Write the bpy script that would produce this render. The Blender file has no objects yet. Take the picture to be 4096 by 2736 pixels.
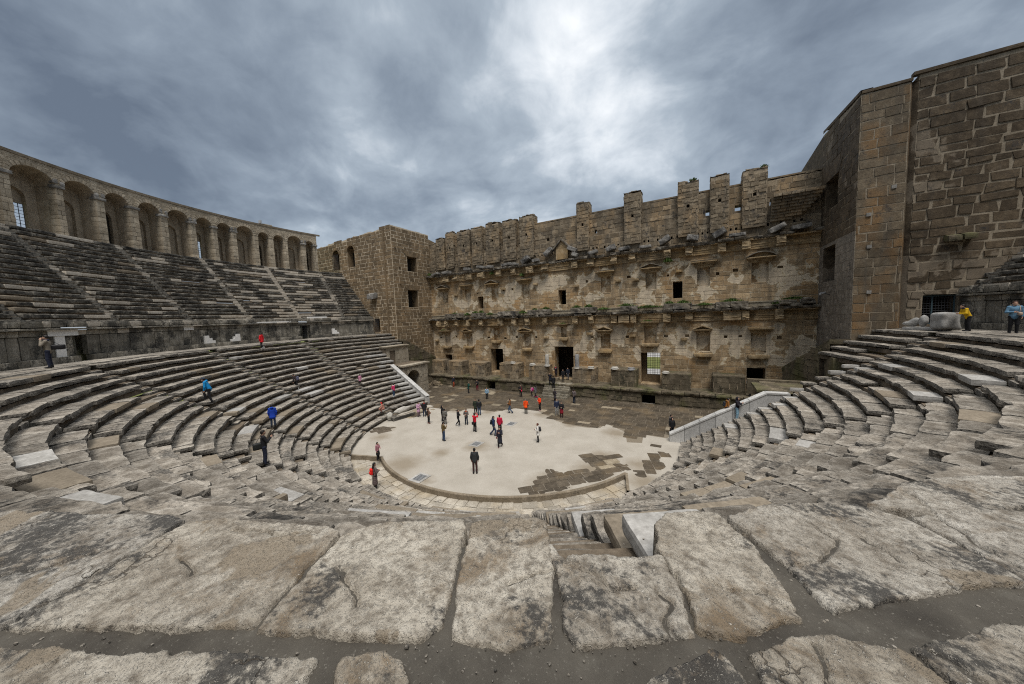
import bpy, bmesh, math, random
import numpy as np
from mathutils import Matrix, Vector
R = math.radians
SC = bpy.context.scene
COL = SC.collection
random.seed(7)
RNG = np.random.default_rng(11)

# ------------------------------------------------------------------ camera
CAM_P = np.array([14.459, -26.09, 10.512])
PITCH, ROLL, YAW = -0.079, 0.038, 0.517
_f = np.array([-math.sin(YAW)*math.cos(PITCH), math.cos(YAW)*math.cos(PITCH), math.sin(PITCH)])
_r = np.array([math.cos(YAW), math.sin(YAW), 0.0])
_u = np.cross(_r, _f)
_c, _s = math.cos(ROLL), math.sin(ROLL)
r2, u2 = _c*_r-_s*_u, _c*_u+_s*_r
cd = bpy.data.cameras.new('camera')
cam = bpy.data.objects.new('camera', cd)
COL.objects.link(cam)
cam.matrix_world = Matrix(((r2[0], u2[0], -_f[0], CAM_P[0]), (r2[1], u2[1], -_f[1], CAM_P[1]), (r2[2], u2[2], -_f[2], CAM_P[2]), (0, 0, 0, 1)))
cd.sensor_width = 36.0
cd.lens = 36.0*1291.156/4096
cd.clip_start = 0.05
cd.clip_end = 9000
SC.camera = cam

# ------------------------------------------------------------------ node helper
class NT:
    def __init__(self, tree):
        self.t = tree
        tree.nodes.clear()
    def n(self, typ, ins=None, **kw):
        nd = self.t.nodes.new(typ)
        for k, v in kw.items():
            setattr(nd, k, v)
        for k, v in (ins or {}).items():
            sk = nd.inputs[k]
            if isinstance(v, bpy.types.NodeSocket):
                self.t.links.new(v, sk)
            else:
                sk.default_value = v
        return nd
    def mix(self, fac, a, b, blend='MIX'):
        def c(v):
            return (*v, 1.0) if isinstance(v, tuple) and len(v) == 3 else v
        return self.n('ShaderNodeMix', {0: fac, 6: c(a), 7: c(b)}, data_type='RGBA', blend_type=blend).outputs[2]
    def math(self, op, a, b=0.0, c=None, clamp=False):
        ins = {0: a, 1: b}
        if c is not None:
            ins[2] = c
        return self.n('ShaderNodeMath', ins, operation=op, use_clamp=clamp).outputs[0]
    def ramp(self, v, lo, hi, a=0.0, b=1.0):
        return self.n('ShaderNodeMapRange', {'Value': v, 'From Min': lo, 'From Max': hi, 'To Min': a, 'To Max': b}, clamp=True).outputs[0]
    def noise(self, vec, scale, detail=5, rough=0.55, dist=0.0, out=0):
        return self.n('ShaderNodeTexNoise', {'Vector': vec, 'Scale': scale, 'Detail': detail, 'Roughness': rough, 'Distortion': dist}).outputs[out]
    def scaled(self, vec, s, loc=(0, 0, 0)):
        return self.n('ShaderNodeMapping', {'Vector': vec, 'Scale': s, 'Location': loc}).outputs[0]

# ------------------------------------------------------------------ world: overcast sky with broken cloud
SUN_EL, SUN_AZ = 64.0, 143.0      # azimuth measured clockwise from +Y
W = bpy.data.worlds.new('World')
SC.world = W
W.use_nodes = True
g = NT(W.node_tree)
d = g.n('ShaderNodeTexCoord').outputs['Generated']
sky = g.n('ShaderNodeTexSky', sky_type='NISHITA')
sky.sun_disc = False
sky.sun_elevation = R(SUN_EL)
sky.sun_rotation = R(SUN_AZ)
sep = g.n('ShaderNodeSeparateXYZ', {0: d})
zz = g.math('MAXIMUM', sep.outputs[2], 0.0)
den = g.math('ADD', zz, 0.48)
uv = g.n('ShaderNodeCombineXYZ', {0: g.math('DIVIDE', sep.outputs[0], den), 1: g.math('DIVIDE', sep.outputs[1], den), 2: 0.0}).outputs[0]
uvr = g.n('ShaderNodeMapping', {'Vector': uv, 'Rotation': (0, 0, R(-24)), 'Scale': (1.35, 1.5, 1.0), 'Location': (0.35, 0.2, 0.0)}).outputs[0]
big = g.noise(uvr, 1.3, 8, 0.55, 0.35)
fine = g.noise(uvr, 4.2, 8, 0.58, 0.45)
cl = g.math('ADD', g.math('MULTIPLY', big, 0.74), g.math('MULTIPLY', fine, 0.26))
def lobe(dirv, lo, hi):
    l = math.sqrt(sum(c*c for c in dirv))
    dt = g.n('ShaderNodeVectorMath', {0: d, 1: tuple(c/l for c in dirv)}, operation='DOT_PRODUCT').outputs['Value']
    return g.math('POWER', g.ramp(dt, lo, hi), 1.5)
gl = g.math('ADD', g.math('MULTIPLY', lobe((-0.165, 0.792, 0.589), 0.915, 1.0), 0.34), g.math('MULTIPLY', lobe((-0.382, 0.835, 0.396), 0.95, 1.0), 0.05))
gl = g.math('ADD', gl, g.math('MULTIPLY', lobe((0.254, 0.926, 0.281), 0.97, 1.0), 0.05))
gl = g.math('ADD', gl, g.math('MULTIPLY', lobe((-0.746, 0.409, 0.525), 0.93, 1.0), 0.07))
gl = g.math('SUBTRACT', gl, g.math('MULTIPLY', lobe((-0.877, 0.133, 0.463), 0.80, 1.0), 0.16))
gl = g.math('SUBTRACT', gl, g.math('MULTIPLY', lobe((0.341, 0.834, 0.434), 0.88, 1.0), 0.16))
gl = g.math('SUBTRACT', gl, g.math('MULTIPLY', lobe((-0.540, 0.612, 0.578), 0.965, 1.0), 0.07))
gl = g.math('SUBTRACT', gl, g.math('MULTIPLY', lobe((-0.034, 0.921, 0.387), 0.93, 1.0), 0.11))
cl = g.math('ADD', g.math('ADD', g.math('MULTIPLY', g.math('SUBTRACT', cl, 0.5), 1.45), 0.5), gl)
cr = g.n('ShaderNodeValToRGB', {0: cl})
el = cr.color_ramp.elements
el[0].position, el[0].color = 0.22, (0.74, 0.92, 1.20, 1)
el[1].position, el[1].color = 0.42, (1.42, 1.70, 2.05, 1)
for pos, colr in ((0.56, (2.2, 2.55, 2.92, 1)), (0.70, (3.9, 4.2, 4.5, 1)), (0.86, (6.0, 6.1, 6.15, 1))):
    e = el.new(pos)
    e.color = colr
hz = g.ramp(zz, 0.0, 0.22)
cloudc = g.mix(g.math('ADD', g.math('MULTIPLY', hz, 0.7), 0.3), (2.3, 2.55, 2.85), cr.outputs[0])
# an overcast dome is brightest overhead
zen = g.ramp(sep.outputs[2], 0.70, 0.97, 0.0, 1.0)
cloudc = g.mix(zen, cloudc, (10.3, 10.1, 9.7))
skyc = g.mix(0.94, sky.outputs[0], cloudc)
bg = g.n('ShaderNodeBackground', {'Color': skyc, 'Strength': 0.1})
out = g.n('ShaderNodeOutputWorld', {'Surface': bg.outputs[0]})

sd = bpy.data.lights.new('sun', 'SUN')
sun = bpy.data.objects.new('sun', sd)
COL.objects.link(sun)
sd.energy = 1.5
sd.angle = R(22)
sd.color = (1.0, 0.955, 0.89)
sun.location = (0, 0, 60)
sv = Vector((math.sin(R(SUN_AZ))*math.cos(R(SUN_EL)), math.cos(R(SUN_AZ))*math.cos(R(SUN_EL)), math.sin(R(SUN_EL))))
sun.rotation_euler = sv.to_track_quat('Z', 'Y').to_euler()
vs = SC.view_settings
vs.view_transform = 'Standard'
vs.look = 'None'
vs.exposure = 0.92
vs.gamma = 1.0
SC.cycles.use_denoising = False
SC.cycles.filter_width = 1.1
SC.cycles.sample_clamp_indirect = 4.0
SC.cycles.max_bounces = 6
SC.cycles.diffuse_bounces = 3

# ------------------------------------------------------------------ numpy noise
def _hash(ix, iy, iz, seed):
    h = (ix.astype(np.int64)*374761393+iy.astype(np.int64)*668265263+iz.astype(np.int64)*2147483647+seed*974634777) & 0xFFFFFFFF
    h = ((h ^ (h >> 13))*1274126177) & 0xFFFFFFFF
    h = ((h ^ (h >> 16))*2246822519) & 0xFFFFFFFF
    return ((h ^ (h >> 15)) & 0xFFFF)/65535.0*2-1
def vnoise(P, sc, seed=0):
    Q = P*sc
    F = np.floor(Q)
    t = Q-F
    t = t*t*(3-2*t)
    i = F.astype(np.int64)
    o = 0
    for dx in (0, 1):
        wx = t[:, 0] if dx else 1-t[:, 0]
        for dy in (0, 1):
            wy = t[:, 1] if dy else 1-t[:, 1]
            for dz in (0, 1):
                wz = t[:, 2] if dz else 1-t[:, 2]
                o = o+wx*wy*wz*_hash(i[:, 0]+dx, i[:, 1]+dy, i[:, 2]+dz, seed)
    return o
def fbm(P, sc, oct=3, seed=0):
    o, a = 0, 1.0
    for k in range(oct):
        o = o+a*vnoise(P, sc*2**k, seed+k*17)
        a *= 0.5
    return o/1.6
def vdisp(P, sc, amp, oct=2, seed=0):
    return P+amp*np.stack([fbm(P, sc, oct, seed+j*101) for j in range(3)], 1)

# ------------------------------------------------------------------ mesh accumulator
class MB:
    def __init__(self):
        self.V, self.Q, self.M, self.A, self.nv = [], [], [], [], 0
    def add(self, v, q, mat=0, rnd=0.5):
        v = np.asarray(v, float).reshape(-1, 3)
        q = np.asarray(q, int).reshape(-1, 4)
        self.V.append(v)
        self.Q.append(q+self.nv)
        self.M.append(np.full(len(q), mat, int))
        self.A.append(np.full(len(q), rnd, float))
        self.nv += len(v)
        return self
    def quad(self, a, b, c, d2, mat=0, rnd=0.5):
        return self.add([a, b, c, d2], [[0, 1, 2, 3]], mat, rnd)
    def box(self, x0, x1, y0, y1, z0, z1, mat=0, rnd=None, bev=0.0):
        h = np.array([(x1-x0)/2, (y1-y0)/2, (z1-z0)/2])
        c = np.array([(x1+x0)/2, (y1+y0)/2, (z1+z0)/2])
        v, q = rbox(h, min(bev, h.min()*0.9), (2, 2, 2) if bev else (1, 1, 1))
        return self.add(v+c, q, mat, random.random() if rnd is None else rnd)
    def tube(self, pts, rad, n=6, mat=0, rnd=0.5):
        pts = [np.array(p, float) for p in pts]
        rads = [rad]*len(pts) if np.isscalar(rad) else rad
        V, Q = [], []
        for i, p in enumerate(pts):
            t = pts[min(i+1, len(pts)-1)]-pts[max(i-1, 0)]
            t = t/np.linalg.norm(t)
            a = np.cross(t, (0, 0, 1.0) if abs(t[2]) < 0.9 else (1.0, 0, 0))
            a /= np.linalg.norm(a)
            b = np.cross(t, a)
            for k in range(n):
                an = 2*math.pi*k/n
                V.append(p+rads[i]*(math.cos(an)*a+math.sin(an)*b))
        for i in range(len(pts)-1):
            for k in range(n):
                Q.append([i*n+k, i*n+(k+1) % n, (i+1)*n+(k+1) % n, (i+1)*n+k])
        for base in (0, (len(pts)-1)*n):
            ids = [base+k for k in range(n)]
            if base == 0:
                ids = ids[::-1]
            for k in range(1, n-1, 2):
                Q.append([ids[0], ids[k], ids[k+1], ids[min(k+2, n-1)]])
        return self.add(V, Q, mat, rnd)
    def lathe(self, prof, c=(0, 0, 0), n=16, mat=0, rnd=0.5):
        V, Q = [], []
        for (r_, z_) in prof:
            for k in range(n):
                an = 2*math.pi*k/n
                V.append((c[0]+r_*math.cos(an), c[1]+r_*math.sin(an), c[2]+z_))
        for i in range(len(prof)-1):
            for k in range(n):
                Q.append([i*n+k, i*n+(k+1) % n, (i+1)*n+(k+1) % n, (i+1)*n+k])
        return self.add(V, Q, mat, rnd)
    def warp(self, fn):
        self.V = [fn(v) for v in self.V]
        return self
    def data(self, name, mats, smooth=False):
        V = np.concatenate(self.V)
        Q = np.concatenate(self.Q)
        me = bpy.data.meshes.new(name)
        me.vertices.add(len(V))
        me.vertices.foreach_set('co', V.astype(np.float32).ravel())
        # degenerate quads become triangles
        same = (Q[:, 2] == Q[:, 3])
        cnt = np.where(same, 3, 4)
        st = np.concatenate([[0], np.cumsum(cnt)[:-1]])
        keep = np.ones_like(Q, bool)
        keep[same, 3] = False
        me.loops.add(int(cnt.sum()))
        me.loops.foreach_set('vertex_index', Q[keep].astype(np.int32))
        me.polygons.add(len(Q))
        me.polygons.foreach_set('loop_start', st.astype(np.int32))
        me.polygons.foreach_set('loop_total', cnt.astype(np.int32))
        me.polygons.foreach_set('material_index', np.concatenate(self.M).astype(np.int32))
        me.polygons.foreach_set('use_smooth', np.full(len(Q), smooth))
        at = me.attributes.new('rnd', 'FLOAT', 'FACE')
        at.data.foreach_set('value', np.concatenate(self.A).astype(np.float32))
        me.update(calc_edges=True)
        me.validate()
        for m in (mats if isinstance(mats, (list, tuple)) else [mats]):
            me.materials.append(m)
        return me
    def build(self, name, mats, parent=None, smooth=False):
        o = bpy.data.objects.new(name, self.data(name, mats, smooth))
        COL.objects.link(o)
        if parent:
            o.parent = parent
            o.matrix_parent_inverse = parent.matrix_basis.inverted()
        return o

_T = {}
def template(nx, ny, nz):
    key = (nx, ny, nz)
    if key in _T:
        return _T[key]
    V, Q = {}, []
    def vid(p):
        k = tuple(np.round(p, 6))
        return V.setdefault(k, len(V))
    dims = (nx, ny, nz)
    for ax in range(3):
        a, b = [(1, 2), (2, 0), (0, 1)][ax]
        for sgn in (-1, 1):
            ga = np.linspace(-1, 1, dims[a]+1)
            gb = np.linspace(-1, 1, dims[b]+1)
            for i in range(dims[a]):
                for j in range(dims[b]):
                    ids = []
                    for (x, y) in ((ga[i], gb[j]), (ga[i+1], gb[j]), (ga[i+1], gb[j+1]), (ga[i], gb[j+1])):
                        p = [0, 0, 0]
                        p[ax], p[a], p[b] = sgn, x, y
                        ids.append(vid(p))
                    Q.append(ids if sgn > 0 else ids[::-1])
    arr = np.array(list(V.keys()))
    _T[key] = (arr, np.array(Q))
    return _T[key]
def rbox(half, rad, res=(3, 3, 2)):
    T, Q = template(*res)
    P = T*half
    if rad > 0:
        # pull the outer grid line in so that a rounded band exists
        q = np.clip(P, -(half-rad), half-rad)
        dd = P-q
        # vertices not on the rim keep their face
        nn = np.linalg.norm(dd, axis=1, keepdims=True)
        P = q+rad*dd/np.maximum(nn, 1e-9)
    return P.copy(), Q

def empty(name, loc=(0, 0, 0), rz=0.0):
    o = bpy.data.objects.new(name, None)
    o.location = loc
    o.rotation_euler = (0, 0, rz)
    o.empty_display_size = 0.3
    COL.objects.link(o)
    return o
def tag(o, label, cat, group=None):
    o['label'] = label
    o['category'] = cat
    if group:
        o['group'] = group
    return o
def struct(o):
    o['kind'] = 'structure'
    return o
def pol(r, th, z=0.0):
    return np.array([r*math.sin(R(th)), r*math.cos(R(th)), z])

# ------------------------------------------------------------------ materials
def newmat(name):
    m = bpy.data.materials.new(name)
    m.use_nodes = True
    return m, NT(m.node_tree)
def finish(g, col, rough=0.85, bump=None, bstr=0.4, bdist=0.02, spec=0.25, metal=0.0):
    ins = {'Base Color': col, 'Roughness': rough, 'Specular IOR Level': spec, 'Metallic': metal}
    if bump is not None:
        ins['Normal'] = g.n('ShaderNodeBump', {'Height': bump, 'Strength': bstr, 'Distance': bdist}).outputs[0]
    b = g.n('ShaderNodeBsdfPrincipled', ins)
    g.n('ShaderNodeOutputMaterial', {'Surface': b.outputs[0]})
def plain(name, col, rough=0.7, spec=0.3, metal=0.0, var=0.15, sc=20.0):
    m, g = newmat(name)
    co = g.n('ShaderNodeTexCoord').outputs['Object']
    n = g.noise(co, sc, 3)
    c = g.mix(n, tuple(v*(1-var) for v in col), tuple(min(1, v*(1+var)) for v in col))
    finish(g, c, rough, n, 0.15, 0.01, spec, metal)
    return m
def stone(name, dark, mid, light, lichen=0.4, lcol=(0.035, 0.035, 0.036), streak=0.3, speck=0.3, plaster=None, pamt=0.5,
          blotch=0.35, rndamp=0.55, bstr=0.6, bdist=0.03, vert=0.0, fine=14.0, rough=0.88, warm=None, lsc=0.9, pz=None, wear=0.0, lmax=0.88, pns=0.32):
    """weathered stone: blotches, per-block tone, black lichen and water streaks, pale specks, old render patches"""
    m, g = newmat(name)
    co = g.n('ShaderNodeTexCoord').outputs['Object']
    rnd = g.n('ShaderNodeAttribute', attribute_name='rnd').outputs['Fac']
    n1 = g.noise(co, blotch, 6, 0.6, 0.3)
    n2 = g.noise(co, 2.3, 7, 0.62)
    n3 = g.noise(co, fine, 6, 0.65)
    n4 = g.noise(co, fine*3.7, 4, 0.6)
    base = g.mix(g.ramp(n1, 0.32, 0.68), dark, mid)
    base = g.mix(g.ramp(n2, 0.45, 0.75, 0, 0.8), base, light)
    if warm:
        base = g.mix(g.ramp(g.noise(g.scaled(co, (1, 1, .6)), 0.55, 4, 0.5, 0, 0), 0.5, 0.66, 0, 0.8), base, warm)
    tone = g.math('ADD', g.math('MULTIPLY', rnd, rndamp), 1-rndamp*0.5)
    base = g.mix(1.0, base, g.n('ShaderNodeCombineColor', {0: tone, 1: tone, 2: tone}).outputs[0], 'MULTIPLY')
    base = g.mix(1.0, base, g.mix(g.ramp(n3, 0.3, 0.7), (0.68, 0.67, 0.66), (1.22, 1.22, 1.22)), 'MULTIPLY')
    base = g.mix(g.ramp(n4, 0.62, 0.74, 0, speck), base, tuple(min(0.75, v*1.5+0.1) for v in light))
    pm = None
    if plaster:
        pn = g.noise(co, pns, 8, 0.58, 0.2)
        if pz:
            zc = g.n('ShaderNodeSeparateXYZ', {0: co}).outputs[2]
            for (z0, z1, z2, z3, a) in pz:
                band = g.math('MULTIPLY', g.ramp(zc, z0, z1), g.ramp(zc, z2, z3, 1, 0))
                pn = g.math('ADD', pn, g.math('MULTIPLY', band, a))
        pm = g.ramp(pn, 0.60-0.1*pamt, 0.615-0.1*pamt)
        edge = g.math('MULTIPLY', g.ramp(pn, 0.585-0.1*pamt, 0.60-0.1*pamt), g.ramp(pn, 0.615-0.1*pamt, 0.63-0.1*pamt, 1, 0))
        pc = g.mix(g.ramp(g.noise(co, 1.1, 6, 0.6), 0.35, 0.65), tuple(v*0.72 for v in plaster), plaster)
        base = g.mix(g.math('MULTIPLY', pm, 0.9), base, pc)
        base = g.mix(g.math('MULTIPLY', edge, 0.35), base, tuple(min(.8, v*1.35) for v in plaster))
    if streak > 0:
        st = g.noise(g.scaled(co, (1.5, 1.5, 0.13)), 1.0, 6, 0.65)
        st = g.math('MULTIPLY', g.ramp(st, 0.5, 0.68), g.ramp(n2, 0.3, 0.6))
        base = g.mix(g.math('MULTIPLY', st, streak), base, lcol)
    if lichen > 0:
        ln = g.math('ADD', g.math('MULTIPLY', g.noise(co, lsc, 5, 0.6), 0.6), g.math('MULTIPLY', g.noise(co, fine*0.7, 6, 0.7), 0.4))
        ln = g.math('ADD', ln, g.math('MULTIPLY', g.math('SUBTRACT', rnd, 0.5), 0.10))
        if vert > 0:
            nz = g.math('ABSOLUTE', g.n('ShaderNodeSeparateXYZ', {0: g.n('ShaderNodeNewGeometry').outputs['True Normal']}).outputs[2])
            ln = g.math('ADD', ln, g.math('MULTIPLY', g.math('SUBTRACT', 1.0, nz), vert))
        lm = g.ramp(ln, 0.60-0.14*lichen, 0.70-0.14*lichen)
        base = g.mix(g.math('MULTIPLY', lm, lmax), base, lcol)
    if wear > 0:
        pt_ = g.ramp(g.n('ShaderNodeNewGeometry').outputs['Pointiness'], 0.52, 0.60)
        pt_ = g.math('MULTIPLY', pt_, g.ramp(n3, 0.36, 0.56))
        base = g.mix(g.math('MULTIPLY', pt_, wear), base, tuple(min(.7, v*1.25) for v in light))
    h = g.math('ADD', g.math('MULTIPLY', n3, 0.7), g.math('MULTIPLY', n4, 0.35))
    h = g.math('ADD', h, g.math('MULTIPLY', n2, 0.8))
    finish(g, base, rough, h, bstr, bdist)
    return m
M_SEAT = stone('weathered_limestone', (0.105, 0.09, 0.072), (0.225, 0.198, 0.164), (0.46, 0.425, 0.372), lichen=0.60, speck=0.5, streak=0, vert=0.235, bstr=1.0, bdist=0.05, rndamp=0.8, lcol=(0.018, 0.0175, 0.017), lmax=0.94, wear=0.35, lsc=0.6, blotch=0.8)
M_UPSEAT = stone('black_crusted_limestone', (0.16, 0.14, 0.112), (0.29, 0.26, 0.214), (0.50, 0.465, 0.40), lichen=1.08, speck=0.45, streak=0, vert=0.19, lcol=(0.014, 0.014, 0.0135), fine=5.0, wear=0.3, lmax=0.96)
M_UPWHITE = stone('pale_new_limestone', (0.34, 0.30, 0.245), (0.45, 0.41, 0.35), (0.58, 0.54, 0.475), lichen=-0.8, speck=0.1, streak=0.10, rndamp=0.2, bstr=0.2)
M_MARBLE = stone('grey_white_marble', (0.27, 0.262, 0.245), (0.38, 0.37, 0.352), (0.50, 0.49, 0.47), lichen=-0.5, speck=0.1, streak=0.25, rndamp=0.3, bstr=0.15, lcol=(0.2, 0.2, 0.21))
M_REPAIR = stone('tan_repair_mortar', (0.17, 0.142, 0.107), (0.225, 0.19, 0.145), (0.27, 0.232, 0.18), lichen=-0.3, speck=0.15, streak=0, rndamp=0.2, bstr=0.2)
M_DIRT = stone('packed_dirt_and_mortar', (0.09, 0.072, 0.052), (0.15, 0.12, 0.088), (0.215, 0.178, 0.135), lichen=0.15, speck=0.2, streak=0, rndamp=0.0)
M_WALL = stone('ochre_ashlar', (0.225, 0.158, 0.09), (0.40, 0.29, 0.172), (0.55, 0.435, 0.285), lichen=0.06, streak=0.62, warm=(0.36, 0.225, 0.105), speck=0.25, plaster=(0.64, 0.54, 0.405), pns=0.5, pamt=0.05,
               rndamp=0.6, pz=((4.6, 6.2, 8.2, 9.4, 0.10), (11.6, 12.6, 15.0, 16.4, 0.075), (17.5, 18.5, 30, 31, -0.3), (-9, -8, 3.4, 4.6, -0.12)))
M_WMORT = stone('pale_wall_mortar', (0.34, 0.27, 0.18), (0.44, 0.355, 0.245), (0.52, 0.43, 0.31), lichen=0.0, streak=0.2, speck=0.2, plaster=(0.64, 0.54, 0.405), pns=0.5, pamt=0.05, rndamp=0,
                pz=((4.6, 6.2, 8.2, 9.4, 0.10), (11.6, 12.6, 15.0, 16.4, 0.075), (17.5, 18.5, 30, 31, -0.3), (-9, -8, 3.4, 4.6, -0.12)))
M_UPW = stone('grey_brown_ashlar', (0.12, 0.095, 0.065), (0.235, 0.185, 0.125), (0.37, 0.31, 0.225), lichen=0.42, streak=0.6, speck=0.35, rndamp=0.75, warm=(0.33, 0.235, 0.135), lsc=1.4)
M_UPM = stone('dirty_wall_mortar', (0.26, 0.21, 0.145), (0.36, 0.29, 0.205), (0.44, 0.365, 0.265), lichen=0.2, streak=0.25, speck=0.2, rndamp=0)
M_TOWL = stone('brown_tower_ashlar', (0.115, 0.082, 0.048), (0.18, 0.13, 0.078), (0.27, 0.205, 0.13), lichen=0.02, streak=0.12, speck=0.25, rndamp=0.5, warm=(0.25, 0.175, 0.10))
M_TOWLM = stone('cream_pointing_mortar', (0.44, 0.365, 0.265), (0.53, 0.445, 0.33), (0.6, 0.51, 0.39), lichen=-0.3, streak=0.05, speck=0.1, rndamp=0)
M_TOWR = stone('dark_tower_ashlar', (0.048, 0.035, 0.022), (0.09, 0.067, 0.043), (0.165, 0.126, 0.083), lichen=0.25, streak=0.35, speck=0.3, rndamp=0.5, plaster=(0.19, 0.155, 0.115), pamt=-0.2, pz=((7.5, 9, 13.6, 14.6, 0.115), (30, 31, 32, 33, 0)))
M_TOWRM = stone('grey_pointing_mortar', (0.19, 0.158, 0.115), (0.27, 0.228, 0.17), (0.34, 0.29, 0.222), lichen=0.05, streak=0.1, speck=0.1, rndamp=0)
M_OCHRE = stone('orange_stained_ashlar', (0.085, 0.068, 0.047), (0.14, 0.108, 0.072), (0.22, 0.18, 0.125), lichen=0.2, streak=0.5, speck=0.3, rndamp=0.5, warm=(0.205, 0.118, 0.05))
M_GREYR = stone('grey_streaked_render', (0.12, 0.102, 0.082), (0.215, 0.188, 0.155), (0.36, 0.325, 0.28), lichen=0.15, streak=0.5, speck=0.3, rndamp=0.3, lcol=(0.07, 0.062, 0.056))
M_CORN = stone('carved_entablature_stone', (0.20, 0.14, 0.075), (0.36, 0.26, 0.145), (0.54, 0.43, 0.28), lichen=0.12, streak=0.6, speck=0.2, warm=(0.33, 0.22, 0.10))
M_BLACKS = stone('black_weathered_cornice', (0.09, 0.078, 0.062), (0.19, 0.163, 0.125), (0.40, 0.37, 0.32), lichen=0.55, streak=0.3, speck=0.35, rndamp=0.6)
M_MOSS = stone('mossy_dark_podium_stone', (0.075, 0.063, 0.042), (0.145, 0.118, 0.08), (0.24, 0.20, 0.145), lichen=0.5, streak=0.5, speck=0.3, lcol=(0.03, 0.029, 0.02), warm=(0.10, 0.10, 0.04))
M_GAL = stone('pale_gallery_masonry', (0.27, 0.225, 0.165), (0.38, 0.325, 0.245), (0.52, 0.46, 0.365), lichen=-0.05, streak=0.15, speck=0.25, rndamp=0.45)
M_GALIN = stone('gallery_vault_render', (0.27, 0.218, 0.157), (0.40, 0.335, 0.25), (0.54, 0.47, 0.37), lichen=0.08, streak=0.5, speck=0.25, rndamp=0.2, lcol=(0.09, 0.075, 0.06))
M_CAP = stone('grey_capital_stone', (0.15, 0.145, 0.135), (0.24, 0.23, 0.215), (0.36, 0.35, 0.33), lichen=0.3, streak=0.2)
M_PODW = stone('stained_podium_marble', (0.16, 0.145, 0.115), (0.30, 0.275, 0.23), (0.50, 0.47, 0.41), lichen=0.62, streak=0.9, speck=0.25, rndamp=0.9, vert=0.04, lcol=(0.03, 0.03, 0.028))
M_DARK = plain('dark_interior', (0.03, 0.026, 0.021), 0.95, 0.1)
M_IRON = plain('dark_iron', (0.03, 0.032, 0.038), 0.55, 0.4)
M_TURQ = plain('blue_grey_painted_metal', (0.045, 0.075, 0.09), 0.5, 0.4)
M_STEEL = plain('grey_steel', (0.35, 0.36, 0.37), 0.4, 0.5)
M_PARA = stone('white_parapet_marble', (0.38, 0.378, 0.37), (0.50, 0.497, 0.485), (0.62, 0.615, 0.60), lichen=-0.3, speck=0.1, streak=0.25, rndamp=0.25, bstr=0.2, lcol=(0.16, 0.16, 0.16))
M_STUB = stone('broken_tan_stone', (0.26, 0.19, 0.11), (0.39, 0.295, 0.175), (0.52, 0.425, 0.29), lichen=0.15, streak=0.4, rndamp=0.5)
M_WHITE = plain('clean_white_marble', (0.72, 0.71, 0.69), 0.6, 0.3, var=0.06)
# ================================================================== ground
from mathutils.geometry import delaunay_2d_cdt
def disc_poly(pts, z, name, mat):
    n = len(pts)
    vv, ee, ff, _, _, _ = delaunay_2d_cdt([Vector(p) for p in pts], [(i, (i+1) % n) for i in range(n)], [], 1, 1e-4)
    me = bpy.data.meshes.new(name)
    me.from_pydata([(p[0], p[1], z) for p in vv], [], [list(f) if len(f) == 3 and (vv[f[1]]-vv[f[0]]).cross(vv[f[2]]-vv[f[0]]) > 0 else list(f)[::-1] for f in ff])
    me.materials.append(mat)
    o = bpy.data.objects.new(name, me)
    COL.objects.link(o)
    return o
m, g = newmat('meadow_grass')
co = g.n('ShaderNodeTexCoord').outputs['Object']
c = g.mix(g.ramp(g.noise(co, 0.05, 6), 0.35, 0.65), (0.06, 0.085, 0.02), (0.13, 0.14, 0.04))
c = g.mix(g.ramp(g.noise(co, 0.6, 5), 0.4, 0.7), c, (0.17, 0.17, 0.055))
finish(g, c, 0.95)
M_GRASS = m
N_ = 64
gr = MB()
for i in range(N_):
    a0, a1 = 360*i/N_, 360*(i+1)/N_
    for q0, q1 in ((0, 60), (60, 400), (400, 4000)):
        gr.quad(pol(q0, a0, -0.62), pol(q1, a0, -0.62), pol(q1, a1, -0.62), pol(q0, a1, -0.62))
struct(gr.build('ground', M_GRASS))
# the road that shows through the grille behind the stage
rd = MB()
rd.box(-80, 90, 33, 41, -0.7, -0.58)
rd.box(-80, 90, 58, 72, -0.7, -0.57)
M_ROAD = plain('pale_road', (0.33, 0.32, 0.31), 0.9)
struct(rd.build('road', M_ROAD))

m, g = newmat('orchestra_gravel')
co = g.n('ShaderNodeTexCoord').outputs['Object']
c = g.mix(g.ramp(g.noise(co, 0.5, 6, 0.6), 0.35, 0.65), (0.335, 0.308, 0.265), (0.42, 0.392, 0.345))
c = g.mix(g.ramp(g.noise(co, 34, 5, 0.75), 0.38, 0.62, 0, 0.4), c, (0.30, 0.265, 0.215))
c = g.mix(g.ramp(g.noise(co, 60, 2, 0.5), 0.62, 0.68, 0, 0.6), c, (0.68, 0.64, 0.58))
for (x, y, rr) in ((-1.0, -5.3, 1.5), (-2.9, -7.5, 1.1), (-4.2, -10.2, 2.1), (-0.9, -11.3, 0.9), (-10.4, -7.2, 1.3), (6.6, -8.2, 1.9), (8.6, -5.4, 1.9), (8.6, -3.0, 1.5), (11.3, -3.2, 1.5), (11.9, -5.6, 1.6), (-11.6, -5.6, 1.2), (-9.5, 2.2, 1.3), (-5.5, 3.2, 1.2), (0.5, 4.6, 1.4), (4.2, 2.7, 1.2), (8.5, 2.2, 1.6)):   # damp patches
    dv = g.n('ShaderNodeVectorMath', {0: co, 1: (x, y, 0)}, operation='DISTANCE').outputs['Value']
    dv = g.math('ADD', dv, g.math('MULTIPLY', g.noise(co, 1.3, 5), 1.1))
    c = g.mix(g.ramp(dv, rr*0.35+.35, rr+0.45, 0.75, 0), c, (0.21, 0.17, 0.12))
finish(g, c, 0.92, g.noise(co, 40, 4, 0.7), 0.5, 0.02)
M_GRAVEL = m
RIM_R = 12.0
RIM_C = np.array([-0.35, 0.05])
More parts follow.
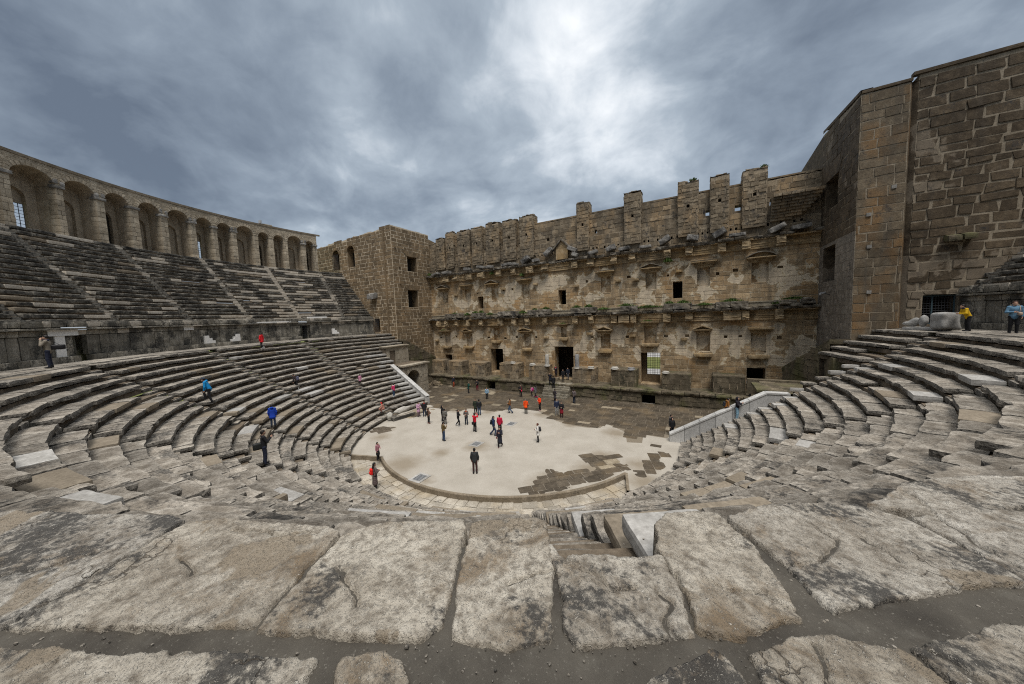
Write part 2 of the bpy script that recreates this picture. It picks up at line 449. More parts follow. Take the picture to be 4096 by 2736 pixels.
def rimp(th, r=RIM_R, z=0.0):
    p = pol(r, th, z)
    p[:2] += RIM_C
    return p
pts = [tuple(rimp(t)[:2]) for t in np.linspace(-148, -246, 60)]          # kerbed edge, from left round the front to the right
pts += [(11.1, -6.95), (13.4, -5.7), (14.2, -2.0), (14.2, 2.2), (20, 3.6), (24.7, 8), (24.7, 13.2), (-24.7, 13.2), (-24.7, 8.0), (-17.0, 3.4), (-15.4, 2.4), (-15.2, 0.0), (-14.9, -3.5), (-13.6, -7.4), (-11.5, -10.0), (-9.3, -11.0)]
struct(disc_poly(pts, 0.0, 'orchestra_floor', M_GRAVEL))

# ring walk below the kerb: pale pavers
M_RING = stone('pale_ring_pavers', (0.27, 0.24, 0.195), (0.38, 0.345, 0.288), (0.49, 0.455, 0.395), lichen=0.08, streak=0.0, speck=0.3, rndamp=0.5, warm=(0.32, 0.265, 0.185), bstr=0.5)
rw = MB()
ang = -250.0
while ang < -140:
    for (ra, rb) in ((11.9, 12.6), (12.6, 13.15), (13.15, 13.75)):
        dth = random.uniform(2.4, 3.4)
        a = ang+random.uniform(-1, 1)
        v, q = rbox(np.array([R(dth)*12.6/2-0.012, (rb-ra)/2-0.012, 0.06]), 0.015, (3, 2, 1))
        rc, tc = (ra+rb)/2, R(a)
        z = -0.34+random.uniform(-.012, .012)
        V = np.stack([(rc+v[:, 1])*np.sin(tc+v[:, 0]/rc), (rc+v[:, 1])*np.cos(tc+v[:, 0]/rc), z+v[:, 2]], 1)
        V[:, :2] += RIM_C*0.6
        rw.add(vdisp(V, 2.0, 0.012), q, 0, random.random())
    ang += 3.3
for i in range(60):
    a0, a1 = -252+115*i/60, -252+115*(i+1)/60
    rw.quad(pol(11.3, a0, -0.33), pol(14.6, a0, -0.33), pol(14.6, a1, -0.33), pol(11.3, a1, -0.33), 1)
struct(rw.build('ring_path', [M_RING, M_RING]))
# kerb
M_KERB = stone('worn_concrete_kerb', (0.16, 0.13, 0.09), (0.23, 0.19, 0.14), (0.33, 0.28, 0.215), lichen=0.1, streak=0.4, speck=0.15, rndamp=0.2)
kb = MB()
ths = np.linspace(-148, -246, 90)
for a0, a1 in zip(ths[:-1], ths[1:]):
    for (ra, za, rb, zb) in ((11.86, 0.0, 11.87, 0.035), (11.87, 0.035, 12.02, 0.035), (12.02, 0.035, 12.05, 0.0), (12.05, 0.0, 12.06, -0.4)):
        kb.quad(rimp(a0, ra, za), rimp(a0, rb, zb), rimp(a1, rb, zb), rimp(a1, ra, za), 0, 0.5)
for (a, b) in ((rimp(-148), (-9.3, -10.9, 0)), (rimp(-246), (11.1, -7.0, 0))):
    a, b = np.array(a), np.array(b)
    dn = (b-a)/np.linalg.norm(b-a)
    nn = np.array([-dn[1], dn[0], 0])*0.08
    up = np.array([0, 0, 0.036])
    dnw = np.array([0, 0, -0.4])
    kb.quad(a+nn+up, b+nn+up, b-nn+up, a-nn+up)
    kb.quad(a-nn+up, b-nn+up, b-nn+dnw, a-nn+dnw)
    kb.quad(a+nn+up, a+nn+dnw, b+nn+dnw, b+nn+up)
struct(kb.build('kerb', M_KERB))

# dark wet flagstones of the stage front and of the worn patches
def inpoly(x, y, P):
    ins = False
    j = len(P)-1
    for i in range(len(P)):
        (xi, yi), (xj, yj) = P[i], P[j]
        if (yi > y) != (yj > y) and x < (xj-xi)*(y-yi)/(yj-yi)+xi:
            ins = not ins
        j = i
    return ins
M_FLAG = stone('wet_brown_flagstone', (0.062, 0.050, 0.036), (0.092, 0.075, 0.055), (0.150, 0.124, 0.092), lichen=-0.1, streak=0, speck=0.25, rndamp=0.45, bstr=0.35, rough=0.62, warm=(0.14, 0.105, 0.065))
M_FLAGL = stone('dry_tan_flagstone', (0.20, 0.165, 0.115), (0.28, 0.235, 0.17), (0.37, 0.325, 0.25), lichen=-0.1, streak=0, speck=0.3, rndamp=0.5, bstr=0.35)
M_FJOINT = plain('flagstone_joint_grit', (0.19, 0.16, 0.12), 0.9, var=0.4, sc=9)
def polysd2(P, poly):
    d_ = np.full(len(P), 9.0)
    for i in range(len(poly)):
        a, b = np.array(poly[i]), np.array(poly[(i+1) % len(poly)])
        ab = b-a
        t = np.clip(((P-a)@ab)/(ab@ab), 0, 1)
        d_ = np.minimum(d_, np.linalg.norm(P-(a+t[:, None]*ab), axis=1))
    return d_
def flags(mb, poly, rot, x0, x1, y0, y1, w, lmin, lmax, light=0.05, z=0.012, sink=0.0):
    cr_, sr_ = math.cos(R(rot)), math.sin(R(rot))
    y = y0
    while y < y1:
        ww = w*random.uniform(0.8, 1.25)
        x = x0+random.uniform(-lmax, 0)
        while x < x1:
            l = random.uniform(lmin, lmax)
            cx_, cy_ = x+l/2, y+ww/2
            X, Y = cx_*cr_-cy_*sr_, cx_*sr_+cy_*cr_
            if inpoly(X, Y, poly):
                v, q = rbox(np.array([l/2-0.012, ww/2-0.012, 0.05]), 0.012, (9, 7, 1) if sink else (4, 3, 1))
                v += np.array([cx_, cy_, 0])
                V = np.stack([v[:, 0]*cr_-v[:, 1]*sr_, v[:, 0]*sr_+v[:, 1]*cr_, v[:, 2]+z-0.05+random.uniform(0, .008)], 1)
                n_ = vdisp(V, 1.7, 0.03)
                n_[:, 2] = V[:, 2]+(n_[:, 2]-V[:, 2])*0.12
                if sink:
                    pd_ = polysd2(V[:, :2], poly)
                    n_[:, 2] += sink*(fbm(V, 1.1, 3, 40)-0.55*np.clip(1-pd_/0.55, -1, 1)-0.1)
                mb.add(n_, q, 1 if random.random() < light else 0, random.random())
            x += l
        y += ww
stagepoly = [(-24.6, 13), (-24.6, 8.8), (-19.4, 8.8), (-19.4, 4.2), (-15.9, 3.3), (-13.57, 2.69), (-10.19, 1.58), (-8.85, 2.41), (-8.15, 3.59), (-6.59, 3.33), (-4.9, 3.45), (-3.32, 5.54), (-0.52, 5.52), (2.51, 3.22), (4.47, 2.51), (5.93, 2.52), (6.96, 2.96), (7.15, 4.29), (9.19, 2.77), (9.72, 0.44), (10.83, 0.78), (10.68, 2.7), (12.41, 2.6), (13, 3.4), (19, 4.5), (19, 8.8), (24.6, 8.8), (24.6, 13)]
pv = MB()
flags(pv, stagepoly, 0, -25, 25, 1.4, 12.8, 0.66, 0.6, 1.25, 0.045)
flags(pv, [(12.51, 0.49), (11.64, 0.83), (11.5, 0.2), (12.5, -.1)], 0, 10, 14, -1, 2, 0.6, .7, 1.1, 0.0)
struct(pv.build('stage_pavement', [M_FLAG, M_FLAGL]))
sb_ = disc_poly([(x, y) for x, y in stagepoly], 0.004, 'pavement_bed', M_FJOINT)
struct(sb_)
pr = MB()
patch = [(4.65, -8.91), (5.46, -8.86), (5.29, -7.37), (5.35, -6.25), (6.53, -6.14), (7.54, -5.34), (8.36, -5.18), (7.7, -4.58), (7.24, -3.93), (7.9, -2.44), (8.59, -2.26), (9.89, -2.71), (10.39, -3.68), (10.5, -4.9), (9.6, -6.4), (7.6, -8.8), (5.9, -10.2), (5.48, -10.2)]
patch = [(x, y) for x, y in patch if np.hypot(x-RIM_C[0], y-RIM_C[1]) < 14]
flags(pr, patch, 42, -12, 20, -16, 16, 0.6, 0.6, 1.2, 0.05, 0.016, 0.03)
flags(pr, [(12.6, -0.5), (11.84, -1.05), (11.3, -2.64), (11.4, -3.6), (10.9, -4.9), (11.9, -5.5), (12.9, -3.2)], -72, -12, 16, -20, 20, 0.7, 0.8, 1.4, 0.0, 0.014, 0.03)
flags(pr, [(-11.2, -4.3), (-13.3, -5.2), (-12.4, -7.2), (-11.0, -6.6), (-10.9, -4.99)], 65, -20, 16, -20, 20, 0.6, 0.7, 1.4, 0.0, 0.014, 0.03)
flags(pr, [(-13.3, 3.0), (-12.4, 1.54), (-11.6, -1.9), (-13.3, -3.1), (-14.98, -0.38)], 75, -20, 20, -20, 20, 0.6, 0.8, 1.5, 0.25, 0.014, 0.03)
def rimclip(v):
    rr = np.hypot(v[:, 0]-RIM_C[0], v[:, 1]-RIM_C[1])
    th = np.degrees(np.arctan2(v[:, 0]-RIM_C[0], v[:, 1]-RIM_C[1]))
    over = (rr > 11.95) & (th > 113.5)
    v = v.copy()
    k = np.where(over, 11.95/np.maximum(rr, 1e-6), 1)
    v[:, 0] = RIM_C[0]+(v[:, 0]-RIM_C[0])*k
    v[:, 1] = RIM_C[1]+(v[:, 1]-RIM_C[1])*k
    return v
pr.warp(rimclip)
struct(pr.build('worn_pavement', [M_FLAG, M_FLAGL]))

# ================================================================== lower seating
RD, ZD, RUN, RISE, NK = 27.05, 8.6, 0.68, 0.43, 20
STAIR0, STAIRSTEP = 149.55, 22.2
def rowR(k): return RD-RUN*k
def rowZ(k): return ZD-RISE*k
def rowcx(k): return -0.45*k/20.0
def row_ends(k):
    """angular span of a row, left end (negative) and right end, clockwise from +Y"""
    r = rowR(k)
    if k <= 4:
        yl = yr = 7.78
    elif k <= 8:
        yl, yr = 4.0, 3.7
    else:
        t = (k-9)/11.0
        yl, yr = 3.3-0.5*t, 3.2-1.5*t
    return -math.degrees(math.acos(min(1, yl/r))), math.degrees(math.acos(min(1, yr/r)))
stairs = [STAIR0+STAIRSTEP*j for j in range(-3, 6)]
def split_rows(mb, wedges, wedge_of, root, mats):
    """one mesh for each row of each wedge"""
    parts = {}
    for v, q, m_, a_ in zip(mb.V, mb.Q, mb.M, mb.A):
        c_ = v.mean(0)
        t_ = math.degrees(math.atan2(c_[0], c_[1]))
        if t_ > -72: t_ -= 360
        p_ = parts.setdefault(wedge_of(t_), MB())
        p_.add(v, q-q.min(), 0, 0)
        p_.M[-1], p_.A[-1] = m_, a_
    for w_, p_ in parts.items():
        o_ = p_.build('seat_row', mats)
        o_.parent = wedges[w_]
        o_.matrix_parent_inverse = (root.matrix_basis @ wedges[w_].matrix_parent_inverse @ wedges[w_].matrix_basis).inverted()
def norm180(a):
    return (a+180) % 360-180
def gaps(k, r):
    """stair gaps as angles measured from the left end going round the back (clockwise negative -> we use phi = angle going left->back->right)"""
    return [(s, math.degrees(0.475/r)) for s in stairs]
# phi runs from the left end backwards: th_left ... -180 = 180 ... th_right, stored as decreasing angle th (unwrapped, <0)
low = empty('lower_seating', (0, -20, 0))
tag(low, 'lower bank of curved weathered grey stone seat rows around the orchestra', 'seating')
base = MB()
def lod(P):
    dd = np.linalg.norm(np.asarray(P)-CAM_P)
    if dd < 6: return (14, 10, 4), 0.05
    if dd < 10: return (9, 6, 3), 0.05
    if dd < 18: return (6, 4, 2), 0.05
    if dd < 32: return (4, 3, 2), 0.045
    return (3, 2, 2), 0.04
def seatblock(mb, cx, rc, thc, L, depth, hgt, ztop, mat, rnd, near, rad=0.05, rough=1.0, nose=0.0, seed=0):
    res, rr = lod((cx+rc*math.sin(R(thc)), rc*math.cos(R(thc)), ztop)) if near is None else near
    v, q = rbox(np.array([L/2, depth/2, hgt/2]), min(rad, hgt*0.4), res)
    if nose > 0:
        ff = np.clip(-v[:, 1]/(depth/2), 0, 1)**2
        P_ = v+np.array([thc*3.1, rc, ztop*5])
        e = np.clip(fbm(P_, 2.3, 2, seed)+0.15, 0, 1)
        v[:, 1] += ff*e*nose
        v[:, 2] -= ff*np.clip(v[:, 2]/(hgt/2), 0, 1)*e*nose*0.35
    ya, xa = random.gauss(0, 0.006)*rough, random.gauss(0, 0.008)*rough
    v = v.copy()
    v[:, 1] += v[:, 0]*ya
    v[:, 2] += v[:, 1]*xa+v[:, 0]*random.gauss(0, 0.005)*rough
    rr2 = rc+v[:, 1]
    th = R(thc)+v[:, 0]/rc
    V = np.stack([cx+rr2*np.sin(th), rr2*np.cos(th), ztop-hgt/2+v[:, 2]], 1)
    mb.add(V, q, mat, rnd)
wst = sorted([s-360 for s in stairs if -360 < s-360 < -73]+[], reverse=True)
wedges = []
for w_ in range(len(wst)+1):
    e_ = empty('wedge', (*pol(20, (([-75]+wst+[-285])[w_]+([-75]+wst+[-285])[w_+1])/2)[:2], 4.0))
    e_.parent = low
    e_.matrix_parent_inverse = low.matrix_basis.inverted()
    wedges.append(e_)
def wedge_of(th):
    return sum(1 for s in wst if th < s)
for k in range(NK):
    r, z, cx = rowR(k), rowZ(k), rowcx(k)
    eL, eR = row_ends(k)
    a0, a1 = eL, eR-360            # decreasing
    mb = MB()
    depth = RUN+0.13 if k else 1.06
    th = a0
    hw = math.degrees(0.50/r)
    while th > a1+0.3:
        L = random.uniform(0.85, 2.1)
        dth = math.degrees(L/r)
        te = max(th-dth, a1)
        # stop at a stair
        for s in stairs:
            for su in (s, s-360):
                if te < su+hw and th > su+hw:
                    te = su+hw
        if any(abs(th-su) < hw+1e-4 and th <= su+hw+1e-6 for s in stairs for su in (s, s-360)):
            su = [su for s in stairs for su in (s, s-360) if abs(th-su) <= hw+1e-4][0]
            th = su-hw-1e-3
            continue
        if th-te < math.degrees(0.28/r) and te > a1+.1:
            te = max(a1, te-math.degrees(0.3/r))
        mid = (th+te)/2
        L = R(th-te)*r-random.uniform(0.006, 0.022)
        nm = norm180(mid)
        if k == 0 and 139.6 < nm < 165.8:
            th = te
            continue
        u = random.random()
        endb = (th > a0-3.2 and 4 < k < 19) or (te < a1+3.2 and 4 < k < 19)
        if norm180(te) < STAIR0 and 0 < STAIR0-norm180(th)-hw < 0.25 and k in (1, 2, 5):
            u = 0.01 if k != 2 else 0.05
            te = max(te, th-math.degrees(0.95/r))
            mid, L = (th+te)/2, R(th-te)*r-0.015
        mat = 1 if (u < 0.022 or (endb and u < 0.6)) else (2 if u < 0.085 else 0)
        miss = random.random()
        if mat == 0 and miss < 0.025 and k > 1:
            th = te
            continue
        hg = random.uniform(0.22, 0.27)
        nose = 0.0 if mat else random.choice([0.05, 0.08, 0.12, 0.12, 0.3])
        ov = 0.12+random.gauss(0, 0.02)
        dp = depth+random.gauss(0, 0.015)
        rin = r-ov
        seatblock(mb, cx, rin+dp/2, mid, L, dp, hg, z+random.gauss(0, 0.012), mat, random.random(), None, 0.035 if mat else 0.07, 0.4 if mat else 1.0, nose, k)
        th = te
    if not mb.V:
        continue
    V = np.concatenate(mb.V)
    dd = np.linalg.norm(V-CAM_P, axis=1)[:, None]
    mm = np.concatenate([np.full(len(v), (0.3 if m_[0] else 1.0)) for v, m_ in zip(mb.V, mb.M)])[:, None]
    Vn = vdisp(V, 1.6, 0.035, 2, 3)-V
    Vf = vdisp(V, 7.0, 0.022, 2, 9)-V
    V2 = V+mm*(Vn+Vf*(dd < 34))
    i = 0
    for j in range(len(mb.V)):
        n_ = len(mb.V[j])
        mb.V[j] = V2[i:i+n_]
        i += n_
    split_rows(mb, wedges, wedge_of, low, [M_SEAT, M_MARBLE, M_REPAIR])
    # stepped core under the blocks
    rb, zb = r+0.06, z-0.30
    steps_ = np.linspace(a0, a1, 150)
    P = []
    for t in steps_:
        jit = 0.03*math.sin(t*3.7+k)+0.03*math.sin(t*9.1+2*k)
        c0 = np.array([cx, 0, 0])
        P.append((c0+pol(rb+jit, t, z-RISE-0.14), c0+pol(rb+0.02+jit, t, zb), c0+pol(r+RUN+0.3, t, zb+0.01)))
    for A_, B_ in zip(P[:-1], P[1:]):
        base.quad(A_[0], A_[1], B_[1], B_[0])
        base.quad(A_[1], A_[2], B_[2], B_[1])
    # closing end faces
    for t, sg in ((a0, 1), (a1, -1)):
        c0 = np.array([cx, 0, 0])
        for kk in range(1):
            p = [c0+pol(rb, t, -0.4), c0+pol(r+RUN+0.4, t, -0.4), c0+pol(r+RUN+0.4, t, zb), c0+pol(rb, t, zb)]
            base.quad(*(p if sg > 0 else p[::-1]))
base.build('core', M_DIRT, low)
# radial stairways: two steps to each seat row
for s in stairs:
    st = MB()
    for k in range(0, NK):
        r, z, cx = rowR(k), rowZ(k), rowcx(k)
        for (ra, rb, zt) in ((r-0.04, r+0.36, z-0.33), (r+0.34, r+RUN+0.02, z-0.15)):
            if k == 0 and zt > z-0.2:
                continue
            seatblock(st, cx, (ra+rb)/2, s, 0.93, rb-ra, 0.24, zt, 0, random.random(), None, 0.04, 0.5, 0.03, k)
    st.warp(lambda v: vdisp(v, 4.0, 0.02, 2, 5))
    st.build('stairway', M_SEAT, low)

# ================================================================== walkway (diazoma) with its big slabs in front of the camera
M_SLAB = None
m, g = newmat('pitted_walkway_limestone')
co = g.n('ShaderNodeTexCoord').outputs['Object']
rnd = g.n('ShaderNodeAttribute', attribute_name='rnd').outputs['Fac']
off = g.n('ShaderNodeCombineXYZ', {0: g.math('MULTIPLY', rnd, 37.0), 1: g.math('MULTIPLY', rnd, 11.0), 2: 0.0}).outputs[0]
cs = g.n('ShaderNodeVectorMath', {0: co, 1: off}, operation='ADD').outputs[0]
n0 = g.noise(cs, 1.1, 7, 0.6, 0.4)
n1 = g.noise(cs, 3.6, 8, 0.65, 0.2)
n2 = g.noise(cs, 14, 7, 0.68)
n3 = g.noise(cs, 46, 5, 0.62)
wv = g.n('ShaderNodeVectorMath', {0: cs, 1: g.n('ShaderNodeTexNoise', {'Vector': cs, 'Scale': 9.0, 'Detail': 3.0}).outputs[1]}, operation='ADD').outputs[0]
vor = g.n('ShaderNodeTexVoronoi', {'Vector': wv, 'Scale': 10.0, 'Randomness': 1.0}, feature='F1')
vo2 = g.n('ShaderNodeTexVoronoi', {'Vector': wv, 'Scale': 22.0, 'Randomness': 1.0}, feature='F1')
peb = g.math('MULTIPLY', g.ramp(vor.outputs['Distance'], 0.30, 0.16), g.ramp(g.n('ShaderNodeSeparateColor', {0: vor.outputs['Color']}).outputs[0], 0.45, 0.6))
pe2 = g.math('MULTIPLY', g.ramp(vo2.outputs['Distance'], 0.34, 0.16), g.ramp(g.n('ShaderNodeSeparateColor', {0: vo2.outputs['Color']}).outputs[1], 0.35, 0.55))
c = g.mix(g.ramp(n1, 0.35, 0.68), (0.27, 0.24, 0.20), (0.50, 0.465, 0.405))
c = g.mix(g.ramp(n0, 0.42, 0.62, 0, 0.7), c, (0.60, 0.57, 0.51))
c = g.mix(1.0, c, g.mix(g.ramp(rnd, 0.2, 0.8), (1.0, 0.98, 0.945), (0.98, 0.99, 1.01)), 'MULTIPLY')
c = g.mix(g.ramp(g.noise(cs, 1.9, 6, 0.65, 0.6), 0.53, 0.66, 0, 0.8), c, (0.20, 0.145, 0.09))
c = g.mix(g.ramp(n2, 0.34, 0.56, 0.8, 0), c, (0.125, 0.102, 0.077))
lich = g.math('ADD', g.math('ADD', g.math('MULTIPLY', g.math('SUBTRACT', rnd, 0.5), 0.07), g.math('MULTIPLY', g.noise(cs, 0.95, 4, 0.55, 0.3), 0.62)), g.math('MULTIPLY', g.noise(cs, 17, 6, 0.72), 0.38))
c = g.mix(g.math('MULTIPLY', g.ramp(lich, 0.52, 0.575), 0.88), c, (0.045, 0.044, 0.043))
c = g.mix(g.math('MULTIPLY', peb, 0.6), c, (0.64, 0.60, 0.53))
c = g.mix(g.math('MULTIPLY', pe2, 0.65), c, (0.64, 0.60, 0.53))
c = g.mix(g.ramp(n3, 0.60, 0.70, 0, 0.55), c, (0.10, 0.085, 0.07))
ck = g.n('ShaderNodeTexVoronoi', {'Vector': g.n('ShaderNodeVectorMath', {0: cs, 1: g.n('ShaderNodeTexNoise', {'Vector': cs, 'Scale': 2.6, 'Detail': 5.0}).outputs[1]}, operation='ADD').outputs[0], 'Scale': 0.75}, feature='DISTANCE_TO_EDGE').outputs['Distance']
crk = g.math('MULTIPLY', g.math('MULTIPLY', g.ramp(ck, 0.008, 0.002), 0.6), g.ramp(g.noise(cs, 0.8, 2), 0.56, 0.62))
c = g.mix(crk, c, (0.09, 0.07, 0.05))
pp = g.math('MULTIPLY', g.ramp(g.noise(cs, 0.8, 5, 0.55, 0.5), 0.60, 0.615), g.ramp(g.noise(cs, 30, 3), 0.3, 0.5, 0.7, 1))
c = g.mix(g.math('MULTIPLY', pp, 0.85), c, (0.265, 0.22, 0.165))
h = g.math('ADD', g.math('MULTIPLY', n2, 1.0), g.math('MULTIPLY', n3, 0.45))
h = g.math('ADD', h, g.math('MULTIPLY', g.math('ADD', peb, pe2), 0.30))
h = g.math('SUBTRACT', h, g.math('MULTIPLY', crk, 0.8))
finish(g, c, 0.86, h, 1.0, 0.035)
M_SLAB = m
m, g = newmat('dark_walkway_mortar')
co = g.n('ShaderNodeTexCoord').outputs['Object']
c = g.mix(g.ramp(g.noise(co, 1.6, 7, 0.62), 0.35, 0.65), (0.045, 0.040, 0.034), (0.095, 0.086, 0.072))
c = g.mix(g.ramp(g.noise(co, 60, 3, 0.6), 0.62, 0.70, 0, 0.5), c, (0.25, 0.235, 0.205))
c = g.mix(g.ramp(g.noise(co, 5, 6, 0.7), 0.55, 0.75, 0, 0.3), c, (0.20, 0.19, 0.165))
finish(g, c, 0.88, g.noise(co, 45, 6, 0.7), 0.6, 0.012)
M_MORT = m
wk = MB()
# mortar bed of the walkway, gently uneven, finer near the camera
def bedgrid(tha, thb, n, rs):
    T_ = np.linspace(tha, thb, n+1)
    RR, TT = np.meshgrid(rs, T_, indexing='ij')
    V = np.stack([RR.ravel()*np.sin(np.radians(TT.ravel())), RR.ravel()*np.cos(np.radians(TT.ravel())), np.full(RR.size, 8.566)], 1)
    V[:, 2] += 0.020*fbm(V, 1.4, 3, 77)+0.010*fbm(V, 9, 3, 5)
    V[:, 2] -= np.clip((27.25-RR.ravel())/0.15, 0, 1)*0.10
    m_ = n+1
    i, j = np.meshgrid(np.arange(len(rs)-1), np.arange(n), indexing='ij')
    q = np.stack([i*m_+j, i*m_+j+1, (i+1)*m_+j+1, (i+1)*m_+j], 2).reshape(-1, 4)
    wk.add(V, q[:, ::-1])
s0 = math.degrees(0.5/27.0)
bedgrid(STAIR0+s0, 168, 240, np.concatenate([[27.1], np.arange(27.16, 28.6, 0.06), [29, 29.6, 31.3]]))
bedgrid(138, STAIR0-s0, 140, np.concatenate([[27.1], np.arange(27.16, 28.6, 0.06), [29, 29.6, 31.3]]))
bedgrid(STAIR0-s0, STAIR0+s0, 20, np.concatenate([[27.55], np.arange(27.6, 28.6, 0.06), [29, 29.6, 31.3]]))
bedgrid(73.5, 138, 60, np.array([27.3, 28.2, 29.4, 31.3]))
bedgrid(168, 360-73.5, 100, np.array([27.3, 28.2, 29.4, 31.3]))
struct(wk.build('walkway_bed', M_MORT, smooth=True))

SLABS = [
 ('a', [(7.0, -26.25), (7.85, -25.94), (9.8, -25.09), (10.0, -25.06), (10.47, -26.06), (10.2, -26.25), (7.6, -27.25), (6.6, -27.3)], 'dark lichen-blackened walkway slab at the left end of the front edge'),
 ('b', [(10.06, -25.05), (10.45, -24.80), (10.9, -24.66), (11.45, -24.43), (11.63, -24.46), (12.01, -25.27), (10.53, -26.03)], 'wide beige walkway slab next to the blackened one, with brown stains'),
 ('c', [(11.68, -24.44), (11.85, -24.19), (12.2, -23.98), (12.55, -23.80), (12.63, -23.87), (12.98, -24.50), (13.08, -24.70), (13.02, -24.82), (12.06, -25.27)], 'rounded pale walkway slab left of the narrow upright one'),
 ('d', [(12.66, -23.80), (12.9, -23.62), (13.14, -23.47), (13.26, -23.50), (13.47, -23.87), (13.70, -24.47), (13.52, -24.62), (13.20, -24.72), (13.04, -24.48)], 'narrow cream walkway slab just left of the stair cutting'),
 ('e', [(13.40, -23.72), (13.52, -23.83), (14.02, -23.60), (14.24, -23.47), (14.38, -23.76), (14.45, -24.04), (14.28, -24.16), (13.90, -24.41), (13.78, -24.33), (13.71, -24.17)], 'cracked walkway slab at the head of the stair cutting'),
 ('f', [(14.22, -23.34), (14.17, -23.05), (14.24, -22.90), (14.46, -22.72), (14.67, -22.68), (14.88, -23.02), (14.98, -23.41), (15.03, -23.64), (14.70, -23.94), (14.50, -24.00), (14.42, -23.72)], 'broken brown-grey walkway slab right of the stair cutting'),
 ('g', [(14.74, -22.66), (15.0, -22.38), (15.21, -22.22), (15.55, -22.03), (15.83, -21.95), (16.10, -22.03), (16.42, -22.62), (16.05, -22.84), (15.22, -23.48), (15.07, -23.16)], 'long grey walkway slab with dark pits on the right side of the stair'),
 ('h', [(15.92, -21.86), (16.08, -21.72), (16.4, -21.24), (16.99, -20.78), (17.5, -20.55), (17.85, -21.0), (17.17, -21.28), (16.4, -21.84)], 'white-topped walkway slab in front of the tan mortar strip on the right'),
 ('i', [(16.16, -21.99), (16.9, -21.52), (17.9, -21.10), (17.9, -21.75), (16.46, -22.60)], 'flat grey walkway slab at the right edge behind the white-topped one'),
 ('r1', [(9.6, -26.72), (10.72, -26.10), (11.37, -25.80), (12.57, -25.20), (12.85, -25.6), (12.5, -26.3), (10.3, -27.3)], 'long brown-grey paving slab beyond the dark mortar groove at bottom left'),
 ('r2', [(12.74, -25.13), (12.88, -25.02), (13.02, -24.99), (13.18, -25.05), (13.2, -25.3), (12.95, -25.35)], 'small broken white stone lump in the mortar at bottom centre'),
 ('r3', [(14.22, -24.52), (14.40, -24.29), (14.58, -24.12), (14.68, -24.22), (14.75, -24.5), (14.4, -24.7)], 'broken pale paving stone in the groove below the stair head'),
 ('r4', [(14.75, -24.05), (14.95, -23.86), (15.17, -23.72), (15.47, -23.67), (15.6, -23.85), (15.3, -24.6), (14.9, -24.6)], 'rough cream paving stone with dark crevices at bottom right'),
 ('r5', [(15.54, -23.61), (15.85, -23.34), (16.15, -23.13), (16.6, -22.9), (16.9, -23.5), (16.0, -24.2), (15.64, -23.82)], 'pinkish grey paving slab in the bottom right corner'),
]
CRACKS = {
 'b': [[(10.64, -24.9), (10.89, -24.80), (11.17, -24.71), (11.43, -24.53)], [(10.72, -25.256), (10.884, -25.266), (11.046, -25.286)]],
 'c': [[(12.018, -24.706), (12.182, -24.752), (12.339, -24.789), (12.472, -24.866)]],
 'd': [[(13.303, -24.232), (13.421, -24.095), (13.56, -23.96)]],
 'e': [[(13.54, -23.80), (13.737, -23.867), (13.876, -23.89), (13.984, -23.97), (14.113, -23.833)], [(14.259, -23.818), (14.327, -23.895), (14.292, -24.034), (14.38, -24.13)]],
 'f': [[(14.36, -23.60), (14.398, -23.793), (14.385, -23.865), (14.459, -24.06)], [(14.521, -23.563), (14.656, -23.592), (14.877, -23.514), (15.02, -23.60)]],
 'g': [[(15.03, -23.18), (15.309, -22.976), (15.488, -22.638), (15.331, -22.45)], [(15.665, -22.50), (15.779, -22.74)]],
 'h': [[(16.321, -21.40), (16.37, -21.603), (16.371, -21.87)]], 'i': [[(16.339, -21.9), (16.416, -22.241), (16.543, -22.6)]],
 'a': [[(9.5, -26.2), (9.791, -25.868), (9.95, -25.6)]], 'r5': [[(15.554, -23.556), (15.664, -23.618), (15.8, -23.8)]], 'r4': [[(15.038, -23.80), (15.065, -23.932), (15.066, -24.2)]], 'r1': [[(11.198, -25.85), (11.226, -26.1)]]}
def crackdist(P, lines):
    d_ = np.full(len(P), 9.0)
    for L in lines:
        for a, b in zip(L[:-1], L[1:]):
            a, b = np.array(a), np.array(b)
            ab = b-a
            t = np.clip(((P-a)@ab)/(ab@ab), 0, 1)
            d_ = np.minimum(d_, np.linalg.norm(P-(a+t[:, None]*ab), axis=1))
    return d_
def polysd(P, poly):
    """signed distance (positive inside) of points to a polygon"""
    n = len(poly)
    dmin = np.full(len(P), 1e9)
    ins = np.zeros(len(P), bool)
    for i in range(n):
        a, b = np.array(poly[i]), np.array(poly[(i+1) % n])
        ab = b-a
        t = np.clip(((P-a)@ab)/(ab@ab), 0, 1)
        dd = np.linalg.norm(P-(a+t[:, None]*ab), axis=1)
        dmin = np.minimum(dmin, dd)
        cond = ((a[1] > P[:, 1]) != (b[1] > P[:, 1]))
        xin = (b[0]-a[0])*(P[:, 1]-a[1])/((b[1]-a[1]) if b[1] != a[1] else 1e-9)+a[0]
        ins ^= cond & (P[:, 0] < xin)
    return np.where(ins, dmin, -dmin)
SLABRND = [0.95, 0.30, 0.12, 0.08, 0.45, 0.22, 0.55, 0.62, 0.70, 0.25, 0.15, 0.35, 0.18, 0.40]
